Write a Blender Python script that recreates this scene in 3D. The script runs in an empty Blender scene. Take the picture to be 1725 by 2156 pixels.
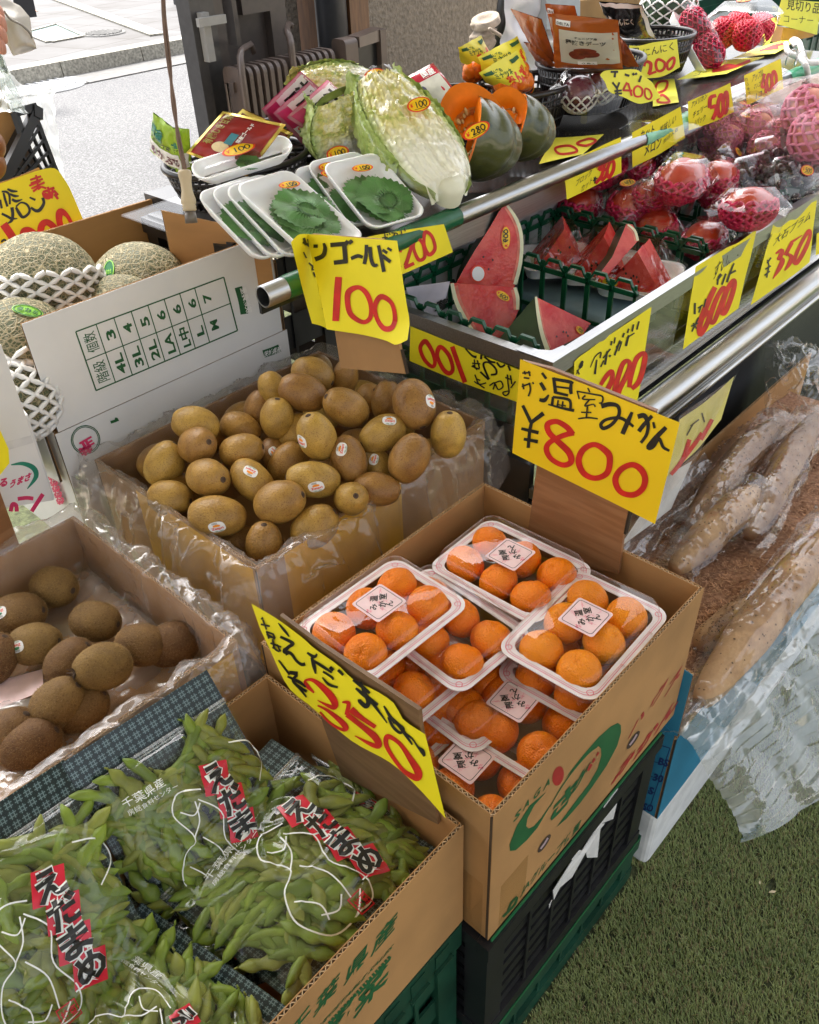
import bpy, math, random
from mathutils import Vector as V, Matrix, noise
random.seed(7)
SC = bpy.context.scene
COL = SC.collection
R = math.radians
# ------------------------------------------------------------------ camera
H, F, CX, CY = 1.52, 1779.0, 862.5, 1078.0
ROT = Matrix(((.675356, .467862, -.570087), (-.736713, .392475, -.550652), (-.033885, .791877, .609740)))
cd = bpy.data.cameras.new('camera')
cam = bpy.data.objects.new('camera', cd)
COL.objects.link(cam)
cam.matrix_world = Matrix.Translation((0, 0, H)) @ ROT.to_4x4()
cd.sensor_fit = 'HORIZONTAL'; cd.sensor_width = 36; cd.lens = 36 * F / 1725
cd.clip_start = .02; cd.clip_end = 400
SC.camera = cam
# ------------------------------------------------------------------ world, sun, exposure
SUN_EL, SUN_AZ = 62, 20          # elevation, azimuth measured from +Y towards +X
w = bpy.data.worlds.new('World'); SC.world = w; w.use_nodes = True
nt = w.node_tree
sky = nt.nodes.new('ShaderNodeTexSky'); sky.sky_type = 'NISHITA'; sky.sun_disc = False
sky.sun_elevation = R(SUN_EL); sky.sun_rotation = R(SUN_AZ); sky.air_density = 1.0; sky.dust_density = 6.0; sky.ozone_density = .6
bg = nt.nodes['Background']; bg.inputs[1].default_value = .15
hs = nt.nodes.new('ShaderNodeHueSaturation'); hs.inputs['Saturation'].default_value = .30      # overcast: nearly neutral sky light
nt.links.new(sky.outputs[0], hs.inputs['Color']); nt.links.new(hs.outputs[0], bg.inputs[0])
sl = bpy.data.lights.new('sun', 'SUN'); sl.energy = 1.5; sl.angle = R(12); sl.color = (1, .95, .88)
so = bpy.data.objects.new('sun', sl); COL.objects.link(so)
sd = V((math.sin(R(SUN_AZ)) * math.cos(R(SUN_EL)), math.cos(R(SUN_AZ)) * math.cos(R(SUN_EL)), math.sin(R(SUN_EL))))
so.rotation_euler = sd.to_track_quat('Z', 'Y').to_euler()
vs = SC.view_settings
vs.view_transform = 'Standard'; vs.look = 'None'; vs.gamma = 1; vs.exposure = 1.85
try:
    vs.use_curve_mapping = False
except Exception:
    pass
SC.cycles.use_denoising = True
SC.cycles.transparent_max_bounces = 24
SC.cycles.max_bounces = 8; SC.cycles.diffuse_bounces = 4; SC.cycles.glossy_bounces = 3; SC.cycles.transmission_bounces = 4
SC.cycles.caustics_reflective = False; SC.cycles.caustics_refractive = False
SC.cycles.sample_clamp_indirect = 6

# ------------------------------------------------------------------ helpers
def ray(x, y): return ROT @ V(((x - CX) / F, -(y - CY) / F, -1))
O = V((0, 0, H))
def onZ(x, y, z): r = ray(x, y); return O + r * ((z - H) / r.z)
def onY(x, y, Y): r = ray(x, y); return O + r * (Y / r.y)
def onX(x, y, X): r = ray(x, y); return O + r * (X / r.x)
def onP(x, y, p0, n): r = ray(x, y); return O + r * ((p0 - O).dot(n) / r.dot(n))
def crop(ox, oy, w, W=1725): s = w / W / 1.89971; return (ox / 1.89971, oy / 1.89971, s)
def px2m(p): return (p - O).length / F          # metres per view pixel at p
def N1(p, s=1.0): return noise.noise(V(p) * s)

def crease(p, s=1.0, w=.09):     # thin fold lines of a plastic film
    a = abs(noise.noise(p * s)); b = abs(noise.noise(p * (s * 2.3) + V((7, 3, 1)))); return max(0, 1 - a / w) + .5 * max(0, 1 - b / w)
def cax(X, Z):                      # rotation from lens-space axes (right, up, towards the lens)
    X, Z = (ROT @ V(X)).normalized(), ROT @ V(Z); Z = (Z - X * Z.dot(X)).normalized(); return Matrix((X, Z.cross(X), Z)).transposed().to_euler()
def tag(o, label=None, cat=None, group=None, kind=None):
    if label: o['label'] = label
    if cat: o['category'] = cat
    if group: o['group'] = group
    if kind: o['kind'] = kind
    return o
def empty(name, loc, label, cat, group=None, rot=None):
    o = bpy.data.objects.new(name, None); COL.objects.link(o); o.empty_display_size = .02
    o.location = loc
    if rot is not None: o.rotation_euler = rot
    return tag(o, label, cat, group)
def kids(o): return [c for c in bpy.data.objects if c.parent == o]
KID = {}
def dup(root, loc=None, rot=None, label=None, group=None, scale=None):
    c = root.copy(); COL.objects.link(c)
    if loc is not None: c.location = loc
    if rot is not None: c.rotation_euler = rot
    if scale is not None: c.scale = scale
    if label: c['label'] = label
    if group: c['group'] = group
    for ch in KID.get(root.name, []):
        k = ch.copy(); COL.objects.link(k); k.parent = c; KID.setdefault(c.name, []).append(k)
        for g in KID.get(ch.name, []):
            q = g.copy(); COL.objects.link(q); q.parent = k; KID.setdefault(k.name, []).append(q)
    return c

def wm(o):
    m = Matrix.LocRotScale(o.location, o.rotation_euler, o.scale)
    return wm(o.parent) @ o.matrix_parent_inverse @ m if o.parent else m

class MB:
    def __init__(s): s.v = []; s.f = []; s.m = []; s.s = []
    def add(s, vs, fs, mi=0, sm=False):
        b = len(s.v); s.v += [tuple(p) for p in vs]
        for f in fs: s.f.append([i + b for i in f]); s.m.append(mi); s.s.append(sm)
    def quad(s, a, b, c, d, mi=0): s.add([a, b, c, d], [(0, 1, 2, 3)], mi)
    def hexa(s, p, mi=0, sm=False):      # p: 4 bottom, 4 top (same order, ccw from above)
        s.add(p, [(3, 2, 1, 0), (4, 5, 6, 7), (0, 1, 5, 4), (1, 2, 6, 5), (2, 3, 7, 6), (3, 0, 4, 7)], mi, sm)
    def box(s, a, b, mi=0, xf=None):
        x0, y0, z0 = a; x1, y1, z1 = b
        p = [V((x0, y0, z0)), V((x1, y0, z0)), V((x1, y1, z0)), V((x0, y1, z0)), V((x0, y0, z1)), V((x1, y0, z1)), V((x1, y1, z1)), V((x0, y1, z1))]
        if xf: p = [xf @ q for q in p]
        s.hexa(p, mi)
    def slab(s, a, b, up, t, w0, mi=0):   # bar from a to b, height vector up, thickness t along a side direction w0
        d = V(w0) * t
        s.hexa([a, b, b + d, a + d, a + up, b + up, b + d + up, a + d + up], mi)
    def grid(s, fn, nu, nv, mi=0, cu=False, cv=False, sm=True):
        vs = [fn(i / nu, j / nv) for j in range(nv + (0 if cv else 1)) for i in range(nu + (0 if cu else 1))]
        W = nu if cu else nu + 1; Hh = nv if cv else nv + 1
        fs = [(j * W + i, j * W + (i + 1) % W, ((j + 1) % Hh) * W + (i + 1) % W, ((j + 1) % Hh) * W + i) for j in range(nv) for i in range(nu)]
        s.add(vs, fs, mi, sm)
    def tube(s, pts, r, n=8, mi=0, closed=False, caps=True, sm=True):
        pts = [V(p) for p in pts]; m = len(pts)
        rr = r if isinstance(r, (list, tuple)) else [r] * m
        rings = []; up = None
        for i, p in enumerate(pts):
            t = (pts[(i + 1) % m] - pts[i - 1]) if closed else (pts[min(i + 1, m - 1)] - pts[max(i - 1, 0)])
            if t.length < 1e-9: t = V((0, 0, 1))
            t.normalize()
            if up is None: up = t.orthogonal().normalized()
            up = (up - t * up.dot(t))
            up = up.normalized() if up.length > 1e-6 else t.orthogonal().normalized()
            q = t.cross(up)
            rings += [p + (up * math.cos(2 * math.pi * k / n) + q * math.sin(2 * math.pi * k / n)) * rr[i] for k in range(n)]
        fs = []
        for i in range(m if closed else m - 1):
            for k in range(n):
                a = i * n; b = ((i + 1) % m) * n
                fs.append((a + k, a + (k + 1) % n, b + (k + 1) % n, b + k))
        if caps and not closed: fs += [tuple(range(n - 1, -1, -1)), tuple((m - 1) * n + k for k in range(n))]
        s.add(rings, fs, mi, sm)
    def lathe(s, prof, n=24, c=(0, 0, 0), mi=0, xf=None, sm=True):
        vs = []; c = V(c)
        for r, z in prof:
            for k in range(n):
                a = 2 * math.pi * k / n; p = c + V((r * math.cos(a), r * math.sin(a), z)); vs.append(xf @ p if xf else p)
        fs = [(i * n + k, i * n + (k + 1) % n, (i + 1) * n + (k + 1) % n, (i + 1) * n + k) for i in range(len(prof) - 1) for k in range(n)]
        s.add(vs, fs, mi, sm)
    def poly(s, pts, mi=0): s.add(pts, [tuple(range(len(pts)))], mi)
    def prism(s, pts, d, mi=0):           # polygon extruded by vector d
        n = len(pts); q = [V(p) for p in pts]
        s.add(q + [p + V(d) for p in q], [tuple(range(n - 1, -1, -1)), tuple(range(n, 2 * n))] + [(i, (i + 1) % n, n + (i + 1) % n, n + i) for i in range(n)], mi)
    def build(s, name, mats, parent=None, loc=None, local=False):
        me = bpy.data.meshes.new(name)
        vs = s.v
        if loc is not None: vs = [(a - loc[0], b - loc[1], c - loc[2]) for a, b, c in vs]
        me.from_pydata(vs, [], s.f)
        for m in (mats if isinstance(mats, (list, tuple)) else [mats]): me.materials.append(m)
        me.polygons.foreach_set('material_index', s.m); me.polygons.foreach_set('use_smooth', s.s)
        me.update()
        o = bpy.data.objects.new(name, me); COL.objects.link(o)
        if parent is not None:
            o.parent = parent; KID.setdefault(parent.name, []).append(o)
            if not local: o.matrix_parent_inverse = wm(parent).inverted()
        if loc is not None and parent is None: o.location = loc
        return o

# ------------------------------------------------------------------ materials
def newmat(name):
    m = bpy.data.materials.new(name); m.use_nodes = True
    n = m.node_tree; return m, n, n.nodes['Principled BSDF'], n.nodes['Material Output']
def nd(n, t, **k):
    x = n.nodes.new(t)
    for a, b in k.items():
        if a[0] == 'i' and a[1:].isdigit(): x.inputs[int(a[1:])].default_value = b
        else: setattr(x, a, b)
    return x
def rampn(n, src, stops):
    r = n.nodes.new('ShaderNodeValToRGB'); n.links.new(src, r.inputs[0])
    e = r.color_ramp.elements
    while len(e) < len(stops): e.new(.5)
    for q, (p, c) in zip(e, stops): q.position = p; q.color = (*c, 1) if len(c) == 3 else c
    return r.outputs[0]
def tex(n, kind='NOISE', scale=10., detail=4., co='Object', dist=0., stretch=None):
    tc = n.nodes.new('ShaderNodeTexCoord'); src = tc.outputs[co]
    if stretch:
        mp = n.nodes.new('ShaderNodeMapping'); mp.inputs['Scale'].default_value = stretch; n.links.new(src, mp.inputs[0]); src = mp.outputs[0]
    if kind == 'NOISE':
        t = n.nodes.new('ShaderNodeTexNoise'); t.inputs['Detail'].default_value = detail; t.inputs['Distortion'].default_value = dist; out = t.outputs[0]
    elif kind == 'VORONOI':
        t = n.nodes.new('ShaderNodeTexVoronoi'); out = t.outputs['Distance']
    elif kind == 'EDGE':
        t = n.nodes.new('ShaderNodeTexVoronoi'); t.feature = 'DISTANCE_TO_EDGE'; out = t.outputs['Distance']
    elif kind == 'WAVE':
        t = n.nodes.new('ShaderNodeTexWave'); t.inputs['Distortion'].default_value = dist; t.inputs['Detail'].default_value = detail; out = t.outputs[1]
    t.inputs['Scale'].default_value = scale; n.links.new(src, t.inputs['Vector'])
    return out
def bumpn(n, src, strength, dist=.002, target=None):
    b = n.nodes.new('ShaderNodeBump'); b.inputs['Strength'].default_value = strength; b.inputs['Distance'].default_value = dist
    n.links.new(src, b.inputs['Height'])
    if target is not None: n.links.new(b.outputs[0], target)
    return b.outputs[0]
def M(name, col, rough=.5, var=.12, vs=25., bump=0., bs=300., bd=.001, metal=0., spec=.5, col2=None, sss=0., coat=0., sheen=0., stretch=None, det=5., lo=.35, hi=.65, aniso=0):
    m, n, b, o = newmat(name)
    c2 = col2 or tuple(max(0, c * (1 - var)) for c in col); c1 = col if col2 else tuple(min(1, c * (1 + var)) for c in col)
    if var or col2:
        n.links.new(rampn(n, tex(n, 'NOISE', vs, det, stretch=stretch), [(lo, c2), (hi, c1)]), b.inputs['Base Color'])
    else: b.inputs['Base Color'].default_value = (*col, 1)
    b.inputs['Roughness'].default_value = rough; b.inputs['Metallic'].default_value = metal
    b.inputs['Specular IOR Level'].default_value = spec
    if sss: b.inputs['Subsurface Weight'].default_value = sss; b.inputs['Subsurface Radius'].default_value = (.006, .003, .0015)
    if coat: b.inputs['Coat Weight'].default_value = coat; b.inputs['Coat Roughness'].default_value = .08
    if sheen: b.inputs['Sheen Weight'].default_value = sheen
    if bump: bumpn(n, tex(n, 'NOISE', bs, 4., stretch=stretch), bump, bd, b.inputs['Normal'])
    return m
def film(name, tint=(1, 1, 1), milk=.0, base=.03, rough=.06, bump=.5, bs=30., bd=.004, fres=.55, milkcol=(.9, .9, .9), vor=0.):
    m, n, b, o = newmat(name); n.nodes.remove(b)
    tr = nd(n, 'ShaderNodeBsdfTransparent'); tr.inputs[0].default_value = (*tint, 1)
    gl = nd(n, 'ShaderNodeBsdfGlossy'); gl.inputs['Roughness'].default_value = rough; gl.inputs[0].default_value = (1, 1, 1, 1)
    lw = nd(n, 'ShaderNodeLayerWeight'); lw.inputs[0].default_value = .5
    pw_ = nd(n, 'ShaderNodeMath', operation='POWER'); pw_.inputs[1].default_value = 4.; n.links.new(lw.outputs['Facing'], pw_.inputs[0])
    ma = nd(n, 'ShaderNodeMath', operation='MULTIPLY_ADD', use_clamp=True); ma.inputs[1].default_value = fres * 1.4; ma.inputs[2].default_value = base; n.links.new(pw_.outputs[0], ma.inputs[0])
    if bump:
        h = tex(n, 'NOISE', bs, 1.6, dist=1.6)
        if vor:
            v = tex(n, 'EDGE', bs * vor, 2.); a2 = nd(n, 'ShaderNodeMath', operation='MULTIPLY_ADD'); n.links.new(v, a2.inputs[0]); a2.inputs[1].default_value = .55; n.links.new(h, a2.inputs[2]); h = a2.outputs[0]
        bo = bumpn(n, h, bump, bd); n.links.new(bo, gl.inputs['Normal'])
    src = tr.outputs[0]
    if milk:
        df = nd(n, 'ShaderNodeBsdfDiffuse'); df.inputs[0].default_value = (*milkcol, 1)
        tl = nd(n, 'ShaderNodeBsdfTranslucent'); tl.inputs[0].default_value = (*milkcol, 1)
        md = nd(n, 'ShaderNodeMixShader'); n.links.new(df.outputs[0], md.inputs[1]); n.links.new(tl.outputs[0], md.inputs[2])
        mm = nd(n, 'ShaderNodeMixShader'); n.links.new(src, mm.inputs[1]); n.links.new(md.outputs[0], mm.inputs[2])
        n.links.new(rampn(n, tex(n, 'NOISE', 14., 4.), [(.3, (milk * .5,) * 3), (.75, (min(1, milk * 1.5),) * 3)]), mm.inputs[0]); src = mm.outputs[0]
    mx = nd(n, 'ShaderNodeMixShader'); n.links.new(ma.outputs[0], mx.inputs[0]); n.links.new(src, mx.inputs[1]); n.links.new(gl.outputs[0], mx.inputs[2])
    n.links.new(mx.outputs[0], o.inputs[0])
    return m
CARD = M('cardboard', (.37, .198, .072), .75, .16, 7., .25, 260., .0006)
CARD_IN = M('cardboard_inside', (.41, .212, .074), .75, .08, 6., .2, 240., .0006, stretch=(1, 1, 4))
CARD_EDGE = M('corrugated_edge', (.46, .31, .17), .85, .2, 60.)
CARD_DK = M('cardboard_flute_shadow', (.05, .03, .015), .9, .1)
WHITE_CARD = M('white_cardboard', (.74, .74, .73), .6, .04, 7., .15, 200., .0006)
YELLOW = M('yellow_paper', (.86, .74, .012), .6, .05, 6., .12, 60., .002)
ORANGE_YEL = M('warm_yellow_paper', (.88, .60, .004), .55, .03, 5., .1, 50., .002)
INK = M('black_marker_ink', (.012, .012, .01), .45, .2, 80.)
RED = M('red_marker_ink', (.58, .017, .010), .5, .18, 40.)
RED_OR = M('orange_red_marker_ink', (.62, .07, .02), .5, .2, 60.)
GREEN_INK = M('green_print', (.012, .10, .03), .6, .1)
RED_PRINT = M('dark_red_print', (.33, .022, .018), .6, .1)
PINK_PRINT = M('magenta_print', (.62, .035, .13), .5, .1)
BLUE_PRINT = M('navy_print', (.01, .03, .13), .6, .1)
WHITE_INK = M('white_print', (.85, .85, .83), .4, .03)
STICK_Y = M('yellow_sticker', (.92, .56, .01), .35, .03)
STICK_R = M('red_sticker_edge', (.75, .05, .015), .35, .05)
WHITE_P = M('white_paper', (.85, .85, .84), .5, .03)
PINK_P = M('pale_pink_paper', (.82, .60, .60), .5, .06, 60.)
GREEN_P = M('green_sticker', (.03, .22, .08), .4, .05)
ORANGE_P = M('orange_sticker', (.9, .32, .02), .4, .05)
STEEL = M('stainless_steel', (.47, .48, .49), .30, .08, 40., .06, 500., .0003, metal=1., stretch=(1, 12, 12))
STEEL_B = M('brushed_steel', (.5, .5, .5), .36, .12, 30., .1, 700., .0003, metal=1., stretch=(.5, 14, 14))
BLACK_PL = M('black_plastic', (.012, .012, .013), .32, .2, 20., .1, 120., .0008)
GREEN_CR = M('dark_green_plastic', (.010, .055, .032), .34, .25, 14., .1, 200., .0006)
GREEN_IN = M('green_basket_plastic', (.004, .075, .030), .3, .2, 14., .08, 200., .0006)
FOAM = M('expanded_polystyrene', (.72, .72, .70), .6, .08, 30., .5, 130., .0015)
TRAY = M('white_foam_tray', (.91, .92, .92), .38, .02, 20., .1, 300., .0003, sss=.1)
CLEAR = film('clear_plastic', base=.05, rough=.04, bump=.12, bs=20., fres=.55)
CLEAR_W = film('crinkled_clear_film', base=.06, rough=.05, bump=1., bs=13., bd=.010, fres=.45, vor=1.2)
LINER = film('milky_liner_film', base=.055, rough=.10, bump=.5, bs=16., bd=.006, fres=.42, milk=.21, milkcol=(.78, .71, .67), vor=1.2)

# ------------------------------------------------------------------ ribbons, lettering
def cr(pts, closed=False, k=6):
    n = len(pts); out = []
    if n < 3 and not closed:
        return [tuple(a + (b - a) * t / k for a, b in zip(pts[0], pts[1])) for t in range(k + 1)]
    for i in range(n if closed else n - 1):
        g = (lambda j: pts[j % n]) if closed else (lambda j: pts[min(max(j, 0), n - 1)])
        p0, p1, p2, p3 = g(i - 1), g(i), g(i + 1), g(i + 2)
        for t in range(k):
            t /= k
            out.append(tuple(.5 * (2 * b + (c - a) * t + (2 * a - 5 * b + 4 * c - d) * t * t + (3 * b - a - 3 * c + d) * t ** 3) for a, b, c, d in zip(p0, p1, p2, p3)))
    if not closed: out.append(tuple(pts[-1]))
    return out
def ribbon(mb, pts, w, place, off, mi=0, closed=False, k=6):
    """brush stroke through (x, y[, width]) points; place(x, y, off) gives the world point"""
    P = [(p[0], p[1], p[2] if len(p) > 2 else w) for p in pts]
    S = cr(P, closed, k); m = len(S); L = []
    for i, (x, y, ww) in enumerate(S):
        a = S[i - 1] if (closed or i) else S[0]; b = S[(i + 1) % m] if (closed or i < m - 1) else S[-1]
        tx, ty = b[0] - a[0], b[1] - a[1]; l = math.hypot(tx, ty) or 1; nx, ny = -ty / l * ww / 2, tx / l * ww / 2
        o = off + .00006 * i / m
        L += [place(x + nx, y + ny, o), place(x - nx, y - ny, o)]
    fs = [(2 * i, 2 * i + 1, 2 * ((i + 1) % m) + 1, 2 * ((i + 1) % m)) for i in range(m if closed else m - 1)]
    mb.add(L, fs, mi)
TXC = {}
def txt(s, bold=.0):
    key = (s, bold)
    if key not in TXC:
        c = bpy.data.curves.new('t', 'FONT'); c.body = s; c.resolution_u = 2; c.offset = bold
        o = bpy.data.objects.new('t', c); COL.objects.link(o)
        me = bpy.data.meshes.new_from_object(o.evaluated_get(bpy.context.evaluated_depsgraph_get()))
        vs = [(v.co.x, v.co.y) for v in me.vertices]; fs = [tuple(p.vertices) for p in me.polygons]
        bpy.data.objects.remove(o); bpy.data.curves.remove(c); bpy.data.meshes.remove(me)
        x0 = min(v[0] for v in vs); x1 = max(v[0] for v in vs)
        TXC[key] = ([(x - x0, y) for x, y in vs], fs, x1 - x0)
    return TXC[key]
def text(mb, s, o, u, v, place, off, mi=0, bold=.02, fit=True):
    """letters from corner o (baseline start); u = whole-word vector (or one em), v = one-em-up vector, in place() units"""
    vs, fs, wd = txt(s, bold); k = 1 / wd if fit else 1
    mb.add([place(o[0] + u[0] * x * k + v[0] * y, o[1] + u[1] * x * k + v[1] * y, off) for x, y in vs], fs, mi)
GL = {'0': [[(.5, 0), (.12, .25), (.05, .6), (.4, 1), (.85, .75), (.95, .35), (.5, 0)]],
      '1': [[(.5, 0), (.5, 1)]],
      '2': [[(.1, .3), (.4, .02), (.8, .2), (.6, .6), (.15, .95)], [(.15, .95), (.95, .92)]],
      '3': [[(.15, .08), (.75, .05), (.45, .4)], [(.45, .4), (.9, .6), (.65, .95), (.08, .9)]],
      '4': [[(.55, 0), (.08, .6), (.95, .58)], [(.68, .3), (.62, 1)]],
      '5': [[(.9, .04), (.3, .06), (.2, .42)], [(.2, .42), (.75, .42), (.85, .72), (.5, .98), (.08, .92)]],
      '6': [[(.7, 0), (.25, .4), (.1, .75), (.45, 1), (.85, .8), (.7, .5), (.2, .65)]],
      '8': [[(.85, .15), (.5, 0), (.2, .2), (.8, .7), (.5, 1), (.12, .8), (.85, .15)]],
      '7': [[(.08, .05), (.92, .05), (.4, 1)]], '9': [[(.85, .3), (.4, .02), (.12, .32), (.5, .5), (.85, .3), (.6, 1)]],
      'Y': [[(.1, 0), (.5, .5)], [(.92, 0), (.5, .5), (.5, 1)], [(.15, .6), (.88, .58)], [(.15, .8), (.88, .78)]]}
def digits(mb, s, o, u, v, wd, place, off, mi=0, gap=.12):
    """hand-written digits: o top-left, u = vector over the whole number, v = vector down one digit"""
    n = len(s); k = 0
    for i, ch in enumerate(s):
        a = i / n + gap / n / 2; b = (1 - gap) / n
        for st in GL[ch]:
            ribbon(mb, [(o[0] + u[0] * (a + b * x) + v[0] * y, o[1] + u[1] * (a + b * x) + v[1] * y) for x, y in st], wd, place, off + .00008 * k, mi); k += 1
def lerp(a, b, t): return tuple(x + (y - x) * t for x, y in zip(a, b))
def along(pl, t):
    L = [0]
    for a, b in zip(pl, pl[1:]): L.append(L[-1] + math.hypot(b[0] - a[0], b[1] - a[1]))
    s = t * L[-1]
    for i in range(len(pl) - 1):
        if s <= L[i + 1] + 1e-9: return lerp(pl[i], pl[i + 1], (s - L[i]) / ((L[i + 1] - L[i]) or 1))
    return pl[-1]
def paper_sign(name, label, cr_, plane, top, bot, draw, mat=None, amp=.0025, fr=9., group='yellow handwritten price signs', cat='price sign', nu=24, nv=14, curl=None):
    """paper whose outline is traced in a photo crop and laid on its own plane; draw(black, red, place)"""
    p0, n = plane; n = n.normalized()
    if n.dot(O - p0) < 0: n = -n
    ox, oy, s = cr_
    def place(x, y, off=0.):
        p = onP(ox + x * s, oy + y * s, p0, n)
        d = amp * N1(p, fr) + (curl(x, y) if curl else 0)
        return p + n * (d + off)
    mb = MB(); top = cr(top) if len(top) > 2 else top; bot = cr(bot) if len(bot) > 2 else bot
    def fn(u, v):
        a = along(top, u); b = along(bot, u); q = lerp(a, b, v); return place(q[0], q[1])
    mb.grid(fn, nu, nv)
    o = mb.build(name, mat or YELLOW); tag(o, label, cat, group)
    black, red = MB(), MB(); draw(black, red, place)
    if black.f: black.build('black_lettering', INK, o)
    if red.f: red.build('red_price', RED, o)
    return o, place
def price_oval(parent, place, cx, cy, ax, ay, bx, by, s='100', off=.0008):
    """yellow oval price sticker: a, b half-axes vectors in place units"""
    g = MB(); r = MB(); k = MB()
    e = lambda q, t: (cx + q * (ax * math.cos(t) + bx * math.sin(t)), cy + q * (ay * math.cos(t) + by * math.sin(t)))
    ring = [2 * math.pi * i / 28 for i in range(28)]
    g.poly([place(*e(1, t), off) for t in ring], 1); g.poly([place(*e(.86, t), off + .0003) for t in ring], 0)
    o = g.build('price_sticker', [STICK_Y, STICK_R], parent)
    digits(k, s, (cx - .38 * ax + .42 * bx, cy - .38 * ay + .42 * by), (1.05 * ax, 1.05 * ay), (-.85 * bx, -.85 * by), .085 * math.hypot(ax, ay), place, off + .0006)
    ribbon(k, [(cx - .5 * ax - .6 * bx, cy - .5 * ay - .6 * by), (cx + .6 * ax - .6 * bx, cy + .6 * ay - .6 * by)], .04 * math.hypot(ax, ay), place, off + .0006)
    digits(r, 'Y', (cx - .78 * ax + .35 * bx, cy - .78 * ay + .35 * by), (.3 * ax, .3 * ay), (-.6 * bx, -.6 * by), .06 * math.hypot(ax, ay), place, off + .0006)
    k.build('written_price', INK, o); r.build('yen_mark', STICK_R, o)
    return o
# ================================================================== setting
mb = MB(); mb.quad((-60, -60, -.05), (80, -60, -.05), (80, 90, -.05), (-60, 90, -.05))
tag(mb.build('ground', M('dark_earth', (.16, .15, .14), .9)), kind='structure')
# road: fine asphalt aggregate
m, n, b, o = newmat('asphalt')
c1 = rampn(n, tex(n, 'NOISE', 95., 2.), [(.36, (.030, .031, .034)), (.5, (.058, .059, .062)), (.62, (.15, .15, .15))])
c2 = rampn(n, tex(n, 'NOISE', .7, 5.), [(.3, (.72, .73, .76)), (.7, (1, 1, 1))])
mx = nd(n, 'ShaderNodeMixRGB', blend_type='MULTIPLY', i0=1.0); n.links.new(c1, mx.inputs[1]); n.links.new(c2, mx.inputs[2])
n.links.new(mx.outputs[0], b.inputs['Base Color']); b.inputs['Roughness'].default_value = .62
bumpn(n, tex(n, 'NOISE', 110., 3.), .8, .006, b.inputs['Normal'])
kx = V((1, .02, 0)).normalized(); ky = V((-kx.y, kx.x, 0))
def K(a, bb, z): p = V((4.3, 8.03, 0)) + kx * a + ky * bb; return (p.x, p.y, z)     # kerb frame: a along, b away from the road
mb = MB(); mb.add([(-30, 4.3, -.004), (40, 4.3, -.004), K(36, 0, -.004), K(-34, 0, -.004)], [(0, 1, 2, 3)])
tag(mb.build('road', m), kind='structure')
GRAN = M('granite_kerb', (.30, .285, .24), .8, .45, 45., .5, 60., .004, lo=.3, hi=.7)
GUT = M('concrete_gutter', (.15, .148, .143), .85, .12, 14., .3, 120., .002)
mb = MB()
for i in range(-14, 15):
    mb.hexa([K(i * 2. + .01, 0, -.03), K(i * 2. + 1.99, 0, -.03), K(i * 2. + 1.99, .42, -.03), K(i * 2. + .01, .42, -.03), K(i * 2. + .01, 0, .006), K(i * 2. + 1.99, 0, .006), K(i * 2. + 1.99, .42, .012), K(i * 2. + .01, .42, .012)])
tag(mb.build('gutter', GUT), kind='structure')
mb = MB()
for i in range(-30, 31):
    a = i * .9; mb.hexa([K(a + .006, .42, -.03), K(a + .894, .42, -.03), K(a + .894, .62, -.03), K(a + .006, .62, -.03), K(a + .006, .44, .14), K(a + .894, .44, .14), K(a + .894, .62, .146), K(a + .006, .62, .146)])
tag(mb.build('kerb', GRAN), kind='structure')
# pavement of pale tiles
m, n, b, o = newmat('paving_tiles')
tc = nd(n, 'ShaderNodeTexCoord'); mp = nd(n, 'ShaderNodeMapping'); mp.inputs['Rotation'].default_value = (0, 0, R(-14)); n.links.new(tc.outputs['Object'], mp.inputs[0])
br = nd(n, 'ShaderNodeTexBrick'); br.offset = 0; br.inputs['Scale'].default_value = 1; br.inputs['Mortar Size'].default_value = .009; br.inputs['Brick Width'].default_value = .62; br.inputs['Row Height'].default_value = .62
br.inputs['Color1'].default_value = (.100, .097, .096, 1); br.inputs['Color2'].default_value = (.120, .120, .122, 1); br.inputs['Mortar'].default_value = (.055, .048, .042, 1); n.links.new(mp.outputs[0], br.inputs[0])
mx = nd(n, 'ShaderNodeMixRGB', blend_type='MULTIPLY', i0=1.0); n.links.new(br.outputs[0], mx.inputs[1])
n.links.new(rampn(n, tex(n, 'NOISE', 1.6, 6.), [(.33, (.72, .69, .66)), (.55, (1, 1, 1))]), mx.inputs[2]); n.links.new(mx.outputs[0], b.inputs['Base Color']); b.inputs['Roughness'].default_value = .8
mb = MB(); mb.add([K(-34, .62, .14), K(40, .62, .14), K(40, 30, .14), K(-34, 30, .14)], [(0, 1, 2, 3)])
tag(mb.build('pavement', m), kind='structure')
mb = MB(); p0, p1 = V((5.62, 8.95, .14)), V((7.1, 14.3, .14)); dd = (p1 - p0).normalized(); sdv = V((dd.y, -dd.x, 0)) * .17
for i in range(16):
    a, c = p0 + dd * (i * .9 + .01), p0 + dd * (i * .9 + .89); mb.hexa([a, a + sdv, c + sdv, c, a + V((0, 0, .02)), a + sdv + V((0, 0, .02)), c + sdv + V((0, 0, .02)), c + V((0, 0, .02))])
tag(mb.build('stone_edging', GRAN), kind='structure')
mb = MB(); q = [V((5.02, 10.5, .144)), V((4.83, 9.62, .144)), V((5.22, 9.66, .144)), V((5.52, 10.75, .144))]
mb.poly(q, 0)
for i in range(4):
    a, c = q[i], q[(i + 1) % 4]; s_ = (c - a).normalized(); mb.slab(a, c, V((0, 0, .012)), .05, V((s_.y, -s_.x, 0)), 1)
tag(mb.build('utility_cover', [M('teal_cover', (.09, .15, .145), .6, .25, 40., .4, 60., .004), GRAN]), 'square pale teal utility cover set in the far pavement', 'utility cover')
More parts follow.
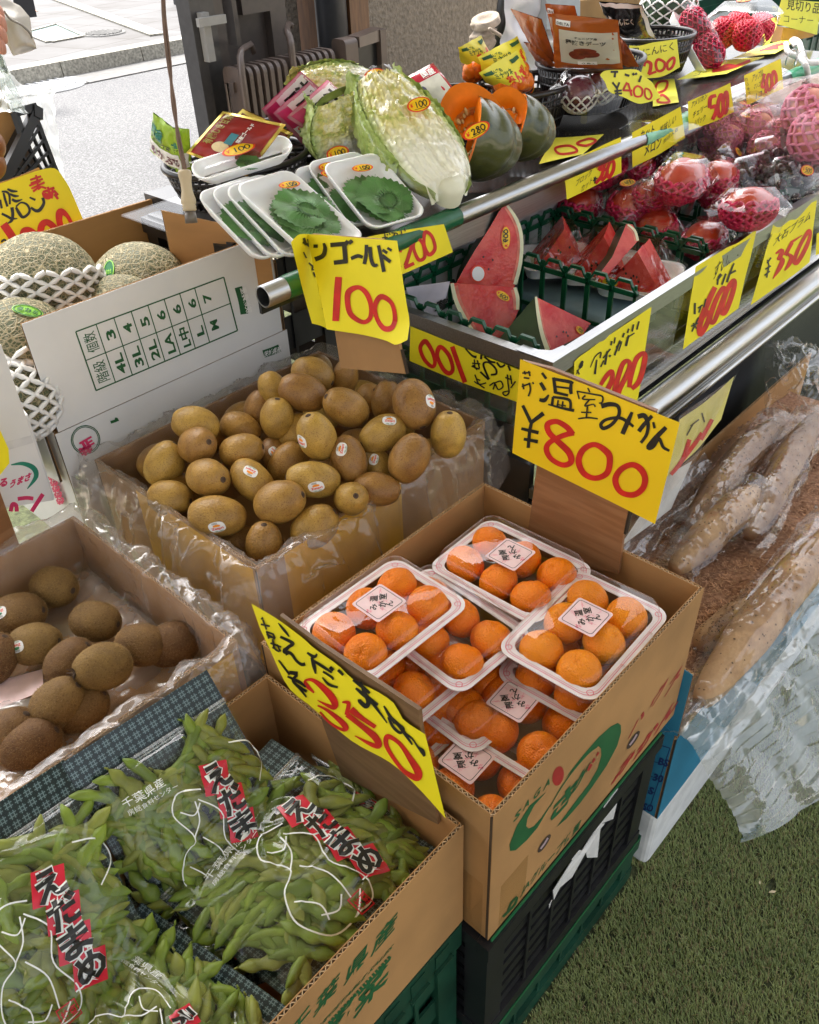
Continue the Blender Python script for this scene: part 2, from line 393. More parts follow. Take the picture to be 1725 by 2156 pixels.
def disc(name, c, r, mat, rim, label):
    mb = MB(); mb.lathe([(0, .012), (r * .9, .012), (r * .93, .006), (r, .014), (r * 1.06, .012), (r * 1.08, 0)], 36, c, 0)
    for i in range(-4, 5):
        x = i * r * .2; hh = math.sqrt(max(0, (r * .85) ** 2 - x * x)); mb.box((c[0] + x - .012, c[1] - hh, c[2] + .012), (c[0] + x + .012, c[1] + hh, c[2] + .02))
    return tag(mb.build(name, mat), label, 'manhole cover')
disc('manhole_cover', (5.47, 9.62, .14), .22, GUT, None, 'small round pale cover in the far pavement beside the teal cover')
disc('manhole_cover', (3.98, 8.3, .0), .36, M('worn_iron', (.40, .41, .42), .5, .1, 20.), None, 'round white-worn manhole cover in the gutter behind the carrier bag')
mb = MB(); mb.poly([onZ(*p, .146) for p in [(45, 12), (82, 22), (60, 27), (40, 27)]]); tag(mb.build('terracotta_tile', M('terracotta', (.42, .22, .14), .8)), kind='structure')
# shop apron, turf
mb = MB(); mb.box((-30, -30, -.045), (40, 4.34, 0)); tag(mb.build('floor', M('beige_concrete', (.42, .36, .27), .8, .12, 4., .2, 80., .002)), kind='structure')
mb = MB(); mb.box((-3, -4, .002), (6, 3.0, .008)); tag(mb.build('turf_base', M('turf_mat', (.06, .07, .03), .95, .4, 60., .6, 150., .004)), kind='structure')
# artificial grass blades, only where the photo shows them
GRASS = M('turf_blades', (.26, .305, .10), .55, .3, 22., col2=(.165, .215, .064), lo=.3, hi=.7, det=8.)
STRAW = M('turf_straw', (.25, .20, .09), .7)
vs_, fs_, ms_ = [], [], []; rg = random.Random(5)
def blade(x, y):
    a = rg.gauss(.9, .9); l = rg.uniform(.007, .015); lean = rg.uniform(.5, 1.25); wd = .0007
    dx, dy = math.cos(a), math.sin(a); h = l * math.cos(lean) + .003; r_ = l * math.sin(lean); b0 = len(vs_)
    vs_.extend([(x - dy * wd, y + dx * wd, .007), (x + dy * wd, y - dx * wd, .007), (x + dx * r_ * .5 + dy * wd * .8, y + dy * r_ * .5 - dx * wd * .8, .008 + h * .75), (x + dx * r_ * .5 - dy * wd * .8, y + dy * r_ * .5 + dx * wd * .8, .008 + h * .75), (x + dx * r_, y + dy * r_, .008 + h)])
    fs_.extend([(b0, b0 + 1, b0 + 2, b0 + 3), (b0 + 3, b0 + 2, b0 + 4)]); k_ = 1 if rg.random() < .14 else 0; ms_.extend([k_, k_])
cnt = 0
while cnt < 140000:
    x, y = rg.uniform(.45, 2.2), rg.uniform(-.5, .42)
    if y > .29 and x < .88: continue
    if rg.random() > 1.25 - .45 * math.hypot(x, y): continue
    if N1((x, y, 0), 16) > .66: continue
    if abs((x - 1.42) * .75 - (y + .05) + .004 * math.sin(x * 60)) < .008 and y < .1: continue      # seam between two rolls
    blade(x, y); cnt += 1
me = bpy.data.meshes.new('grass'); me.from_pydata(vs_, [], fs_); me.materials.append(GRASS); me.materials.append(STRAW); me.polygons.foreach_set('material_index', ms_); me.update()
go = bpy.data.objects.new('grass', me); COL.objects.link(go); tag(go, 'short artificial grass laid on the shop floor', 'artificial grass', kind='stuff')
mb = MB()
for i in range(22):
    p = V((rg.uniform(.7, 1.9), rg.uniform(-.45, .15), .027)); a = rg.uniform(0, 6.3); l = rg.uniform(.004, .009); d_ = V((math.cos(a), math.sin(a), .1)) * l; s_ = V((-d_.y, d_.x, 0)) * .35
    mb.poly([p - d_, p - d_ * .2 + s_, p + d_, p - s_])
tag(mb.build('wood_chips', M('pale_chip', (.6, .48, .3), .8)), 'pale bits of wood shaving scattered on the turf', 'wood shavings', kind='stuff')
# unseen roof added to shade the stall, its extents set for the light
mb = MB(); mb.box((-6, -1.15, 2.75), (3.1, 2.3, 2.82)); tag(mb.build('awning', M('shade_roof_grey', (.70, .68, .64), .8)), 'wide grey canvas awning stretched over the whole stall', 'awning')
# stucco pillar of the shop front
STUC = M('stucco', (.185, .155, .122), .9, .22, 30., 1., 42., .02)
m_ = STUC
pl = empty('stucco_pillar', (5.0, 4.75, 0), 'rough brown stucco pillar standing behind the radiator', 'pillar')
mb = MB(); mb.box((4.47, 4.5, 0), (5.44, 5.1, 2.75)); mb.box((5.46, 4.56, 0), (6.0, 5.1, 2.75)); mb.build('wall', STUC, pl)
mb = MB(); mb.box((4.30, 4.49, 0), (4.468, 5.0, 2.75)); mb.build('wooden_panel', M('stained_wood', (.12, .055, .022), .5, .3, 6., .1, 60., stretch=(8, 8, 1)), pl)
pp = MB(); pp.tube([(4.2, 4.56, 0), (4.2, 4.56, 2.7)], .1, 24); tag(pp.build('drain_pipe', M('dark_grey_pipe', (.035, .037, .042), .4, .1)), 'dark grey drain pipe between the stucco wall and wooden panel', 'pipe')
sw = empty('stucco_wall', (3.7, 4.9, 0), 'short stucco wall seen over the radiator top', 'wall'); mb = MB(); mb.box((3.78, 4.8, 0), (4.13, 5.1, 2.75)); mb.build('wall_face', STUC, sw)
DFR = M('brown_metal_frame', (.06, .048, .042), .4, .1)
df = empty('door_frame', (3.05, 4.4, 0), 'dark grey metal door frame with a pale bracket at the road edge', 'door frame')
mb = MB(); mb.box((2.965, 4.3, 0), (3.03, 4.42, 2.75)); mb.box((3.035, 4.33, 0), (3.14, 4.5, 2.75)); mb.build('frame_post', M('grey_aluminium', (.075, .072, .072), .35, .08, metal=.6), df)
mb = MB(); mb.box((3.145, 4.36, 0), (3.22, 4.5, 2.75)); mb.box((3.33, 4.42, .72), (3.36, 4.5, 2.75)); mb.box((3.42, 4.45, .86), (3.62, 4.5, 2.75)); mb.box((3.66, 4.5, .3), (3.78, 4.6, 2.75)); mb.box((3.24, 4.56, .2), (3.7, 4.6, 2.75)); mb.build('folded_panel', DFR, df)
mb = MB(); mb.box((3.0, 4.25, .70), (3.045, 4.296, .93)); mb.box((2.955, 4.22, .872), (3.13, 4.248, .912)); mb.build('bracket', M('pale_grey_plastic', (.24, .235, .225), .4, .05), df)
# oil radiator
RAD = M('brown_enamel', (.085, .062, .052), .38, .08, 12., .1, 90., .001)
rd = empty('oil_radiator', (3.6, 4.2, 0), 'brown oil-filled radiator with rows of fins and a handle', 'radiator')
def rrect(x0, x1, z0, z1, r, k=5):
    out = []
    for cx, cz, a0 in ((x1 - r, z1 - r, 0), (x0 + r, z1 - r, 90), (x0 + r, z0 + r, 180), (x1 - r, z0 + r, 270)):
        for i in range(k + 1): a = R(a0 + 90 * i / k); out.append((cx + r * math.cos(a), cz + r * math.sin(a)))
    return out
zt = lambda x: .672
for i in range(14):
    x = 3.075 + i * .0495 + (.02 if i > 6 else 0); mb = MB(); y0 = 4.08
    mb.prism([(x, y0 + a, z) for a, z in rrect(0, .17, .08, zt(x), .04)], (.026, 0, 0)); mb.build('fin', RAD, rd)
mb = MB()
mb.tube([(3.03, 4.165, z) for z in (.1, .6)] + [(3.03, 4.165, .1)], .012, 8)
for xx in (3.05, 3.418):
    pass
mb.box((3.06, 4.15, .55), (3.82, 4.18, .60)); mb.build('core_tube', RAD, rd)
mb = MB(); mb.tube(cr([(3.43, 4.07, .1), (3.43, 4.07, .66), (3.44, 4.085, .76), (3.47, 4.14, .80), (3.62, 4.3, .80), (3.66, 4.32, .79)], k=6), .02, 4); mb.tube([(3.06, 4.06, .1), (3.06, 4.06, .64), (3.08, 4.08, .73), (3.14, 4.14, .75), (3.30, 4.26, .745), (3.32, 4.27, .7)], .019, 4); mb.build('handle', RAD, rd)
mb = MB(); mb.prism([(3.815, 4.04 + a, z) for a, z in rrect(0, .12, .06, .715, .03)], (.10, 0, 0)); mb.prism([(3.93, 4.04, .66), (4.2, 4.1, .66), (4.2, 4.1, .725), (3.93, 4.04, .715)], (0, .1, 0)); mb.box((4.15, 4.08, .06), (4.2, 4.2, .72)); mb.box((3.915, 4.12, .06), (4.15, 4.14, .66), 1); mb.build('control_housing', [RAD, BLACK_PL], rd)
mb = MB(); mb.tube([(3.92, 4.1, .41), (4.03, 4.1, .41)], .022, 12); mb.box((4.0, 4.08, .3), (4.06, 4.115, .45)); mb.build('control_knob', M('grey_knob', (.12, .12, .13), .4), rd)
# ================================================================== cartons, crates, case, shelf
def cwall(mb, a, b, n, zb, zt, t=.0055, o0=0, o1=1, flute=.0075):
    """corrugated wall from a to b (2-D), n = inward normal: two liners with a zig-zag flute showing on top"""
    a, b, n = V((*a, 0)), V((*b, 0)), V((*n, 0)); L = (b - a).length; d = (b - a) / L; lt = .0009
    za = zb if isinstance(zb, tuple) else (zb, zb); zc = zt if isinstance(zt, tuple) else (zt, zt)
    def slab(i0, i1, dz, mi):
        p = [a + n * i0, b + n * i0, b + n * i1, a + n * i1]
        lo = [p[0] + V((0, 0, za[0])), p[1] + V((0, 0, za[1])), p[2] + V((0, 0, za[1])), p[3] + V((0, 0, za[0]))]
        hi = [p[0] + V((0, 0, zc[0] - dz)), p[1] + V((0, 0, zc[1] - dz)), p[2] + V((0, 0, zc[1] - dz)), p[3] + V((0, 0, zc[0] - dz))]
        mb.hexa(lo + hi, mi)
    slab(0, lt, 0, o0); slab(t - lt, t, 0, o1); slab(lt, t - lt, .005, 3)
    k = max(2, int(L / (flute / 2))); q = []
    for i in range(k + 1):
        u = i / k; zz = zc[0] + (zc[1] - zc[0]) * u - .0003 - .0006 * (N1(a + d * (L * u), 60) > .2)
        q.append((a + d * (L * u) + n * (lt if i % 2 else t - lt), zz))
    for (p, z0), (r, z1) in zip(q, q[1:]):
        e = (r - p).normalized(); s_ = V((-e.y, e.x, 0)) * .0005
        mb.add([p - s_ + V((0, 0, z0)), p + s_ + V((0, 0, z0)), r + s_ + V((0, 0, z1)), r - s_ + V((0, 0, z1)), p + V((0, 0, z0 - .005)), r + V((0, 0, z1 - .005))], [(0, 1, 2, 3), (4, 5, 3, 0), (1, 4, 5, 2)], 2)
def carton(name, label, x0, x1, y0, y1, z0, z1, outer=None, cat='carton', tops=(0, 0, 0, 0), group='produce cartons on the stall'):
    """open carton; tops = extra heights of the -y, +x, +y, -x walls"""
    mats = [outer or CARD, CARD_IN, CARD_EDGE, CARD_DK]
    r = empty(name, ((x0 + x1) / 2, (y0 + y1) / 2, z0), label, cat, group)
    C = [((x0, y0), (x1, y0), (0, 1)), ((x1, y0), (x1, y1), (-1, 0)), ((x1, y1), (x0, y1), (0, -1)), ((x0, y1), (x0, y0), (1, 0))]
    for (a, b, n), tz in zip(C, tops):
        mb = MB(); e = .0056
        if n[0]: a = (a[0], a[1] + (e if a[1] == y0 else -e)); b = (b[0], b[1] + (e if b[1] == y0 else -e))
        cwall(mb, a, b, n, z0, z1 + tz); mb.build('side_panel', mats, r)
    mb = MB(); mb.box((x0 + e, y0 + e, z0 + .001), (x1 - e, y1 - e, z0 + .006), 1); mb.build('base_panel', mats, r)
    return r
# --- mandarin carton
MX0, MX1, MY0, MY1, MZ0, MZ1 = .417, .883, .2986, .683, .45, .72
mbox = carton('fruit_carton', 'brown mandarin carton with a green oval emblem and red kana on its side', MX0, MX1, MY0, MY1, MZ0, MZ1)
c5 = crop(1900, 2600, 900)
def pm(x, y, off=0.): return onY(c5[0] + x * c5[2], c5[1] + y * c5[2], MY0) + V((0, -off - .0004, 0))
g, rr_, hh = MB(), MB(), MB(); PFI = M('purple_inner_film', (.45, .33, .36), .4)
g.poly([pm(*p) for p in [(548, 1085), (420, 1190), (318, 1350), (264, 1490), (268, 1540), (312, 1535), (400, 1455), (480, 1360), (550, 1240), (602, 1150), (560, 1210), (505, 1290), (450, 1350), (412, 1368), (392, 1350), (402, 1290), (455, 1190)]])
ribbon(g, [(575, 1205, 3), (640, 1085, 8), (740, 940, 8), (860, 800, 10), (935, 738, 14)], 8, pm, .0001)
g.poly([pm(*p) for p in [(690, 985), (750, 905), (850, 780), (950, 665), (1040, 585), (1095, 558), (1118, 575), (1120, 630), (1090, 735), (1010, 885), (905, 1040), (800, 1180), (700, 1295), (625, 1357), (690, 1268), (770, 1160), (870, 1030), (940, 910), (968, 810), (966, 755), (945, 735), (880, 778), (790, 880)]])
text(g, 'さ', (560, 1330), (175, -190), (70, -205), pm, .0002, bold=.05); text(g, 'か', (705, 1150), (150, -200), (85, -190), pm, .0002, bold=.05)
rd_ = MB(); rd_.poly([pm(637 + 38 * math.cos(t) + 22 * math.sin(t), 965 + 20 * math.cos(t) - 72 * math.sin(t)) for t in [i * .2244 for i in range(28)]])
rd_.build('red_dot', RED_PRINT, mbox)
for x, y, s_ in ((876, 898, 26), (908, 846, 17), (938, 797, 15)): ribbon(rr_, [(x - s_ * .5, y + s_, s_ * .7), (x + s_ * .5, y - s_, s_)], s_, pm, .0003)
for ch, x, y in zip('SAGA', (290, 362, 440, 520), (1325, 1240, 1160, 1082)): text(g, ch, (x, y), (52, -58), (26, -92), pm, .0001, bold=.02)
for ch, x, y in zip('ハウス', (1165, 1325, 1445), (695, 480, 370)): text(rr_, ch, (x, y), (130, -190), (50, -130), pm, .0001, bold=.03)
for ch, x, y in zip('みかん', (1030, 1205, 1365), (1055, 855, 660)): text(rr_, ch, (x, y), (180, -235), (75, -160), pm, .0001, bold=.05)
text(g, 'JAグループ佐賀', (350, 1880), (450, -520), (24, -84), pm, .0001, bold=.015)
for st in ([(212, 2045), (300, 1955), (322, 1890)], [(250, 2010), (275, 1940), (322, 1890)]): ribbon(g, st, 17, pm, .0002)
for x, y in ((530, 1482), (1213, 688)):
    hh = MB()
    hh.poly([pm(x + 20 * math.cos(t) + 46 * math.sin(t), y + 6 * math.cos(t) - 70 * math.sin(t), .0002) for t in [i * .2618 for i in range(24)]], 0)
    ribbon(hh, [(x - 30, y + 40), (x, y), (x + 26, y - 44)], 12, pm, .0004, 1)
    hh.build('hand_hole', [CARD_DK, PFI], mbox)
g.build('green_emblem', GREEN_INK, mbox); rr_.build('red_lettering', RED_PRINT, mbox)
TAPE = film('clear_tape', tint=(.97, .94, .88), base=.05, rough=.15, bump=.3, bs=20., fres=.3)
mb = MB(); mb.grid(lambda u, v: V((MX0 + .02 + .055 * u, MY0 - .0008, MZ0 + .002 + .10 * v)), 4, 4); mb.grid(lambda u, v: V((MX0 - .0008, MY0 + .01 + .05 * u, MZ0 + .002 + .12 * v)), 4, 4); mb.build('packing_tape', TAPE, mbox)
# --- edamame carton
EX0, EX1, EY0, EY1, EZ0, EZ1 = -.14, .408, .332, .667, .47, .68
ebox = carton('fruit_carton', 'open brown carton of bagged edamame with green printing on its front', EX0, EX1, EY0, EY1, EZ0, EZ1)
c6 = crop(1000, 2900, 1200)
def pe(x, y, off=0.): return onY(c6[0] + x * c6[2], c6[1] + y * c6[2], EY0) + V((0, -off - .0004, 0))
g = MB()
for ch, x, y in zip('千葉県産', (195, 360, 535, 692), (1860, 1682, 1500, 1330)): text(g, ch, (x, y), (140, -165), (30, -130), pe, 0, bold=.02)
for ch, x, y in zip('野菜', (390, 590), (1900, 1690)): text(g, ch, (x, y), (205, -235), (30, -170), pe, 0, bold=.025)
text(g, 'VEGETABLE SALES', (380, 1760), (430, -470), (30, -55), pe, 0, bold=.02)
for k in range(24): ribbon(g, [(380 + k * 18, 1795 - k * 19.6), (392 + k * 18, 1782 - k * 19.6)], 18, pe, 0)
g.build('green_lettering', GREEN_INK, ebox)
# --- kiwi cartons
kbox = carton('fruit_carton', 'brown carton heaped with smooth gold kiwifruit inside a milky liner bag', .500, 1.02, .79, 1.225, .50, .73)
gbox = carton('fruit_carton', 'low brown carton of fuzzy green kiwifruit in a milky liner bag', -.12, .402, .715, 1.13, .52, .715)
mb = MB(); YELP = M('ochre_print', (.72, .38, .012), .55, .08)
mb.quad((.55, .7896, .51), (.80, .7896, .51), (.80, .7896, .725), (.55, .7896, .725)); mb.quad((.4996, 1.1, .51), (.4996, .80, .51), (.4996, .80, .725), (.4996, 1.1, .725))
mb.build('ochre_print', YELP, kbox)
mb = MB(); mb.quad((.4026, .73, .53), (.4026, .85, .53), (.4026, .85, .7), (.4026, .73, .7)); mb.quad((.29, .7146, .53), (.392, .7146, .53), (.392, .7146, .70), (.345, .7146, .70)); mb.build('ochre_print', YELP, gbox)
# --- melon carton: printed white, fold line at z=.79, front flap standing up
WB0, WB1, WY, WZ = .46, .965, 1.25, .79
wbox = empty('melon_carton', (.71, 1.4, .5), 'white printed melon carton with a tall front flap carrying a green size table', 'carton', 'produce cartons on the stall')
mats = [WHITE_CARD, CARD_IN, CARD_EDGE, CARD_DK]
mb = MB(); cwall(mb, (WB0, WY), (WB1, WY), (0, 1), .5, WZ); mb.build('side_panel', mats, wbox)
mb = MB(); cwall(mb, (WB0, 1.6), (WB0, WY + .006), (1, 0), .5, WZ); mb.build('side_panel', mats, wbox)
mb = MB(); cwall(mb, (WB1, WY + .006), (WB1, 1.6), (-1, 0), .5, .93); mb.build('side_panel', [CARD, CARD_IN, CARD_EDGE, CARD_DK], wbox)
mb = MB(); cwall(mb, (WB1, 1.6), (WB0, 1.6), (0, -1), .5, .99); mb.build('side_panel', [CARD, CARD_IN, CARD_EDGE, CARD_DK], wbox)
mb = MB(); mb.box((WB0 + .006, WY + .006, .5), (WB1 - .006, 1.594, .506), 1); mb.build('base_panel', mats, wbox)
fl = MB(); cwall(fl, (WB0 + .006, WY - .001), (WB1 - .012, WY - .001), (0, 1), WZ + .002, .985)
flap = fl.build('front_flap', mats, wbox)
mb = MB(); cwall(mb, tuple(onZ(565, 525, .97)[:2]), tuple(onZ(345, 470, 1.0)[:2]), (-.3, -.9), .86, (1.0, 1.025)); mb.build('brown_flap', [CARD, CARD_IN, CARD_EDGE, CARD_DK], wbox)
mb = MB(); cwall(mb, (WB0 - .012, WY + .02), (WB0 - .05, 1.58), (1, 0), WZ - .1, (.80, .83)); mb.build('torn_side_flap', mats, wbox)
c4 = crop(0, 800, 1200)
def pw(x, y, off=0.): return onY(c4[0] + x * c4[2], c4[1] + y * c4[2], WY - .001) + V((0, -off - .0004, 0))
g, r_, wh = MB(), MB(), MB()
TA, TB, TC, TD = (435, 757), (1286, 443), (1365, 750), (552, 1095)      # table corners
tp = lambda u, v: lerp(lerp(TA, TB, u), lerp(TD, TC, u), v)
for v in (0, .49, 1): ribbon(g, [tp(0, v), tp(.5, v), tp(1, v)], 8 if v != .49 else 6, pw, 0, k=2)
US = [0, .135, .255, .37, .485, .595, .70, .80, .90, 1.0]
for i, u in enumerate([0, .137, .257, .374, .487, .597, .702, .803, .905, 1.0]): 
    if i != 8: ribbon(g, [tp(u, 0), tp(u, 1)], 8 if u in (0, 1) else 6, pw, .0001)
def cell(s_, u0, u1, v0, v1, hgt=.55, bold=.03):
    bold = bold if ord(s_[0]) < 255 else .004
    """text reading upward, rotated a quarter turn like the print in the photo"""
    a = tp((u0 + u1) / 2 + .018, v1); b = tp((u0 + u1) / 2 + .018, v0); L = (b[0] - a[0], b[1] - a[1])
    c_ = tp(u0, .5); d_ = tp(u1, .5); U = (d_[0] - c_[0], d_[1] - c_[1]); n_ = len(s_)
    f0, f1 = (.5 - .17 * n_, .5 + .17 * n_) if n_ < 3 else (.08, .92)
    o = (a[0] + L[0] * f0, a[1] + L[1] * f0); text(g, s_, (o[0] + U[0] * .14, o[1] + U[1] * .14), (L[0] * (f1 - f0), L[1] * (f1 - f0)), (-U[0] * hgt * 1.2, -U[1] * hgt * 1.2), pw, .0002, bold=bold)
UU = [0, .137, .257, .374, .487, .597, .702, .803, .905]
for i, (p, q) in enumerate(zip(['個数', '3', '4', '5', '6', '6', '6', '7'], ['階級', '4L', '3L', '2L', 'LA', 'L中', 'L', 'M'])):
    cell(p, UU[i], UU[i + 1], 0, .49); cell(q, UU[i], UU[i + 1], .49, 1)
def pill(pw_, pts, wd): ribbon(g, pts, wd, pw_, 0, k=4)
pill(pw, [(1370, 500), (1392, 580), (1405, 655)], 44); text(wh, '茨城県産', (1418, 650), (-37, -143), (38, -10), pw, .0006, bold=.02)
pill(pw, [(1515, 885), (1560, 870), (1608, 850)], 44); text(wh, '茨城県産', (1515, 903), (98, -36), (5, -38), pw, .0006, bold=.02)
ribbon(g, [(636, 1278), (680, 1262), (660, 1258)], 16, pw, 0, k=2)
ring = lambda q, a0, a1: [(492 + q * 82 * math.cos(t), 1378 + q * 82 * math.sin(t)) for t in [a0 + (a1 - a0) * i / 20 for i in range(21)]]
ribbon(g, ring(1, 0, 6.28), 5, pw, 0, k=1); ribbon(g, ring(.9, 0, 6.28), 4, pw, 0, k=1)
for ch, x, y in zip('共正', (448, 455), (1440, 1400)): text(r_, ch, (x, y), (70, -40), (26, 46), pw, .0004, bold=.07)
g.build('green_size_table', GREEN_INK, wbox); r_.build('red_emblem', PINK_PRINT, wbox); wh.build('white_lettering', WHITE_INK, wbox)
# second white melon carton at the left edge
w2 = empty('melon_carton', (.2, 1.3, .5), 'white melon carton with magenta brush lettering at the left edge', 'carton', 'produce cartons on the stall')
p0 = onZ(112, 1075, .70); pn = V((.25, -1, 0)).normalized()
def p2(x, y, off=0.): return onP(c4[0] + x * c4[2], c4[1] + y * c4[2], p0, pn) + pn * (off + .0004)
A_, B_, C_, D_ = (-300, 900), (5, 830), (310, 1725), (-160, 1800)
mb = MB(); mb.hexa([p2(*D_), p2(*C_), p2(*C_) - pn * .006, p2(*D_) - pn * .006, p2(*A_), p2(*B_), p2(*B_) - pn * .006, p2(*A_) - pn * .006], 0); mb.build('front_panel', WHITE_CARD, w2)
a_, b_ = p2(*B_), p2(*C_); mb = MB(); mb.hexa([b_ + V((.003, .003, 0)), b_ + V((.03, .25, 0)), b_ + V((.025, .25, 0)), b_ + V((-.003, .006, 0)), a_ + V((.003, .003, -.12)), a_ + V((.03, .25, -.05)), a_ + V((.025, .25, -.05)), a_ + V((-.003, .006, -.12))]); mb.build('side_panel', WHITE_CARD, w2)
r_, g = MB(), MB()
text(r_, 'はる', (-60, 1660), (100, -22), (5, -55), p2, .0005, bold=.05); text(r_, 'うまさ', (50, 1655), (120, -50), (14, -52), p2, .0005, bold=.05)
ribbon(g, [(62, 1522, 6), (130, 1515, 22), (190, 1540, 30), (205, 1590, 26), (155, 1660, 5)], 20, p2, .0003)
ribbon(r_, [(100, 1718), (150, 1712), (190, 1716)], 22, p2, .0003); ribbon(r_, [(180, 1790), (245, 1690)], 24, p2, .0003); ribbon(r_, [(60, 1790), (70, 1750), (90, 1755), (95, 1790)], 24, p2, .0003)
r_.build('magenta_lettering', PINK_PRINT, w2); g.build('green_arc', M('deep_green_print', (.02, .22, .14), .5), w2)
mb = MB(); mb.quad(p2(-200, 1450, .0006), p2(175, 1352, .0006), p2(190, 1395, .0006), p2(-180, 1500, .0006)); mb.build('fold_crease', M('grey_card', (.62, .62, .62), .7), w2)
r_ = MB(); sp = lambda x, y, off=0: onX(c4[0] + x * c4[2], c4[1] + y * c4[2], .455) + V((-off - .0006, 0, 0))
for k in range(5): text(r_, '共', (275 + k * 12, 1590 + k * 34), (46, -14), (8, 32), sp, 0, bold=.1)
r_.build('red_side_lettering', PINK_PRINT, wbox)

# --- crates
def crate(name, label, x0, x1, y0, y1, z0, z1, mat, bars=5, ribs=.055, lip=.03, group=None, cat='crate', fill=None, mesh=False):
    r = empty(name, ((x0 + x1) / 2, (y0 + y1) / 2, z0), label, cat, group); t = .014
    def ring(za, zb, ex, nm):
        mb = MB(); a0, a1, b0, b1 = x0 - ex, x1 + ex, y0 - ex, y1 + ex; tt = t + ex
        mb.box((a0, b0, za), (a1, b0 + tt, zb)); mb.box((a0, b1 - tt, za), (a1, b1, zb)); mb.box((a0, b0 + tt + .0005, za), (a0 + tt, b1 - tt - .0005, zb)); mb.box((a1 - tt, b0 + tt + .0005, za), (a1, b1 - tt - .0005, zb)); mb.build(nm, mat, r)
    ring(z1 - lip, z1, .006, 'rim'); ring(z0, z0 + lip, .003, 'base_rim')
    for cx, cy in ((x0, y0), (x1 - .035, y0), (x0, y1 - .035), (x1 - .035, y1 - .035)):
        mb = MB(); mb.box((cx - .0012, cy - .0012, z0 + lip), (cx + .0362, cy + .0362, z1 - lip)); mb.build('corner_post', mat, r)
    def side(p, q, nrm):
        p, q, nrm = V((*p, 0)), V((*q, 0)), V((*nrm, 0)); d = (q - p); L = d.length; d /= L; mb = MB(); h0, h1 = z0 + lip, z1 - lip
        for i in range(bars):
            z = h0 + (h1 - h0) * (i + .5) / bars; hh_ = (h1 - h0) / bars * .3
            mb.slab(p + V((0, 0, z - hh_)), q + V((0, 0, z - hh_)), V((0, 0, 2 * hh_)), .004, nrm)
        k = int(L / ribs)
        for i in range(1, k):
            a = p + d * (L * i / k) - nrm * .004; mb.hexa([a + V((0, 0, h0)), a + d * .006 + V((0, 0, h0)), a + d * .006 + nrm * .003 + V((0, 0, h0)), a + nrm * .003 + V((0, 0, h0))] + [a + V((0, 0, h1)), a + d * .006 + V((0, 0, h1)), a + d * .006 + nrm * .003 + V((0, 0, h1)), a + nrm * .003 + V((0, 0, h1))])
        if fill: mb.slab(p + nrm * .009 + V((0, 0, h0)), q + nrm * .009 + V((0, 0, h0)), V((0, 0, h1 - h0)), .003, nrm)
        mb.build('side_panel', mat, r)
    side((x0 + .036, y0 + .004), (x1 - .036, y0 + .004), (0, 1)); side((x0 + .036, y1 - .004), (x1 - .036, y1 - .004), (0, -1))
    side((x0 + .004, y0 + .036), (x0 + .004, y1 - .036), (1, 0)); side((x1 - .004, y0 + .036), (x1 - .004, y1 - .036), (-1, 0))
    mb = MB(); mb.box((x0 + .015, y0 + .015, z0 + .002), (x1 - .015, y1 - .015, z0 + .012)); mb.build('base_panel', mat, r)
    return r
CG = 'plastic crates under the cartons'
BCR = M('black_crate_plastic', (.014, .014, .016), .38, .25, 14., .1, 200., .0006)
crate('plastic_crate', 'black slatted plastic crate directly under the mandarin carton', .415, .838, .297, .68, .155, .444, BCR, bars=7, group=CG, fill=True)
crate('plastic_crate', 'dark green crate on the turf, lowest beneath the mandarin carton', .40, .850, .30, .70, .009, .150, GREEN_CR, bars=3, group=CG, fill=True, lip=.04)
ec = crate('plastic_crate', 'dark green crate on the turf under the edamame carton', -.14, .40, .338, .66, .009, .466, GREEN_CR, bars=4, group=CG, fill=True, lip=.055, ribs=.04)
mb = MB()
for k in range(7):
    x = .385 - k * .045; mb.box((x - .03, .3305, .425), (x - .005, .3315, .455)); mb.box((x - .034, .326, .418), (x - .001, .3304, .424))
mb.build('moulded_recess', GREEN_CR, ec)
crate('plastic_crate', 'green crate under the two kiwi cartons, hidden behind the others', .42, 1.0, .80, 1.2, .02, .49, GREEN_CR, bars=4, group=CG, fill=True)
GST = M('bright_green_strap', (.015, .14, .05), .3)
mb = MB(); mb.box((.42, .2945, .446), (.84, .2965, .452)); tag(mb.build('green_strap', GST), 'bright green strap right under the mandarin carton', 'strap')
mb = MB(); mb.box((.41, .2925, .146), (.85, .2935, .153)); tag(mb.build('green_strap', GST), 'bright green strap between the black crate and the green crate below it', 'strap')
# torn paper label stuck on the black crate
def plab(x, y, off=0.): return onY(c5[0] + x * c5[2], c5[1] + y * c5[2], .294) + V((0, -off, 0))
tl = empty('torn_label', plab(780, 1650), 'torn white paper label hanging on the black crate', 'paper label')
for pts in ([(965, 1340), (1005, 1335), (970, 1380), (940, 1590), (850, 1585), (835, 1540), (740, 1740), (650, 1820), (600, 1910), (580, 1830), (640, 1740), (740, 1610), (800, 1560), (900, 1400)], [(735, 1520), (810, 1530), (750, 1610), (708, 1590)], [(985, 1200), (1100, 1060), (1085, 1180), (1055, 1290), (960, 1345)], [(575, 1900), (560, 1975), (552, 1940)]):
    mb = MB(); mb.prism([plab(*p, .002 + .006 * N1((p[0] * .01, p[1] * .01, 0))) for p in pts], (0, .0008, 0)); mb.build('paper_strip', M('grubby_white_paper', (.62, .61, .59), .7, .08, 30.), tl)
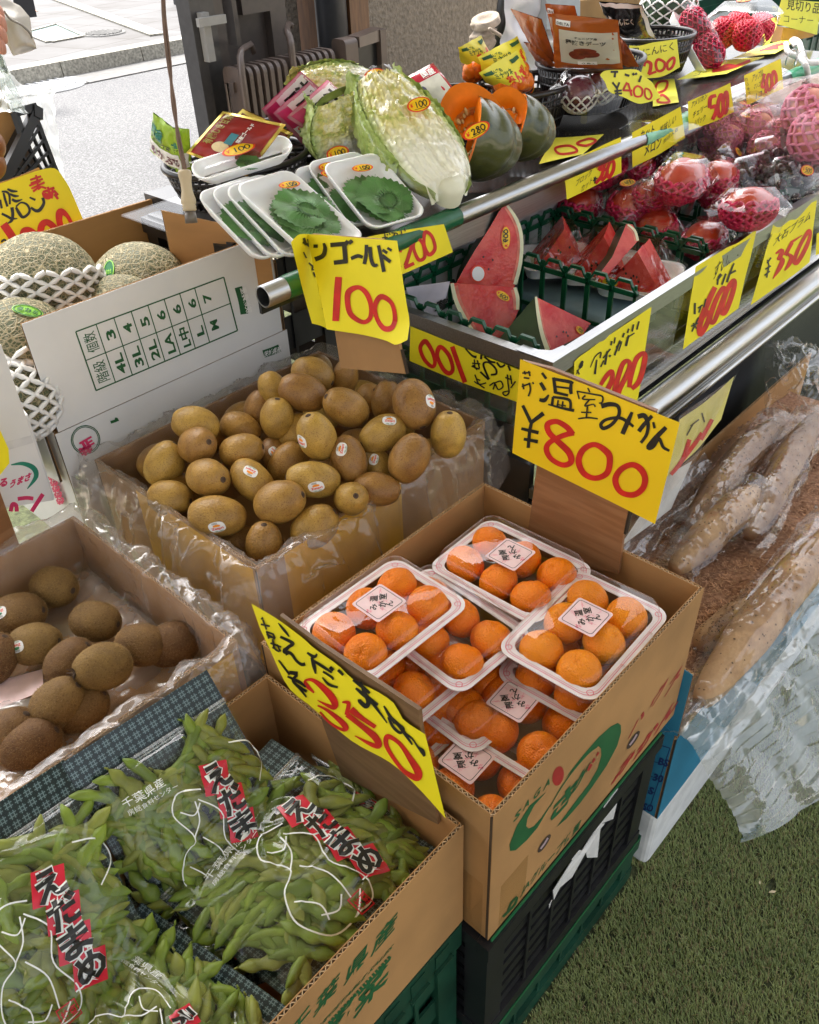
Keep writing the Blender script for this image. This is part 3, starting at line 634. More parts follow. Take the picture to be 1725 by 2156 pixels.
# --- blue yam carton on a foam box
YX0, YX1, YY0, YY1 = .888, 1.75, .285, .62
BLUE = M('blue_carton', (.03, .22, .36), .6, .12, 8., .1, 200., .0005)
ybox = empty('yam_carton', (1.3, .45, .172), 'blue carton of yams bedded in sawdust on a foam box', 'carton', 'produce cartons on the stall')
mats = [BLUE, CARD_IN, CARD_EDGE, CARD_DK]
mb = MB(); cwall(mb, (YX0, YY0), (YX1, YY0), (0, 1), .172, (.395, .40)); mb.build('side_panel', mats, ybox)
mb = MB(); cwall(mb, (YX0, YY1), (YX0, YY0 + .006), (1, 0), .172, (.58, .40)); mb.build('side_panel', mats, ybox)
mb = MB(); cwall(mb, (YX0, YY0 + .16), (YX0 + .001, YY0 + .002), (1, 0), .40, (.57, .545)); mb.build('raised_flap', mats, ybox)
mb = MB(); cwall(mb, (2.2, YY1), (YX0 + .006, YY1), (0, -1), .172, .45); mb.build('side_panel', [CARD, CARD_IN, CARD_EDGE, CARD_DK], ybox)
mb = MB(); mb.box((YX0 + .006, YY0 + .006, .173), (YX1 + .4, YY1 - .006, .178), 1); mb.build('base_panel', mats, ybox)
pb = lambda x, y, off=0.: onX(c5[0] + x * c5[2], c5[1] + y * c5[2], YX0) + V((-off - .0004, 0, 0))
g = MB(); q = [(1300, 690), (1497, 752), (1335, 1228), (1130, 1150)]
for a, b in zip(q, q[1:] + q[:1]): ribbon(g, [a, b], 7, pb, 0)
for t in (.27, .5, .72): ribbon(g, [lerp(q[0], q[3], t), lerp(q[1], q[2], t)], 5, pb, 0)
ribbon(g, [lerp(q[0], q[1], .5), lerp(q[3], q[2], .5)], 5, pb, 0)
for s_, t in (('BS', .13), ('30', .385), ('S', .6), ('SO', .86)):
    a = lerp(q[1], q[2], t - .02); o_ = (a[0] - 76, a[1] + 70); text(g, s_, o_, (38 * len(s_), 10 * len(s_)), (22, -72), pb, .0002, bold=.04)
g.build('navy_grid_print', BLUE_PRINT, ybox)
mb = MB(); N_ = 3
fv = V((.891, .286, .009)); 
def fbox(u, v, k): pass
mb.box((.891, .286, .009), (1.72, .62, .170)); fo = mb.build('foam_box', FOAM); bm_ = fo.modifiers.new('b', 'BEVEL'); bm_.width = .012; bm_.segments = 3
tag(fo, 'worn white polystyrene box on the turf beneath the blue yam carton', 'foam box')

# --- display case
SX, SY, CZ = 1.047, 0.675, .87
case = empty('display_case', (2.6, .9, 0), 'stainless steel display case with a clear front and slotted floor', 'display case')
mb = MB(); mb.box((SX, SY, CZ - .030), (5.2, SY + .020, CZ)); mb.build('top_rail', STEEL, case)
mb = MB(); mb.box((SX, SY + .0205, CZ - .030), (SX + .020, 1.12, CZ - .001)); mb.build('end_rail', STEEL_B, case)
mb = MB(); mb.prism([(SX - .001, SY - .001, CZ + .0008), (SX + .06, SY - .001, CZ + .0008), (SX + .06, SY + .022, CZ + .0008), (SX + .034, SY + .026, CZ + .0008), (SX + .022, SY + .045, CZ + .0008), (SX + .022, SY + .075, CZ + .0008), (SX - .001, SY + .075, CZ + .0008)], (0, 0, .0012)); mb.build('corner_cap', STEEL, case)
mb = MB(); mb.box((SX + .004, SY + .006, .672), (5.2, SY + .010, CZ - .031)); mb.box((SX + .006, SY + .012, .672), (SX + .010, 1.12, CZ - .031)); mb.build('clear_panel', film('case_acrylic', tint=(.97, .97, .97), base=.10, rough=.03, bump=0), case)
mb = MB(); mb.box((SX + .02, SY + .045, .655), (5.2, 1.12, .660)); mb.build('case_floor', STEEL_B, case)
mb = MB()
for i in range(260): x = SX + .03 + i * .012; mb.box((x, SY + .014, .664), (x + .0065, SY + .050, .671))
mb.box((SX + .02, SY + .011, .664), (5.2, SY + .0135, .674)); mb.box((SX + .02, SY + .0505, .664), (5.2, SY + .054, .674)); mb.build('slotted_grille', M('pale_steel', (.75, .75, .74), .3, .03, metal=.7), case)
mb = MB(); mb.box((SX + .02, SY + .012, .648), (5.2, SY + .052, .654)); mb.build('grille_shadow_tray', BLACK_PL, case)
mb = MB(); mb.tube([(SX - .01, SY - .012, .632), (5.2, SY - .012, .632)], .026, 20); mb.box((SX, SY - .016, .585), (5.2, SY + .03, .606)); mb.tube([(SX, SY - .02, .578), (5.2, SY - .02, .578)], .008, 10); mb.build('bumper_rail', M('satin_steel', (.66, .66, .65), .34, .06, 30., .05, 500., .0003, metal=1., stretch=(.5, 10, 10)), case)
mb = MB(); mb.box((SX + .002, SY + .012, .02), (5.2, SY + .03, .575)); mb.box((SX + .001, SY + .032, .02), (SX + .015, 1.12, .655)); mb.build('lower_panel', M('dark_glossy_panel', (.045, .047, .052), .16, .15, 3., spec=.6), case)
mb = MB(); mb.box((SX + .03, 1.1205, .3), (5.2, 1.135, .972)); wp = mb.build('back_panel', M('white_enamel', (.56, .56, .55), .4, .04), case)
for x, z in ((1.325, .958), (1.50, .95), (1.70, .955), (1.9, .955), (1.32, .80), (2.1, .955), (2.3, .955)):
    mb = MB(); mb.poly([(x + .012 * math.cos(t), 1.1195, z + .012 * math.sin(t)) for t in [i * .3927 for i in range(16)]]); mb.build('vent_hole', BLACK_PL, wp)
# --- upper shelf
shelf = empty('shelf_counter', (2.0, 1.3, .99), 'upper shelf counter edged by a steel tube, above the display case', 'shelf')
mb = MB(); mb.box((.93, 1.03, .975), (3.1, 1.62, .998)); mb.build('shelf_top', M('dark_wet_laminate', (.045, .04, .038), .16, .3, 9., spec=.6), shelf)
mb = MB(); prof = [(.015, 0), (.0175, 0), (.0175, 2.45), (.015, 2.45), (.015, 0)]
mb.lathe(prof, 24, (0, 0, 0), 0, Matrix.Translation((.735, 1.0, 1.003)) @ Matrix.Rotation(R(90), 4, 'Y')); mb.build('edge_tube', STEEL, shelf)
GT = M('green_vinyl_sleeve', (.015, .115, .05), .25, .2, 30., .35, 25., .004); GT2 = M('mint_vinyl_sleeve', (.25, .62, .42), .25, .12, 20., .3, 25., .003)
for a, b, mt in ((.775, 1.19, GT), (1.84, 2.06, GT2), (2.62, 3.25, M('bright_green_sleeve', (.05, .36, .19), .28, .12, 20., .3, 25., .003))):
    mb = MB(); mb.grid(lambda u, v: V((a + (b - a) * u, 1.0 + (.0192 + .0014 * N1((u * 9, v * 6, a), 2)) * math.cos(6.2832 * v), 1.003 + (.0192 + .0014 * N1((u * 9, v * 6, a), 2)) * math.sin(6.2832 * v))), 24, 20, cv=True); mb.build('vinyl_sleeve', mt, shelf)
mb = MB(); mb.box((1.07, 1.025, .93), (3.1, 1.03, .992)); mb.build('front_apron', STEEL_B, shelf)
mb = MB(); mb.box((.745, 1.022, .965), (1.069, 1.028, .992)); mb.build('end_apron', BLACK_PL, shelf)
mb = MB()
mb.grid(lambda u, v: V((2.06 + .56 * u, .985 + .035 * v, 1.031 - .012 * (1 - v) ** 2)), 8, 4); mb.build('clear_edge_strip', film('glare_strip', base=.25, rough=.1, bump=.1), shelf)
bx = crate('plastic_crate', 'black translucent crate supporting the left end of the upper shelf', .885, 1.12, 1.275, 1.56, .55, .973, BLACK_PL, bars=3, group=CG)
mb = MB(); mb.box((.89, 1.28, .9735), (.928, 1.555, .978)); mb.build('lid', BLACK_PL, bx)
mb = MB(); ac = [onZ(*p, .999) for p in [(255, 455), (385, 412), (430, 430), (360, 492)]]; mb.prism(ac, (0, 0, .003)); tag(mb.build('acrylic_sheet', film('acrylic', base=.03, fres=.12, bump=0)), 'clear acrylic sheet jutting out over the road beside the black crate', 'acrylic sheet')
# ================================================================== handwritten signs
def D(mb, s, o, u, v, w, place, off=.0008): digits(mb, s, o, u, v, w, place, off)
def S(mb, place, w, *strokes, closed=False, off=.0008):
    for i, st in enumerate(strokes): ribbon(mb, st, w, place, off + .0001 * (i % 7), 0, closed)
def TX(mb, s, o, u, v, place, bold=.025): text(mb, s, o, u, v, place, .0008, 0, bold)
# --- gold kiwi sign on its cardboard stand
cA = crop(1150, 900, 700)
kp0, kp1 = onZ(690, 720, .93), onZ(862, 735, .93)
kd = (V((.955, .90, 0)) - V((.975, 1.16, 0))).normalized(); kn = V((kd.y, -kd.x, 0)).normalized(); kn = (kn + V((0, 0, .10))).normalized()
kbase = V((.772, .824, .9))
def pk(x, y, off=0.):
    p = onP(cA[0] + x * cA[2], cA[1] + y * cA[2], kbase, kn); return p + (kn if kn.dot(O - kbase) > 0 else -kn) * off
mb = MB(); q = [pk(*p, -.007) for p in [(200, 95), (900, 150), (1072, 1240), (1130, 1480), (490, 1420), (430, 1040)]]
nn = -(kn if kn.dot(O - kbase) > 0 else -kn) * .005
stand = MB(); stand.prism(q, nn); so_ = tag(stand.build('cardboard_stand', CARD), 'upright cardboard board behind the gold kiwifruit holding the 100 yen sign', 'sign board')
mb = MB()
for i in range(46):
    a = lerp((1072, 1240), (1130, 1480), i / 46); b_ = lerp((1072, 1240), (1130, 1480), (i + .55) / 46); p, p_ = pk(*a, -.007), pk(*b_, -.007); e = (p_ - p); sd_ = kd * .0012
    mb.hexa([p + sd_, p_ + sd_, p_ + sd_ + nn, p + sd_ + nn, p + sd_ * 1.8, p_ + sd_ * 1.8, p_ + sd_ * 1.8 + nn, p + sd_ * 1.8 + nn])
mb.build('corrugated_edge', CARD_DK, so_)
def drawA(k, r, P):
    S(k, P, 40, [(255, 190), (300, 210)], [(345, 150), (370, 240), (350, 300), (290, 345)]) if 0 else None
    S(k, P, 34, [(270, 205), (312, 205)], [(368, 175, 22), (382, 230, 38), (360, 300, 44), (285, 335, 46)])
    S(k, P, 44, [(430, 195), (570, 185)], [(560, 185), (575, 370)], [(465, 370), (590, 355)], [(570, 160), (600, 190)], [(610, 152), (635, 180)])
    S(k, P, 36, [(625, 330, 34), (690, 305, 38), (740, 318, 30)], [(775, 195, 34), (772, 290, 36), (755, 385, 34)], [(810, 215, 34), (822, 330, 36), (850, 395, 38), (890, 390, 26)])
    S(k, P, 40, [(893, 200, 34), (955, 460, 40)], [(930, 300, 40), (1020, 362, 36)], [(935, 245, 30), (985, 275, 30)], [(985, 225, 26), (1030, 250, 26)])
    S(r, P, 60, [(508, 510, 62), (495, 700, 66), (480, 945, 62)])
    S(r, P, 50, [(700, 615, 44), (610, 650, 58), (590, 740, 52), (620, 880, 50), (730, 958, 44), (805, 920, 44), (820, 800, 48), (780, 680, 52)], closed=True)
    S(r, P, 50, [(925, 705, 56), (860, 800, 48), (880, 930, 44), (960, 1015, 50), (1050, 1000, 56), (1068, 880, 46), (1030, 760, 44)], closed=True)
curlA = lambda x, y: .0022 * math.sin(x * .006) + (.012 * max(0, (y - 950) / 200) * max(0, (x - 700) / 500))
paper_sign('price_sign', 'yellow sign with black kana and red 100 on the stand behind the gold kiwifruit', cA, (kbase, kn), [(200, 88), (420, 100), (720, 130), (1080, 155)], [(395, 1025), (700, 1080), (1000, 1130), (1130, 1160), (1250, 1110)], drawA, curl=curlA)
# the part folded round the edge of the stand
fn_ = (kn if kn.dot(O - kbase) > 0 else -kn); fpl = (pk(210, 100, .002), (fn_ * .55 - kd * .83).normalized())
def drawA2(k, r, P):
    S(k, P, 26, [(150, 165), (225, 210)], [(158, 125), (178, 195)], [(200, 135), (222, 215)], [(222, 200, 16), (232, 270, 5)])
    S(k, P, 14, [(155, 265), (185, 325)], [(210, 370), (255, 415)], [(255, 395), (240, 440)], [(240, 440), (258, 438)], [(252, 462), (272, 512)])
    S(k, P, 22, [(318, 505, 30), (308, 600, 24), (322, 690, 14), (345, 830, 10)], [(330, 720), (380, 715)], [(340, 740, 14), (378, 742, 16)])
    S(k, P, 34, [(338, 832), (418, 795)])
paper_sign('price_sign', 'narrow yellow sign flap folded around the left edge of the kiwifruit board', cA, fpl, [(30, 170), (110, 95), (215, 88)], [(240, 970), (320, 990), (397, 1026)], drawA2, nu=10)
# --- mandarin sign and its wood-print board
cB = crop(2020, 1420, 720); sp0 = V((.884 - .012, .5, .8)); sn = V((-1, 0, .05))
def ps(x, y, off=0.): return onP(cB[0] + x * cB[2], cB[1] + y * cB[2], sp0, sn) + V((-off, 0, 0))
WOODP = M('wood_print_board', (.30, .145, .062), .4, .16, 7., .05, 200., col2=(.235, .105, .04), stretch=(1, 1.2, 14), lo=.42, hi=.6)
mb = MB(); mb.prism([ps(*p, -.0015) for p in [(150, 60), (430, 130), (1440, 540), (1175, 1500), (1130, 1720), (1080, 2100), (180, 1900), (235, 1560), (310, 1000)]], (.006, 0, 0))
wb = tag(mb.build('sign_board', WOODP), 'brown wood-print board standing in the mandarin carton behind its price sign', 'sign board')
mb = MB()
for i in range(40):
    a = lerp((1178, 1500), (1132, 1720), i / 40); b_ = lerp((1178, 1500), (1132, 1720), (i + .5) / 40); p, p_ = ps(*a, -.0015), ps(*b_, -.0015); e = V((0, -.0035, 0)); dx = V((.006, 0, 0))
    mb.hexa([p, p_, p_ + dx, p + dx, p + e, p_ + e, p_ + e + dx, p + e + dx])
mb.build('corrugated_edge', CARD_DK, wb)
def drawB(k, r, P):
    S(k, P, 30, [(360, 168, 24), (400, 225, 26)], [(345, 262, 32), (388, 335, 34)], [(335, 425, 30), (385, 430, 40), (425, 378, 16)])
    S(k, P, 36, [(470, 212, 30), (490, 365, 36)], [(460, 225, 28), (620, 255, 34), (655, 275, 30)], [(640, 262, 28), (632, 330, 34), (640, 372, 30)], [(490, 300, 18), (635, 318, 20)], [(485, 355, 26), (610, 385, 26)])
    S(k, P, 30, [(465, 400, 26), (455, 480, 28)], [(462, 400, 24), (600, 420, 28), (632, 455, 26), (630, 515, 26)], [(515, 430, 16), (505, 500, 18)], [(560, 440, 16), (552, 508, 18)], [(420, 470, 14), (550, 505, 24), (668, 530, 30)], [(500, 470, 10), (590, 485, 12)])
    S(k, P, 16, [(795, 315, 14), (815, 355, 14)], [(695, 345, 14), (715, 420, 14)], [(690, 345, 14), (850, 375, 16), (935, 395, 16), (935, 450, 18), (905, 460, 14)], [(775, 385, 18), (750, 420, 14), (870, 425, 12)], [(815, 425, 16), (770, 485, 16), (850, 470, 12), (870, 495, 16)], [(795, 490, 16), (785, 605, 16)], [(735, 545, 14), (835, 548, 14)], [(705, 608, 14), (800, 598, 16), (895, 608, 14)])
    S(k, P, 30, [(925, 490, 46), (1010, 470, 44), (1085, 490, 36), (1095, 570, 34), (1030, 660, 34), (950, 700, 36), (925, 660, 34), (980, 615, 30), (1100, 600, 32), (1180, 640, 30), (1235, 685, 24)], [(1222, 545, 28), (1180, 640, 46), (1130, 755, 44)])
    S(k, P, 34, [(1275, 590, 46), (1340, 580, 48), (1375, 660, 36), (1360, 760, 32), (1305, 840, 30)], [(1415, 580, 34), (1340, 660, 40), (1285, 730, 40)], [(1425, 640, 24), (1440, 700, 24)])
    S(k, P, 40, [(1550, 690, 40), (1450, 790, 48), (1380, 880, 50), (1420, 870, 50), (1480, 800, 34), (1520, 880, 30), (1580, 915, 24)])
    S(k, P, 34, [(175, 480, 30), (255, 640, 34)], [(375, 555, 44), (255, 645, 34)], [(262, 640, 32), (245, 730, 32), (232, 885, 32)], [(165, 700, 28), (330, 740, 34)], [(190, 800, 28), (325, 825, 34)])
    S(k, P, 16, [(170, 172), (250, 165)], [(190, 150), (200, 185)], [(232, 150), (245, 200)], [(185, 215), (240, 222)], [(165, 300), (245, 270)], [(175, 270), (185, 325)], [(240, 262), (250, 330), (230, 392)], [(268, 258), (280, 275)])
    S(r, P, 60, [(655, 760, 56), (600, 690, 54), (500, 635, 50), (415, 660, 56), (430, 740, 54), (520, 830, 58), (620, 930, 62), (640, 1020, 58), (560, 1050, 50), (450, 990, 48), (405, 900, 54), (440, 830, 50), (560, 770, 50), (665, 742, 52)])
    S(r, P, 60, [(870, 855, 50), (760, 900, 58), (712, 1010, 60), (760, 1130, 56), (870, 1178, 52), (980, 1130, 58), (1010, 1010, 60), (985, 930, 64)], closed=True)
    S(r, P, 60, [(1215, 1050, 54), (1110, 1100, 56), (1060, 1200, 60), (1110, 1310, 52), (1230, 1340, 56), (1320, 1280, 58), (1345, 1180, 60), (1300, 1090, 62)], closed=True)
paper_sign('price_sign', 'large deep yellow sign with brushed black characters and red 800 above the mandarins', cB, (sp0, sn), [(148, 38), (1680, 645)], [(75, 935), (1440, 1620)], drawB, mat=ORANGE_YEL, amp=.0015)
# --- edamame sign
cC = crop(1000, 2400, 800); ep0 = V((.392, .5, .7)); en = V((-1, 0, .02))
def pc(x, y, off=0.): return onP(cC[0] + x * cC[2], cC[1] + y * cC[2], ep0, en) + V((-off, 0, 0))
WOODD = M('dark_wood_print_board', (.20, .115, .055), .5, .2, 7., .05, 200., col2=(.15, .08, .035), stretch=(1, 1.2, 14), lo=.42, hi=.6)
mb = MB(); mb.prism([pc(*p, -.0045) for p in [(230, 150), (570, 400), (900, 620), (1200, 820), (1430, 975), (1440, 1090), (1560, 1770), (1600, 1960), (770, 1540), (620, 1130), (570, 970)]], (.005, 0, 0)); tag(mb.build('sign_board', WOODD), 'dark wood-print board inside the edamame carton carrying the 350 yen sign', 'sign board')
def drawC(k, r, P):
    S(k, P, 16, [(105, 150, 24), (118, 160, 20)], [(100, 205, 16), (178, 222, 14)], [(118, 165, 14), (150, 250, 14)])
    S(k, P, 15, [(145, 268), (205, 290)], [(150, 290, 18), (225, 330, 18)], [(150, 265), (172, 330)], [(205, 285), (225, 325)], [(165, 310), (210, 320)], [(185, 365, 16), (280, 400, 14)], [(205, 330, 18), (222, 410, 16), (262, 440, 12)], [(240, 380, 14), (270, 440, 16)], [(200, 400, 12), (212, 415, 14)])
    S(k, P, 24, [(250, 195, 8), (300, 255, 22), (345, 312, 10)], [(268, 312, 22), (375, 368, 28), (340, 400, 30), (305, 440, 36), (360, 455, 26), (410, 520, 22), (455, 550, 28), (485, 545, 30)], [(300, 410, 20), (330, 470, 24)])
    S(k, P, 22, [(252, 515, 14), (310, 590, 18), (350, 640, 20)], [(345, 620, 30), (420, 630, 38)], [(330, 655, 16), (430, 700, 28), (490, 745, 16)], [(415, 640, 24), (380, 690, 26), (440, 760, 24), (495, 835, 10)], [(400, 715, 16), (500, 785, 22)])
    S(k, P, 28, [(500, 450, 16), (560, 485, 28), (585, 460, 14)], [(540, 490, 22), (560, 560, 34), (575, 630, 12)], [(560, 520, 20), (640, 570, 26), (715, 620, 16)], [(640, 610, 18), (710, 655, 20), (730, 680, 16)], [(635, 660, 10), (690, 720, 24), (770, 745, 18)], [(700, 570), (730, 600)], [(770, 595, 26), (815, 640, 22)])
    S(k, P, 28, [(895, 685, 20), (970, 740, 30), (1040, 800, 20)], [(920, 755, 18), (1000, 820, 34), (1110, 900, 22)], [(960, 700, 22), (1000, 800, 34), (1030, 870, 40), (1010, 910, 40), (960, 870, 34), (955, 850, 30)], [(1040, 850, 34), (1100, 930, 22), (1190, 1055, 8)])
    S(k, P, 26, [(1160, 910, 14), (1220, 1010, 28), (1290, 1080, 30), (1360, 1180, 24), (1405, 1245, 14)], [(1200, 1005, 22), (1240, 1090, 24), (1300, 1140, 26), (1330, 1110, 22), (1290, 1070, 18), (1240, 1050, 20)], [(1320, 1130, 20), (1400, 1190, 14), (1450, 1260, 16), (1490, 1300, 40), (1510, 1345, 18)])
    S(r, P, 50, [(560, 795, 14), (500, 735, 36), (485, 690, 18), (560, 690, 34), (680, 790, 60), (740, 880, 60), (720, 920, 40), (590, 860, 6)])
    S(r, P, 50, [(590, 905, 14), (680, 950, 28), (790, 1040, 48), (835, 1100, 48), (790, 1110, 26), (690, 1050, 20), (610, 960, 16)])
    S(r, P, 46, [(805, 875, 14), (860, 885, 36), (840, 985, 34)], [(880, 935, 60), (970, 1010, 42), (1090, 1090, 34)], [(845, 980, 46), (960, 1070, 46), (1080, 1170, 60), (1120, 1250, 50), (1050, 1240, 36), (910, 1165, 6)])
    S(r, P, 46, [(1190, 1175, 46), (1180, 1240, 40), (1230, 1340, 34), (1330, 1470, 36), (1440, 1530, 60), (1455, 1480, 66), (1390, 1370, 50), (1310, 1250, 34), (1240, 1190, 36)], closed=True)
paper_sign('price_sign', 'curved yellow sign with brushed black kana and red 350 over the bagged edamame', cC, (ep0, en), [(15, 30), (240, 165), (460, 330), (560, 420), (760, 560), (900, 690), (1100, 790), (1250, 900), (1320, 1030), (1510, 1160)], [(90, 250), (175, 430), (330, 750), (520, 910), (760, 1120), (930, 1250), (1220, 1410), (1450, 1620), (1690, 1885)], drawC, amp=.001)
# --- melon sign
cD = crop(0, 650, 400); dp0 = onZ(70, 470, .98); dn = V((-.35, -1, .25))
def drawD(k, r, P):
    S(k, P, 40, [(30, 500, 30), (110, 505, 40), (160, 560, 40), (170, 720, 36)], [(60, 520, 36), (90, 640, 44), (130, 760, 40)], [(0, 640), (30, 790)], [(125, 455, 32), (210, 490, 50), (300, 495, 20)], [(170, 540, 32), (250, 575, 48), (325, 575, 16)], [(205, 630, 40), (280, 665, 52), (385, 632, 14)])
    S(k, P, 48, [(30, 880, 40), (130, 930, 44), (200, 965, 44), (300, 965, 14)], [(205, 770, 60), (220, 900, 54), (200, 1000, 50), (130, 1050, 20)])
    S(k, P, 50, [(275, 770, 40), (330, 870, 60), (390, 940, 50), (470, 900, 46), (510, 820, 44), (460, 720, 40), (360, 690, 30), (275, 760, 30)])
    S(k, P, 44, [(510, 600, 30), (610, 645, 40)], [(735, 605, 50), (755, 700, 50), (690, 810, 60), (620, 830, 55), (530, 775, 40)])
    S(k, P, 36, [(20, 1370), (75, 1330), (120, 1390), (75, 1430)], [(0, 1500), (70, 1540)])
    S(r, P, 36, [(520, 300), (710, 235)], [(620, 215), (650, 320)], [(530, 360), (740, 280)], [(505, 400), (700, 320)], [(540, 450), (770, 340)], [(640, 300), (660, 440)], [(570, 500), (690, 420), (800, 445)], [(640, 400, 60), (690, 460, 60)])
    S(r, P, 40, [(735, 505, 36), (840, 490, 50), (850, 600, 60), (770, 590, 50), (735, 510, 36)], [(820, 420), (850, 480)], [(850, 460), (940, 430)], [(910, 440), (890, 620)], [(930, 480), (1000, 560)], [(940, 540, 50), (1000, 630, 40)], [(760, 540, 60), (850, 570, 60)], [(840, 540, 40), (930, 500, 40)])
    S(r, P, 140, [(60, 1060), (190, 1250), (290, 1420)])
    S(r, P, 130, [(410, 1400, 120), (410, 1200, 130), (520, 1180, 120), (680, 1320, 130)], off=.001)
    S(r, P, 140, [(690, 1260, 120), (720, 1080, 120), (820, 1030, 110), (960, 1150, 110), (1030, 1300, 120), (1010, 1400, 130)], off=.0014)
    S(r, P, 110, [(1040, 850, 130), (1020, 1000, 110), (1090, 1200, 110), (1200, 1310, 100), (1300, 1270, 90), (1260, 1120, 70), (1160, 920, 70)], closed=True, off=.0018)
paper_sign('price_sign', 'crumpled yellow sign with red 1000 and black kana standing behind the netted melons', cD, (dp0, dn), [(-300, 430), (0, 360), (350, 240), (700, 125), (950, 98), (1100, 270), (1200, 430)], [(-200, 1900), (300, 1720), (800, 1600), (1280, 1515), (1320, 1400), (1460, 1240), (1500, 1130)], drawD, amp=.004, fr=14)
mb = MB(); dq = lambda x, y, o_=0: onP(cD[0] + x * cD[2], cD[1] + y * cD[2], dp0, dn) + dn.normalized() * o_
mb.prism([dq(*p, -.006) for p in [(-300, 420), (0, 345), (350, 225), (680, 80), (690, 110), (800, 1600), (-200, 1900)]], -dn.normalized() * .005); tag(mb.build('sign_board', CARD), 'brown cardboard board behind the 1000 yen melon sign', 'sign board')
# --- avocado sign under the shelf tube (half hidden by the kiwi sign)
av0 = V((1.0, .985, .95)); 
def drawAv(k, r, P):
    S(k, P, 12, [(930, 125), (985, 118)], [(955, 80), (965, 150)], [(975, 85), (985, 100)], [(1000, 75), (1008, 95)], [(1020, 75), (1080, 85), (1060, 150)], [(1055, 75), (1025, 150)], [(1115, 45), (1150, 215)], [(1130, 140), (1185, 125)], [(1150, 30), (1160, 60)], [(1100, 130), (1110, 205)])
    S(k, P, 10, [(1100, 380), (1115, 410)], [(1100, 430), (1115, 445)])
    S(r, P, 34, [(1105, 265, 30), (1150, 190, 34), (1215, 205, 36), (1190, 310, 36), (1160, 400, 40)], [(1150, 420, 34), (1245, 375, 34)])
    S(r, P, 32, [(1265, 130, 34), (1240, 220, 30), (1290, 340, 36), (1350, 310, 34), (1330, 180, 32)], closed=True)
    S(r, P, 34, [(1355, 70, 38), (1345, 190, 30), (1390, 290, 40), (1450, 230, 34), (1420, 110, 32)], closed=True)
paper_sign('price_sign', 'yellow sign with red 200 hanging below the shelf tube next to the kiwifruit sign', cA, (av0, V((-.1, -1, .1))), [(700, 160), (860, 100), (1540, -10)], [(800, 590), (1105, 495), (1628, 265)], drawAv)
# --- upside-down 100 sign inside the case end
cF = crop(1600, 1280, 520); fx0 = V((SX - .002, .8, .8))
def drawF(k, r, P):
    S(r, P, 60, [(330, 280, 64), (275, 370, 50), (330, 520, 50), (430, 615, 50), (470, 560, 50), (440, 430, 50), (380, 320, 56)], closed=True)
    S(r, P, 60, [(520, 370, 64), (500, 480, 50), (580, 650, 55), (660, 705, 60), (705, 640, 50), (660, 480, 54), (570, 370, 54)], closed=True)
    S(r, P, 62, [(695, 350), (780, 590), (868, 825)])
    S(k, P, 26, [(870, 375, 20), (960, 470, 26), (1020, 490, 40)], [(1085, 460, 30), (1080, 520, 30)], [(1120, 480), (1200, 545), (1270, 560)], [(1290, 560), (1340, 620), (1400, 590)], [(1440, 600), (1470, 670)])
    S(k, P, 26, [(1070, 685), (1180, 790)], [(1185, 785), (1110, 590), (1180, 560), (1270, 640), (1280, 710), (1210, 725)])
    S(k, P, 18, [(960, 570), (1070, 580)], [(990, 520), (1000, 640)], [(1030, 530), (1060, 640)], [(955, 610), (1060, 650)], [(970, 590), (1030, 660)], [(990, 810), (1060, 850), (1150, 830)], [(1000, 720), (1050, 840), (1130, 900)], [(1020, 780), (1070, 800)])
    S(k, P, 20, [(1190, 870), (1260, 830), (1240, 920)], [(1270, 830), (1340, 810), (1370, 880), (1310, 920), (1270, 850)], [(1440, 850), (1450, 960), (1400, 1000), (1370, 960), (1440, 940)], [(1400, 760), (1490, 790)], [(1430, 720), (1440, 850)], [(1470, 730), (1490, 850)], [(1475, 900), (1540, 810)])
paper_sign('price_sign', 'yellow sign with an upside-down red 100 on the end of the steel display case', cF, (fx0, V((-1, 0, 0))), [(140, 78), (900, 390), (1590, 665)], [(130, 540), (800, 820), (1590, 1100)], drawF, amp=.0008)
# --- signs along the front of the case
def G(name, label, cr_, pl, top, bot, fn, **k): return paper_sign(name, label, cr_, pl, top, bot, fn, **k)
FP = (V((1.3, SY - .003, .78)), V((0, -1, .04)))
cG = crop(2200, 1180, 500)
def drawG(k, r, P):
    S(k, P, 22, [(350, 1090, 10), (395, 1010, 16)], [(365, 1030), (395, 1090)], [(400, 1010), (440, 930), (430, 915), (395, 985), (420, 990), (440, 950)])
    S(k, P, 20, [(552, 998, 10), (620, 850, 16), (700, 790, 22), (690, 870, 20)], [(645, 890, 20), (620, 1090, 32)], [(700, 990, 20), (740, 900, 16)], [(730, 870, 18), (830, 740, 20)], [(790, 770, 22), (755, 960, 30)], [(810, 830, 32), (830, 845, 32)], [(835, 690), (850, 630)], [(880, 665), (895, 580)])
    S(k, P, 24, [(905, 720, 18), (980, 640, 20), (940, 770, 20)], [(960, 620, 20), (885, 830, 26)], [(995, 580), (1015, 520)], [(1060, 520), (1080, 460)], [(1080, 550, 26), (1040, 700, 34)], [(1050, 590, 16), (1160, 520, 18)], [(1125, 500), (1145, 400)], [(1195, 475), (1225, 360)])
    S(r, P, 70, [(700, 1240, 50), (780, 1110, 60), (850, 1050, 60), (850, 1170, 66), (790, 1300, 70)])
    S(r, P, 72, [(880, 1340, 70), (920, 1180, 70), (1000, 950, 66), (1080, 910, 60), (1090, 1010, 66), (960, 1280, 70), (930, 1360, 70)])
    S(r, P, 72, [(1085, 1270, 60), (1110, 1110, 70), (1190, 880, 66), (1290, 800, 60), (1300, 900, 72), (1220, 1180, 72), (1120, 1290, 60)])
G('price_sign', 'yellow avocado sign with red 200 at the near corner of the case front', cG, FP, [(330, 925), (400, 850), (560, 740), (980, 440), (1405, 160)], [(330, 1130), (700, 1400), (1100, 1560), (1215, 1420)], drawG)
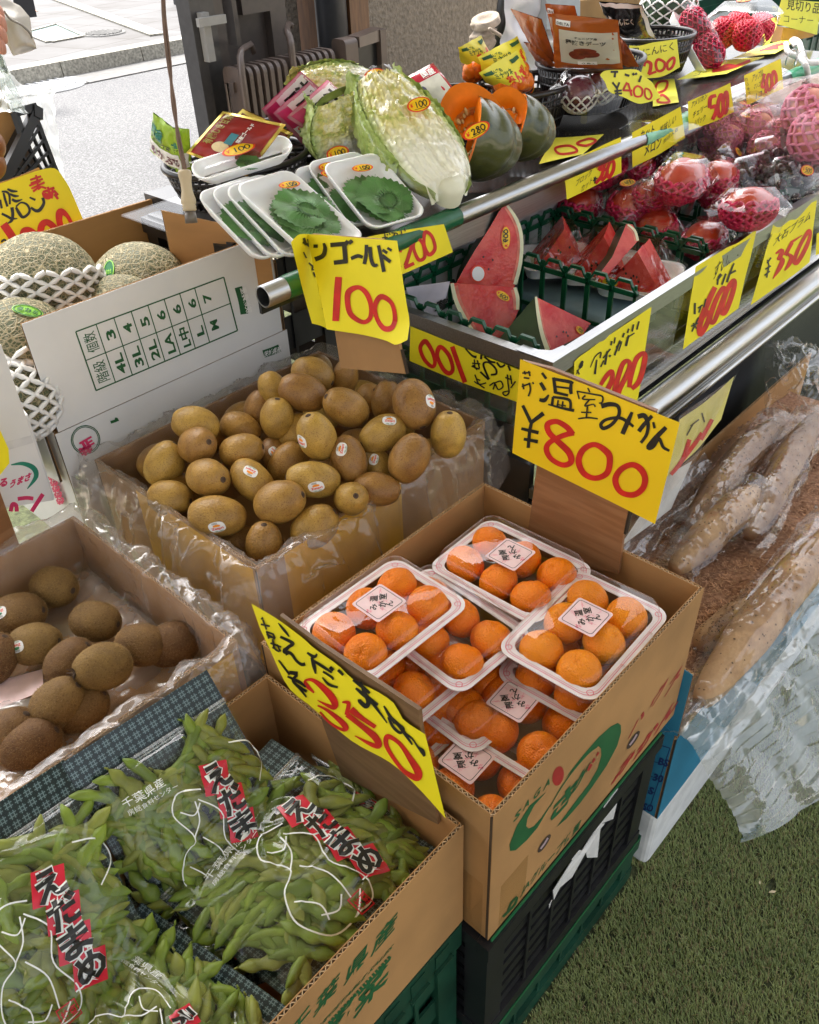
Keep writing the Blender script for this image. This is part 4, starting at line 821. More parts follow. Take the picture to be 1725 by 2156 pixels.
cH = crop(2680, 900, 597)
def drawH(k, r, P):
    TX(k, 'すいか', (480, 640), (260, -250), (60, -230), P, .0)
    S(k, P, 22, [(770, 285), (785, 355)], [(545, 690), (560, 600), (590, 560)], [(540, 640), (600, 570)], [(600, 690), (650, 560)], [(660, 660, 26), (700, 550, 22), (745, 440, 18)], [(700, 560), (765, 525)])
    S(k, P, 16, [(290, 900, 24), (285, 1030, 24)], [(320, 960), (375, 920)], [(330, 1010), (355, 940)], [(385, 950), (410, 850)], [(240, 1170), (320, 1130)], [(250, 1230), (325, 1065)], [(265, 1130), (300, 1195)])
    S(r, P, 66, [(520, 715, 56), (430, 900, 66), (345, 1130, 66), (345, 1260, 60), (400, 1190, 60), (450, 1050, 60), (420, 1010, 60), (370, 1070, 50)])
    S(r, P, 60, [(610, 730, 50), (520, 880, 60), (455, 1080, 60), (500, 1120, 50), (560, 980, 56), (640, 780, 56)], closed=True)
    S(r, P, 60, [(740, 640, 50), (660, 760, 60), (590, 980, 60), (630, 1010, 56), (700, 860, 60), (750, 700, 56)], closed=True)
G('price_sign', 'yellow watermelon sign with red 600 hanging on the middle of the case front', cH, FP, [(298, 480), (640, 270), (800, 200), (1005, 40)], [(150, 1440), (470, 1200), (790, 960)], drawH)
def drawI(k, r, P):
    TX(k, '大石プラム', (1195, 235), (420, -310), (50, -140), P, .0)
    TX(k, '和歌山県産', (1010, 500), (170, -400), (-44, -20), P, .0)
    S(k, P, 18, [(1120, 440), (1170, 375)], [(1125, 400), (1145, 480)], [(1095, 510), (1165, 470)], [(1085, 580), (1150, 530)], [(1140, 470), (1110, 605)])
    S(r, P, 44, [(1225, 330, 20), (1300, 290, 44), (1260, 400, 50)], [(1240, 390, 30), (1300, 400, 50), (1260, 500, 50), (1185, 620, 10)])
    S(r, P, 44, [(1410, 200, 40), (1330, 350, 40)], [(1400, 200, 30), (1525, 115, 10)], [(1350, 330, 30), (1400, 370, 50), (1370, 450, 44), (1320, 525, 12)])
    S(r, P, 48, [(1600, 70, 46), (1500, 230, 40), (1430, 400, 44), (1460, 430, 50), (1560, 270, 50), (1620, 120, 40)], closed=True)
G('price_sign', 'yellow plum sign with red 350 at the far right of the case front', cH, FP, [(1195, -10), (1420, -150), (1700, -290)], [(925, 925), (1270, 690), (1615, 430)], drawI)
G('price_sign', 'sliver of yellow sign at the right edge of the photo on the case front', cH, FP, [(1700, 100), (1850, 20)], [(1685, 350), (1830, 280)], lambda k, r, P: None)
# --- signs hanging from the shelf tube
TP = (V((2, .972, .95)), V((-.05, -1, .12)))
cJ = crop(2200, 330, 600)
def drawJ(k, r, P):
    TX(k, 'すいか', (285, 1010), (210, -110), (30, -140), P, .0); TX(k, '石灰入', (270, 1200), (180, -120), (20, -100), P, -.005) if 0 else TX(k, 'ブロック', (285, 1190), (180, -130), (20, -90), P, .0)
    TX(k, 'カット', (345, 1260), (130, -110), (18, -95), P, .0); TX(k, '1パック', (480, 990), (90, -90), (14, -40), P, .0)
    S(k, P, 14, [(490, 1130), (545, 1095)], [(500, 1090), (530, 1150)], [(520, 1080), (510, 1160)])
    S(r, P, 40, [(520, 970), (610, 890), (580, 960), (560, 1010)], [(560, 1000), (610, 1000), (590, 1080), (520, 1160)], [(700, 900), (640, 920), (610, 1010)], [(620, 1000), (660, 1010), (640, 1080), (590, 1130)])
    S(r, P, 40, [(700, 900), (660, 1010), (680, 1090), (730, 1010), (735, 920)], closed=True)
G('price_sign', 'yellow cut watermelon sign with red 350 on the shelf tube above the mango basket', cJ, TP, [(160, 935), (500, 770), (815, 625)], [(190, 1345), (510, 1190), (830, 1035)], drawJ)
def drawK(k, r, P):
    TX(k, 'カット', (1035, 660), (160, -80), (20, -130), P, .01); TX(k, 'メロン', (1085, 840), (190, -110), (10, -150), P, .015)
    TX(k, '美味しい', (1250, 610), (190, -160), (20, -120), P, .0); TX(k, '当店人気', (1300, 700), (170, -150), (12, -60), P, -.005)
G('price_sign', 'yellow cut melon sign in black lettering only, hung from the shelf tube', cJ, TP, [(945, 575), (1220, 430), (1500, 275)], [(955, 975), (1260, 820), (1560, 635)], drawK)
cL = crop(2700, 0, 577)
def drawL(k, r, P):
    TX(k, 'アメリカン', (195, 1290), (185, -115), (18, -90), P, .01); TX(k, 'チェリー', (215, 1410), (165, -110), (14, -90), P, .01); TX(k, '1パック', (240, 1495), (120, -60), (16, -90), P, .0)
    S(r, P, 46, [(490, 1140, 40), (425, 1170, 46), (415, 1290, 44)], [(415, 1290, 36), (480, 1270, 50), (490, 1330, 50), (445, 1430, 40)])
    S(r, P, 44, [(545, 1130), (510, 1250), (525, 1390), (570, 1330), (565, 1190)], closed=True); S(r, P, 44, [(605, 1100), (575, 1210), (590, 1350), (625, 1290), (625, 1150)], closed=True)
G('price_sign', 'yellow cherry sign with red 500 on the shelf tube right of the cut melon sign', cL, TP, [(155, 1215), (400, 1110), (660, 990)], [(170, 1560), (450, 1460), (715, 1335)], drawL)
def drawM(k, r, P):
    TX(k, 'アップル', (910, 980), (140, -75), (18, -110), P, .005); TX(k, 'マンゴー', (930, 1070), (110, -60), (16, -80), P, .0); TX(k, '1コ', (965, 1180), (70, -30), (10, -100), P, .01); TX(k, 'メキシコ', (905, 1130), (-45, -200), (-34, 8), P, .0)
    D(r, '4', (1020, 900), (95, -40), (10, 240), 34, P)
    S(r, P, 34, [(1120, 890), (1100, 980), (1120, 1080), (1155, 1020), (1150, 920)], closed=True); S(r, P, 34, [(1180, 850), (1160, 940), (1180, 1050), (1210, 990), (1205, 890)], closed=True)
G('price_sign', 'yellow mango sign with red 400 hung farthest along the shelf tube', cL, TP, [(825, 900), (1050, 800), (1265, 700)], [(865, 1260), (1080, 1155), (1298, 1055)], drawM)
# discount corner sign standing at the shelf end
def drawP(k, r, P):
    TX(k, '見切り品', (1335, 100), (400, 55), (14, -140), P, .005); TX(k, 'コーナー', (1300, 260), (350, 25), (4, -110), P, -.01)
pp0 = onZ(1660, 80, 1.02)
G('price_sign', 'pale yellow corner sign in black lettering standing at the far shelf end', cL, (pp0, V((-.5, -1, .2))), [(1275, -10), (1750, 20)], [(1190, 280), (1700, 415)], drawP, mat=M('pale_yellow_paper', (.84, .80, .10), .6, .04))
mb = MB(); q = [onP(cL[0] + x * cL[2], cL[1] + y * cL[2], pp0 + V((.02, .04, 0)), V((-.5, -1, .2))) for x, y in [(1255, 515), (1300, 320), (1700, 400), (1640, 440)]]
mb.prism(q, (.03, .06, 0)); tag(mb.build('card_block', CARD), 'brown cardboard block behind the pale corner sign at the shelf end', 'cardboard')
# dates and black garlic signs clipped to the baskets
cN = crop(2380, 100, 400)
def drawN(k, r, P):
    S(k, P, 38, [(270, 805), (400, 805)], [(350, 810), (340, 900)], [(515, 850), (595, 875)], [(650, 830), (680, 865)], [(700, 825), (720, 855)], [(800, 870, 30), (760, 980, 40)])
    S(k, P, 34, [(305, 985), (385, 1090)], [(425, 985), (385, 1090)], [(385, 1090), (395, 1215)], [(340, 1140), (465, 1125)], [(345, 1185), (470, 1175)])
    S(r, P, 36, [(560, 985), (490, 1120)], [(480, 1120), (650, 1130)], [(575, 1000), (640, 1220)]); S(r, P, 34, [(740, 1050), (680, 1110), (700, 1220), (800, 1220), (820, 1110)], closed=True); S(r, P, 30, [(870, 1100), (870, 1220), (930, 1280), (980, 1220), (940, 1120)], closed=True)
np0 = onZ(1320, 180, 1.10)
YB = M('bright_yellow_paper', (.86, .82, .07), .6, .04, 6.)
G('price_sign', 'wavy yellow dates sign with red 400 hanging on the date basket', cN, (np0, V((-.35, -1, .25))), [(90, 860), (180, 785), (450, 770), (730, 770), (880, 900), (985, 980)], [(190, 1000), (260, 1150), (500, 1240), (790, 1355), (1140, 1250)], drawN, mat=YB)
def drawO(k, r, P):
    TX(k, '黒', (640, 560), (140, -10), (-10, -200), P, .01); TX(k, 'にんにく', (840, 540), (520, -120), (-14, -160), P, .0)
    S(r, P, 62, [(850, 710, 46), (880, 630, 50), (960, 660, 60), (960, 760, 60), (930, 850, 56)], [(930, 850, 40), (1060, 800, 40)]); S(r, P, 46, [(1090, 590), (1050, 680), (1090, 790), (1180, 760), (1200, 650)], closed=True); S(r, P, 46, [(1350, 560), (1250, 650), (1260, 760), (1330, 720), (1370, 620)], closed=True)
G('price_sign', 'yellow black garlic sign with red 200 leaning behind the dates basket', cN, (onZ(1370, 150, 1.06), V((-.35, -1, .15))), [(590, 350), (760, 355), (1000, 300), (1420, 240)], [(620, 640), (790, 880), (900, 915), (1180, 880), (1470, 720)], drawO, mat=YB)
# signs lying on the shelf top
def flat(label, pts, fn, z=1.004):
    pl = (V((2, 1.1, z)), V((0, 0, 1)))
    return G('price_sign', label, (0, 0, 1), pl, pts[:2], pts[2:], fn, mat=YB, amp=.002)
flat('yellow sign with red figures lying flat on the shelf under the plum tray', [(1165, 290), (1272, 283), (1135, 345), (1228, 325)], lambda k, r, P: (S(r, P, 5, [(1180, 325), (1215, 320), (1200, 308), (1170, 312)], [(1215, 303), (1240, 293), (1255, 298), (1235, 308)], closed=True)))
flat('yellow sign lying flat on the shelf in front of the red netted fruit', [(1500, 128), (1612, 118), (1425, 168), (1530, 155)], lambda k, r, P: (S(r, P, 6, [(1500, 150), (1540, 143), (1580, 128)], [(1510, 148), (1530, 138), (1550, 140)]), TX(k, 'ゴーヤ', (1460, 160), (50, -12), (6, -8), P, .0)), 1.008)
flat('long yellow sign lying flat at the far right of the shelf edge', [(1610, 95), (1698, 72), (1540, 123), (1633, 112)], lambda k, r, P: (S(r, P, 5, [(1600, 108), (1625, 98), (1650, 92)], [(1610, 105), (1640, 100)]), TX(k, 'リンゴ', (1560, 118), (40, -10), (5, -7), P, .0)), 1.006)
flat('dusky yellow sign under clear film on the shelf beside the dates sign', [(1375, 168), (1420, 165), (1375, 225), (1430, 215)], lambda k, r, P: (S(r, P, 5, [(1385, 175), (1380, 195), (1400, 190), (1405, 172)], [(1385, 215), (1395, 200), (1410, 215)], closed=True)), 1.001)
# ================================================================== kiwifruit
def screen_axes(ax, ay, az, roll=0.):
    """rotation whose local X lies along the screen direction (ax right, ay down, az towards the lens)"""
    X = (ROT @ V((ax, -ay, az))).normalized(); t = ROT @ V((0, 0, 1)); Z = (t - X * t.dot(X)).normalized(); Y = Z.cross(X)
    return (Matrix((X, Y, Z)).transposed() @ Matrix.Rotation(roll, 3, 'X')).to_euler()
def kiwi_mat(name, c1, c2, bump, bs, rough, spec_c, spek):
    m, n, b, o = newmat(name)
    a = rampn(n, tex(n, 'NOISE', 26., 6., dist=.6), [(.3, c2), (.7, c1)])
    sp = rampn(n, tex(n, 'NOISE', spek, 2.), [(.55, (1, 1, 1)), (.68, spec_c)])
    mx = nd(n, 'ShaderNodeMixRGB', blend_type='MULTIPLY', i0=1.0); n.links.new(a, mx.inputs[1]); n.links.new(sp, mx.inputs[2])
    oi = n.nodes.new('ShaderNodeObjectInfo'); hv = n.nodes.new('ShaderNodeHueSaturation'); mr = n.nodes.new('ShaderNodeMapRange'); mr.inputs[3].default_value = .72; mr.inputs[4].default_value = 1.18
    n.links.new(oi.outputs['Random'], mr.inputs[0]); n.links.new(mr.outputs[0], hv.inputs['Value']); mr2 = n.nodes.new('ShaderNodeMapRange'); mr2.inputs[3].default_value = .488; mr2.inputs[4].default_value = .512
    n.links.new(oi.outputs['Random'], mr2.inputs[0]); n.links.new(mr2.outputs[0], hv.inputs['Hue']); n.links.new(mx.outputs[0], hv.inputs['Color'])
    n.links.new(hv.outputs[0], b.inputs['Base Color']); b.inputs['Roughness'].default_value = rough; b.inputs['Specular IOR Level'].default_value = .4
    bumpn(n, tex(n, 'NOISE', bs, 3.), bump, .0015, b.inputs['Normal']); return m
GOLD = kiwi_mat('gold_kiwi_skin', (.50, .285, .062), (.27, .14, .034), .8, 330., .36, (.55, .45, .38), 620.)
FUZZ = kiwi_mat('fuzzy_kiwi_skin', (.24, .132, .036), (.14, .070, .020), .9, 320., .7, (.6, .5, .4), 420.)
HAIR = M('kiwi_hair', (.34, .215, .085), .6, .2, 90.)
STEM = M('kiwi_stem', (.075, .045, .028), .9, .4, 160., .5, 300.)
def ell(a, b, u, v, h=0.):                       # point on the fruit; u = angle round X, v = angle from +X
    r = 1 + (.012 * math.sin(3 * u + 1) + .022 * math.sin(2 * u + a * 400) + .014 * math.sin(5 * u + 3 * v)) * math.sin(v)
    p = V((a * math.cos(v) * (1 + .03 * math.cos(v)), b * math.sin(v) ** .94 * math.cos(u) * r if math.sin(v) > 0 else 0, b * 1.0 * math.sin(v) ** .94 * math.sin(u) * r if math.sin(v) > 0 else 0))
    n = V((p.x / a ** 2, p.y / b ** 2, p.z / b ** 2)).normalized() if p.length else V((1, 0, 0))
    return p + n * h
def kiwi_proto(name, a, b, skin, label, cat, grp, hair=0, sticker=None, flower=False):
    r = empty(name, (0, -50, -50), label, cat, grp)
    mb = MB(); nu, nv = 28, 20
    def f(u, v):
        v_ = math.pi * (.001 + .998 * v); p = ell(a, b, 2 * math.pi * u, v_)
        d = math.exp(-((1 - math.cos(v_)) / .035)) * .0028; d2 = math.exp(-((1 + math.cos(v_)) / .02)) * .0018
        return p - V((d - d2, 0, 0)) + V((0, 0, 0)) * 0
    mb.grid(f, nu, nv, 0, cu=True)
    mb.build('skin', skin, r, local=True)
    mb = MB(); rg2 = random.Random(3)
    mb.lathe([(0, .0006), (.0026, .0012), (.0042, .0004), (.0058, -.0012)], 10, (0, 0, 0), 0, Matrix.Translation((a * 1.03 - .0022, 0, 0)) @ Matrix.Rotation(R(90), 4, 'Y'))
    if flower:
        for k in range(9): t = k * .7; mb.tube([(a * 1.02 - .002, .003 * math.cos(t), .003 * math.sin(t)), (a * 1.03 + rg2.uniform(.001, .005), .009 * math.cos(t + rg2.uniform(-.4, .4)), .009 * math.sin(t))], [.0012, .0005], 4)
    mb.build('stem_end', STEM, r, local=True)
    if hair:
        mb = MB()
        for k in range(hair):
            v_ = math.acos(rg2.uniform(-.985, .985)); u_ = rg2.uniform(0, 6.2832); p = ell(a, b, u_, v_, -.0002); q = ell(a, b, u_ + rg2.gauss(0, .035), v_ + rg2.gauss(.02, .03), rg2.uniform(.0010, .0023)); e = (q - p).cross(p).normalized() * .00016
            mb.add([p - e, p + e, q], [(0, 1, 2)])
        o = mb.build('fuzz', HAIR, r, local=True); o['kind'] = 'stuff'
    if sticker:
        u0, v0, rot, body = sticker; lab, prn, rd_ = MB(), MB(), MB()
        def pl(x, y, off=0.):                    # x, y in metres on the sticker
            c_, s_ = math.cos(rot), math.sin(rot); x, y = x * c_ - y * s_, x * s_ + y * c_
            return ell(a, b, u0 + y / (b * math.sin(v0)), v0 + x / (a * .9), .0005 + off)
        ring = [(.0105 * math.copysign(abs(math.cos(t)) ** .8, math.cos(t)), .0085 * math.copysign(abs(math.sin(t)) ** .7, math.sin(t))) for t in [i * .2618 for i in range(24)]]
        lab.add([pl(0, 0)] + [pl(x * .5, y * .5) for x, y in ring] + [pl(x, y) for x, y in ring], [(0, 1 + i, 1 + (i + 1) % 24) for i in range(24)] + [(1 + i, 25 + i, 25 + (i + 1) % 24, 1 + (i + 1) % 24) for i in range(24)], 0)
        st = lab.build('sticker', WHITE_P, r, local=True)
        for k in range(9): ribbon(prn, [(-.0042 + k * .00075, .0048), (-.0042 + k * .00075, .0074)], .0003, pl, .0003, 1, k=2)
        for k in range(7): t = R(200 + k * 23); ribbon(prn, [(.0022 * math.cos(t), -.0052 + .0016 * math.sin(t)), (.0062 * math.cos(t), -.0052 + .0034 * math.sin(t))], .0005, pl, .0003, 2, k=2)
        ribbon(prn, [(-.0045, .002, .0022), (0, .0026, .004), (.0045, .002, .0022)], .003, pl, .0002, 0)
        prn.build('sticker_print', [body, INK, GREEN_P], st, local=True)
        text(rd_, 'Zespri', (-.0075, -.0032), (.015, 0), (0, .0048), pl, .0006, bold=.03); rd_.build('sticker_lettering', STICK_R, st, local=True)
    return r
def park(o): return o
KG, KF = 'gold kiwifruit heaped in the carton', 'fuzzy green kiwifruit in the low carton'
GA = {'n': (.039, .029), 's': (.0405, .0285), 't': (.038, .0298), 'l': (.0395, .0282)}
gold = {k: kiwi_proto('gold_kiwifruit', *GA[k], GOLD, 'gold kiwifruit in the heaped carton', 'kiwifruit', KG, 0, s_) for k, s_ in
        {'n': None, 's': (R(70), R(95), .4, ORANGE_P), 't': (R(35), R(75), 1.4, ORANGE_P), 'l': (R(110), R(110), -.5, ORANGE_P)}.items()}
fuzz = {k: kiwi_proto('green_kiwifruit', .039, .030, FUZZ, 'fuzzy brown kiwifruit in the low carton', 'kiwifruit', KF, 3400, s_, k == 'f') for k, s_ in {'n': None, 's': (R(75), R(105), .2, GREEN_P), 'f': None}.items()}
USED = set()
def put(proto, loc, rot, label, group=None, sc=(1, 1, 1)):
    if proto.name not in USED:
        USED.add(proto.name); proto.location = loc; proto.rotation_euler = rot; proto.scale = sc; proto['label'] = label
        if group: proto['group'] = group
        return proto
    return dup(proto, loc, rot, label, group, sc)
GK = [  # px, py, screen axis, dz, sticker kind, scale, label
 (658, 788, (1, .45, .1), -.005, 'n', 1.05, 'gold kiwifruit crowning the back of the heap, long axis sloping right'),
 (577, 822, (-.5, -1, .3), -.01, 'n', .9, 'rounded gold kiwifruit at the upper left shoulder of the heap'),
 (637, 826, (1, .35, -.2), .012, 'n', 1.1, 'large plain gold kiwifruit on top of the heap just below the topmost one'),
 (726, 796, (.3, -1, .6), -.02, 'n', .85, 'dark gold kiwifruit with its stem end up against the sign board'),
 (730, 858, (-.8, -.4, .5), .012, 'n', 1.02, 'ruddy round gold kiwifruit right of the large plain one on top'),
 (584, 882, (.1, -1, .55), .0, 'n', .98, 'upright gold kiwifruit with stem scar on top, left of the heap centre'),
 (548, 864, (.1, -1, .1), -.03, 'n', .95, 'shadowed brown kiwifruit tucked behind the upright one'),
 (413, 894, (-1, -.2, .25), .006, 'n', 1.02, 'gold kiwifruit lying level at the back left corner of the heap'),
 (506, 902, (1, .5, 0), -.02, 'n', .98, 'brownish kiwifruit half hidden behind the back left pair'),
 (415, 938, (.7, -.1, .75), .012, 'n', 1.0, 'gold kiwifruit with a dark end dot facing out, left side of the heap'),
 (508, 950, (1, -.2, .1), .0, 'n', .98, 'golden kiwifruit lying level in the left middle of the heap'),
 (346, 978, (.55, -1, .1), -.006, 'n', 1.02, 'leftmost gold kiwifruit of the heap, standing on a slant by the liner'),
 (438, 1006, (.75, .1, .65), .012, 'n', 1.05, 'dull olive kiwifruit with a wide stem scar at its lower right'),
 (532, 1012, (.7, .7, .2), .004, 's', 1.02, 'gold kiwifruit with a sticker, slanting down right in the left middle'),
 (357, 1048, (1, .15, .2), -.012, 'n', .95, 'gold kiwifruit half under the olive one at the left liner edge'),
 (580, 962, (.3, 1, .1), -.03, 's', .9, 'small stickered kiwifruit deep in the gap at the heap centre'),
 (622, 915, (.6, -1, .1), -.02, 'n', .98, 'kiwifruit mostly hidden behind the stickered one at the heap centre'),
 (668, 920, (-.3, -.8, .55), .024, 't', 1.06, 'round stickered gold kiwifruit resting highest in the heap centre'),
 (605, 978, (.6, -1, .1), -.02, 'n', .98, 'kiwifruit lying in shadow below the round stickered one'),
 (661, 1010, (-1, -.08, .15), .012, 's', 1.06, 'gold kiwifruit lying level with a sticker facing out, right of centre front'),
 (459, 1086, (-1, -.1, .1), .012, 's', 1.16, 'largest stickered gold kiwifruit at the front left of the heap'),
 (588, 1057, (1, -.3, .3), .018, 'n', 1.1, 'gold kiwifruit with a bruised top and stem scar on its right, front of the heap'),
 (662, 1110, (.8, -.6, .1), .0, 'n', 1.05, 'gold kiwifruit lying diagonally against the front liner'),
 (740, 1050, (.25, -.1, .95), .004, 'n', .92, 'kiwifruit pointing its dark blossom end straight out near the front liner'),
 (792, 1030, (1, .12, 0), -.004, 'n', .95, 'kiwifruit lying level and partly hidden by the front liner fold'),
 (734, 966, (.35, 1, .1), .006, 'l', 1.04, 'gold kiwifruit on its tip with a sticker on its right flank'),
 (807, 912, (-.9, .5, .2), .004, 'l', 1.06, 'olive gold kiwifruit with a sticker near its right end'),
 (862, 966, (.5, -1, .2), .006, 'n', 1.06, 'plain gold kiwifruit on the right slope, beside the right end sticker one'),
 (872, 850, (.35, 1, .2), .018, 't', 1.12, 'tall stickered gold kiwifruit at the right top beside the sign board'),
 (944, 916, (.05, -1, .6), .0, 'n', 1.0, 'rightmost gold kiwifruit with a ringed stem scar on top'),
 (815, 846, (.1, -1, .3), -.02, 'n', .95, 'kiwifruit behind the tall stickered one, close to the sign board'),
 (776, 838, (.4, -.3, .8), -.026, 'n', .85, 'small brown kiwifruit with a dot, low behind the ruddy round one'),
 (557, 1146, (.1, -1, .7), .0, 'n', 1.02, 'frontmost gold kiwifruit of the heap, seen end on'),
 (795, 986, (.2, 1, .1), -.022, 'l', .9, 'reddish brown kiwifruit with a sticker in the gap on the right'),
 (505, 1140, (1, .3, 0), -.03, 'n', .95, 'kiwifruit low in shadow left of the frontmost one')]
for px, py, ax, dz, kd_, sc_, lb in GK:
    z = .712 + (1145 - py) / 360 * .115 + dz
    put(gold[kd_], onZ(px, py, z), screen_axes(*ax, roll=random.uniform(-.3, .3) if kd_ != 'n' else random.uniform(0, 6)), lb, None, (sc_ * random.uniform(.95, 1.06), sc_ * random.uniform(.95, 1.05), sc_ * random.uniform(.95, 1.05)))
rg3 = random.Random(11)
for i in range(5):
    for j in range(4):
        x, y = .565 + i * .098 + rg3.uniform(-.015, .015), .855 + j * .094 + rg3.uniform(-.015, .015)
        dup(gold['n'], (x, y, .672 + .02 * j + rg3.uniform(-.008, .008)), (rg3.uniform(0, 6), rg3.uniform(-.4, .4), rg3.uniform(0, 6)), 'gold kiwifruit mostly buried under the others in the heaped carton')
FK = [(113, 1236, (1, .12, .4), 'n', 'fuzzy kiwifruit at the back, below the wood-print board'), (38, 1294, (1, -.2, .1), 's', 'fuzzy kiwifruit cut by the photo edge, green sticker on its left'),
 (200, 1308, (1, .1, .2), 'n', 'fuzzy kiwifruit lying level on the bare liner, right of the stickered one'), (72, 1356, (1, -.12, .1), 's', 'fuzzy kiwifruit with a white and green sticker on its top'),
 (297, 1358, (1, .1, .05), 'n', 'rightmost fuzzy kiwifruit beside the front liner corner'), (145, 1394, (.8, -.75, .1), 'n', 'lighter fuzzy kiwifruit lying diagonally in the middle'),
 (218, 1404, (-.75, .12, .65), 'f', 'fuzzy kiwifruit showing its dried flower end, in the front middle'), (120, 1482, (.8, -.7, .1), 'n', 'fuzzy kiwifruit lying diagonally below the flower-end one'),
 (172, 1494, (.8, -.6, 0), 'n', 'fuzzy kiwifruit half hidden behind the front liner fold'), (24, 1550, (.6, -.8, .2), 'n', 'ridged fuzzy kiwifruit in the lower left corner of the carton'),
 (64, 1570, (1, -.6, 0), 'n', 'lowest fuzzy kiwifruit showing only its upper edge over the liner'), (362, 1357, (1, -.3, 0), 'n', 'small glimpse of a fuzzy kiwifruit behind the right liner'), (-12, 1390, (.5, -1, .1), 'n', 'fuzzy kiwifruit showing only its right end at the photo edge')]
for px, py, ax, kd_, lb in FK:
    z = .662 + (.018 if kd_ == 'f' else 0) - (.02 if py > 1485 else 0) - (.012 if px > 320 else 0)
    s_ = random.uniform(.98, 1.06); put(fuzz[kd_], onZ(px, py, z), screen_axes(*ax, roll=random.uniform(-.3, .3)), lb, None, (s_, s_ * random.uniform(.97, 1.05), s_))
# liner bags
def liner(name, label, x0, x1, y0, y1, zr, zin, drop, seed, amp=.012, out=.014):
    P = [V((x0, y0, 0)), V((x1, y0, 0)), V((x1, y1, 0)), V((x0, y1, 0))]; per = [x1 - x0, y1 - y0, x1 - x0, y1 - y0]; T = sum(per); c_ = V(((x0 + x1) / 2, (y0 + y1) / 2, 0))
    def base(u):
        s_ = (u % 1) * T
        for k in range(4):
            if s_ <= per[k]: 
                q = P[k].lerp(P[(k + 1) % 4], s_ / per[k]); e = (P[(k + 1) % 4] - P[k]).normalized(); n = V((e.y, -e.x, 0)); w_ = min(s_, per[k] - s_)
                if w_ < .04:
                    oth = (P[k] - P[k - 1]).normalized() if s_ < per[k] / 2 else (P[(k + 2) % 4] - P[(k + 1) % 4]).normalized(); n2 = V((oth.y, -oth.x, 0)); n = (n * (.5 + w_ / .08) + n2 * (.5 - w_ / .08)).normalized()
                return q, n
            s_ -= per[k]
    prof = [(-.045, zin), (-.016, zin + .012), (-.0105, zin + (zr - zin) * .4), (-.0095, zr - .02), (-.007, zr - .002), (.000, zr + .005), (.008, zr + .001), (out * .7, zr - drop * .22), (out * 1.1, zr - drop * .65), (out * 1.5, zr - drop)]
    prof = cr(prof, k=5)
    nv = len(prof) - 1; nu = int(T / .0055)
    def f(u, v):
        q, n = base(u); o_, z_ = prof[round(v * nv)]; w = V((u * T * 20, v * 7, seed)); pu = V((math.cos(6.2832 * u) * T * 3.2, math.sin(6.2832 * u) * T * 3.2, v * 1.2 + seed))
        a_ = amp * (.35 + 1.0 * abs(v - .45) + (.5 if v > .55 else 0))
        q2 = pu + V((noise.noise(pu * 1.7), noise.noise(pu * 1.7 + V((9, 0, 0))), v * 2)) * .35; cre = abs(noise.noise(q2 * 1.5)); c2_ = abs(noise.noise(q2 * 3.4 + V((3, 1, v * 2)))); c3_ = abs(noise.noise(q2 * 11. + V((v * 5, 7, v * 3)))); d_ = a_ * (noise.noise(pu) * .9 + .85 * (.35 - cre) + .25 * (.3 - c2_) + .30 * crease(q2, 1.9))
        if v > .5: d_ = max(d_, -.004 * (1 - v)) + a_ * .35
        elif v > .12: d_ = min(d_, .004)
        zz = z_ + (noise.noise(pu * 1.4) * .010 + (.3 - c2_) * .007 + (.3 - c3_) * .002) * (1 if .3 < v < .75 else .4) + (noise.noise(pu * .8 + V((5, 0, 0))) * drop * .45 if v > .8 else 0)
        return V((q.x, q.y, zz)) + n * (o_ + d_)
    mb = MB(); mb.grid(f, nu, nv, 0, cu=True)
    return tag(mb.build(name, LINER), label, 'liner bag', 'liner bags in the kiwifruit cartons')
liner('liner_bag', 'milky plastic liner folded over the rim of the gold kiwifruit carton', .503, 1.017, .793, 1.222, .733, .60, .135, 2., .026, .030)
lb_ = liner('liner_bag', 'milky plastic liner folded over the rim of the fuzzy kiwifruit carton', -.117, .399, .718, 1.127, .722, .625, .115, 7., .024, .024)
mb = MB(); mb.grid(lambda u, v: V((-.10 + .485 * u, .735 + .375 * v, .628 + .010 * noise.noise(V((u * 7, v * 7, 1))) + .012 * abs(noise.noise(V((u * 5 + v * 6, v * 3, 4)))))), 50, 40); mb.build('liner_floor', film('liner_floor_film', base=.07, rough=.14, bump=1., bs=12., bd=.008, fres=.3, milk=.30, vor=1.3), lb_)
mb = MB(); mb.box((-.105, .73, .60), (.385, 1.115, .618)); mb.build('cardboard_insert', CARD_IN, gbox)
mb = MB(); q = [onZ(*p, .636) for p in [(-20, 1440), (90, 1410), (92, 1455), (-20, 1500)]]; mb.prism(q, (0, 0, .0012)); tag(mb.build('printed_card', PINK_P), 'pale printed card under the fuzzy kiwifruit at the left', 'card')
# wood-print board at the left behind the fuzzy kiwis
mb = MB(); bp = V((.12, 1.10, .7)); bn = V((.2, -1, .0))
mb.prism([onP(*p, bp, bn) for p in [(-60, 1010), (0, 1035), (72, 1232), (0, 1275), (-60, 1300)]], (0, .006, 0)); tag(mb.build('sign_board', WOODP), 'wood-print board at the left edge behind the fuzzy kiwifruit', 'sign board')
mb = MB(); mb.prism([onP(*p, bp + V((.0, -.01, 0)), bn) for p in [(-40, 880), (0, 905), (18, 945), (20, 975), (0, 1000), (-40, 1010)]], (0, .0008, 0)); tag(mb.build('price_sign', YELLOW), 'corner of a yellow sign at the left edge above the fuzzy kiwifruit', 'price sign', 'yellow handwritten price signs')

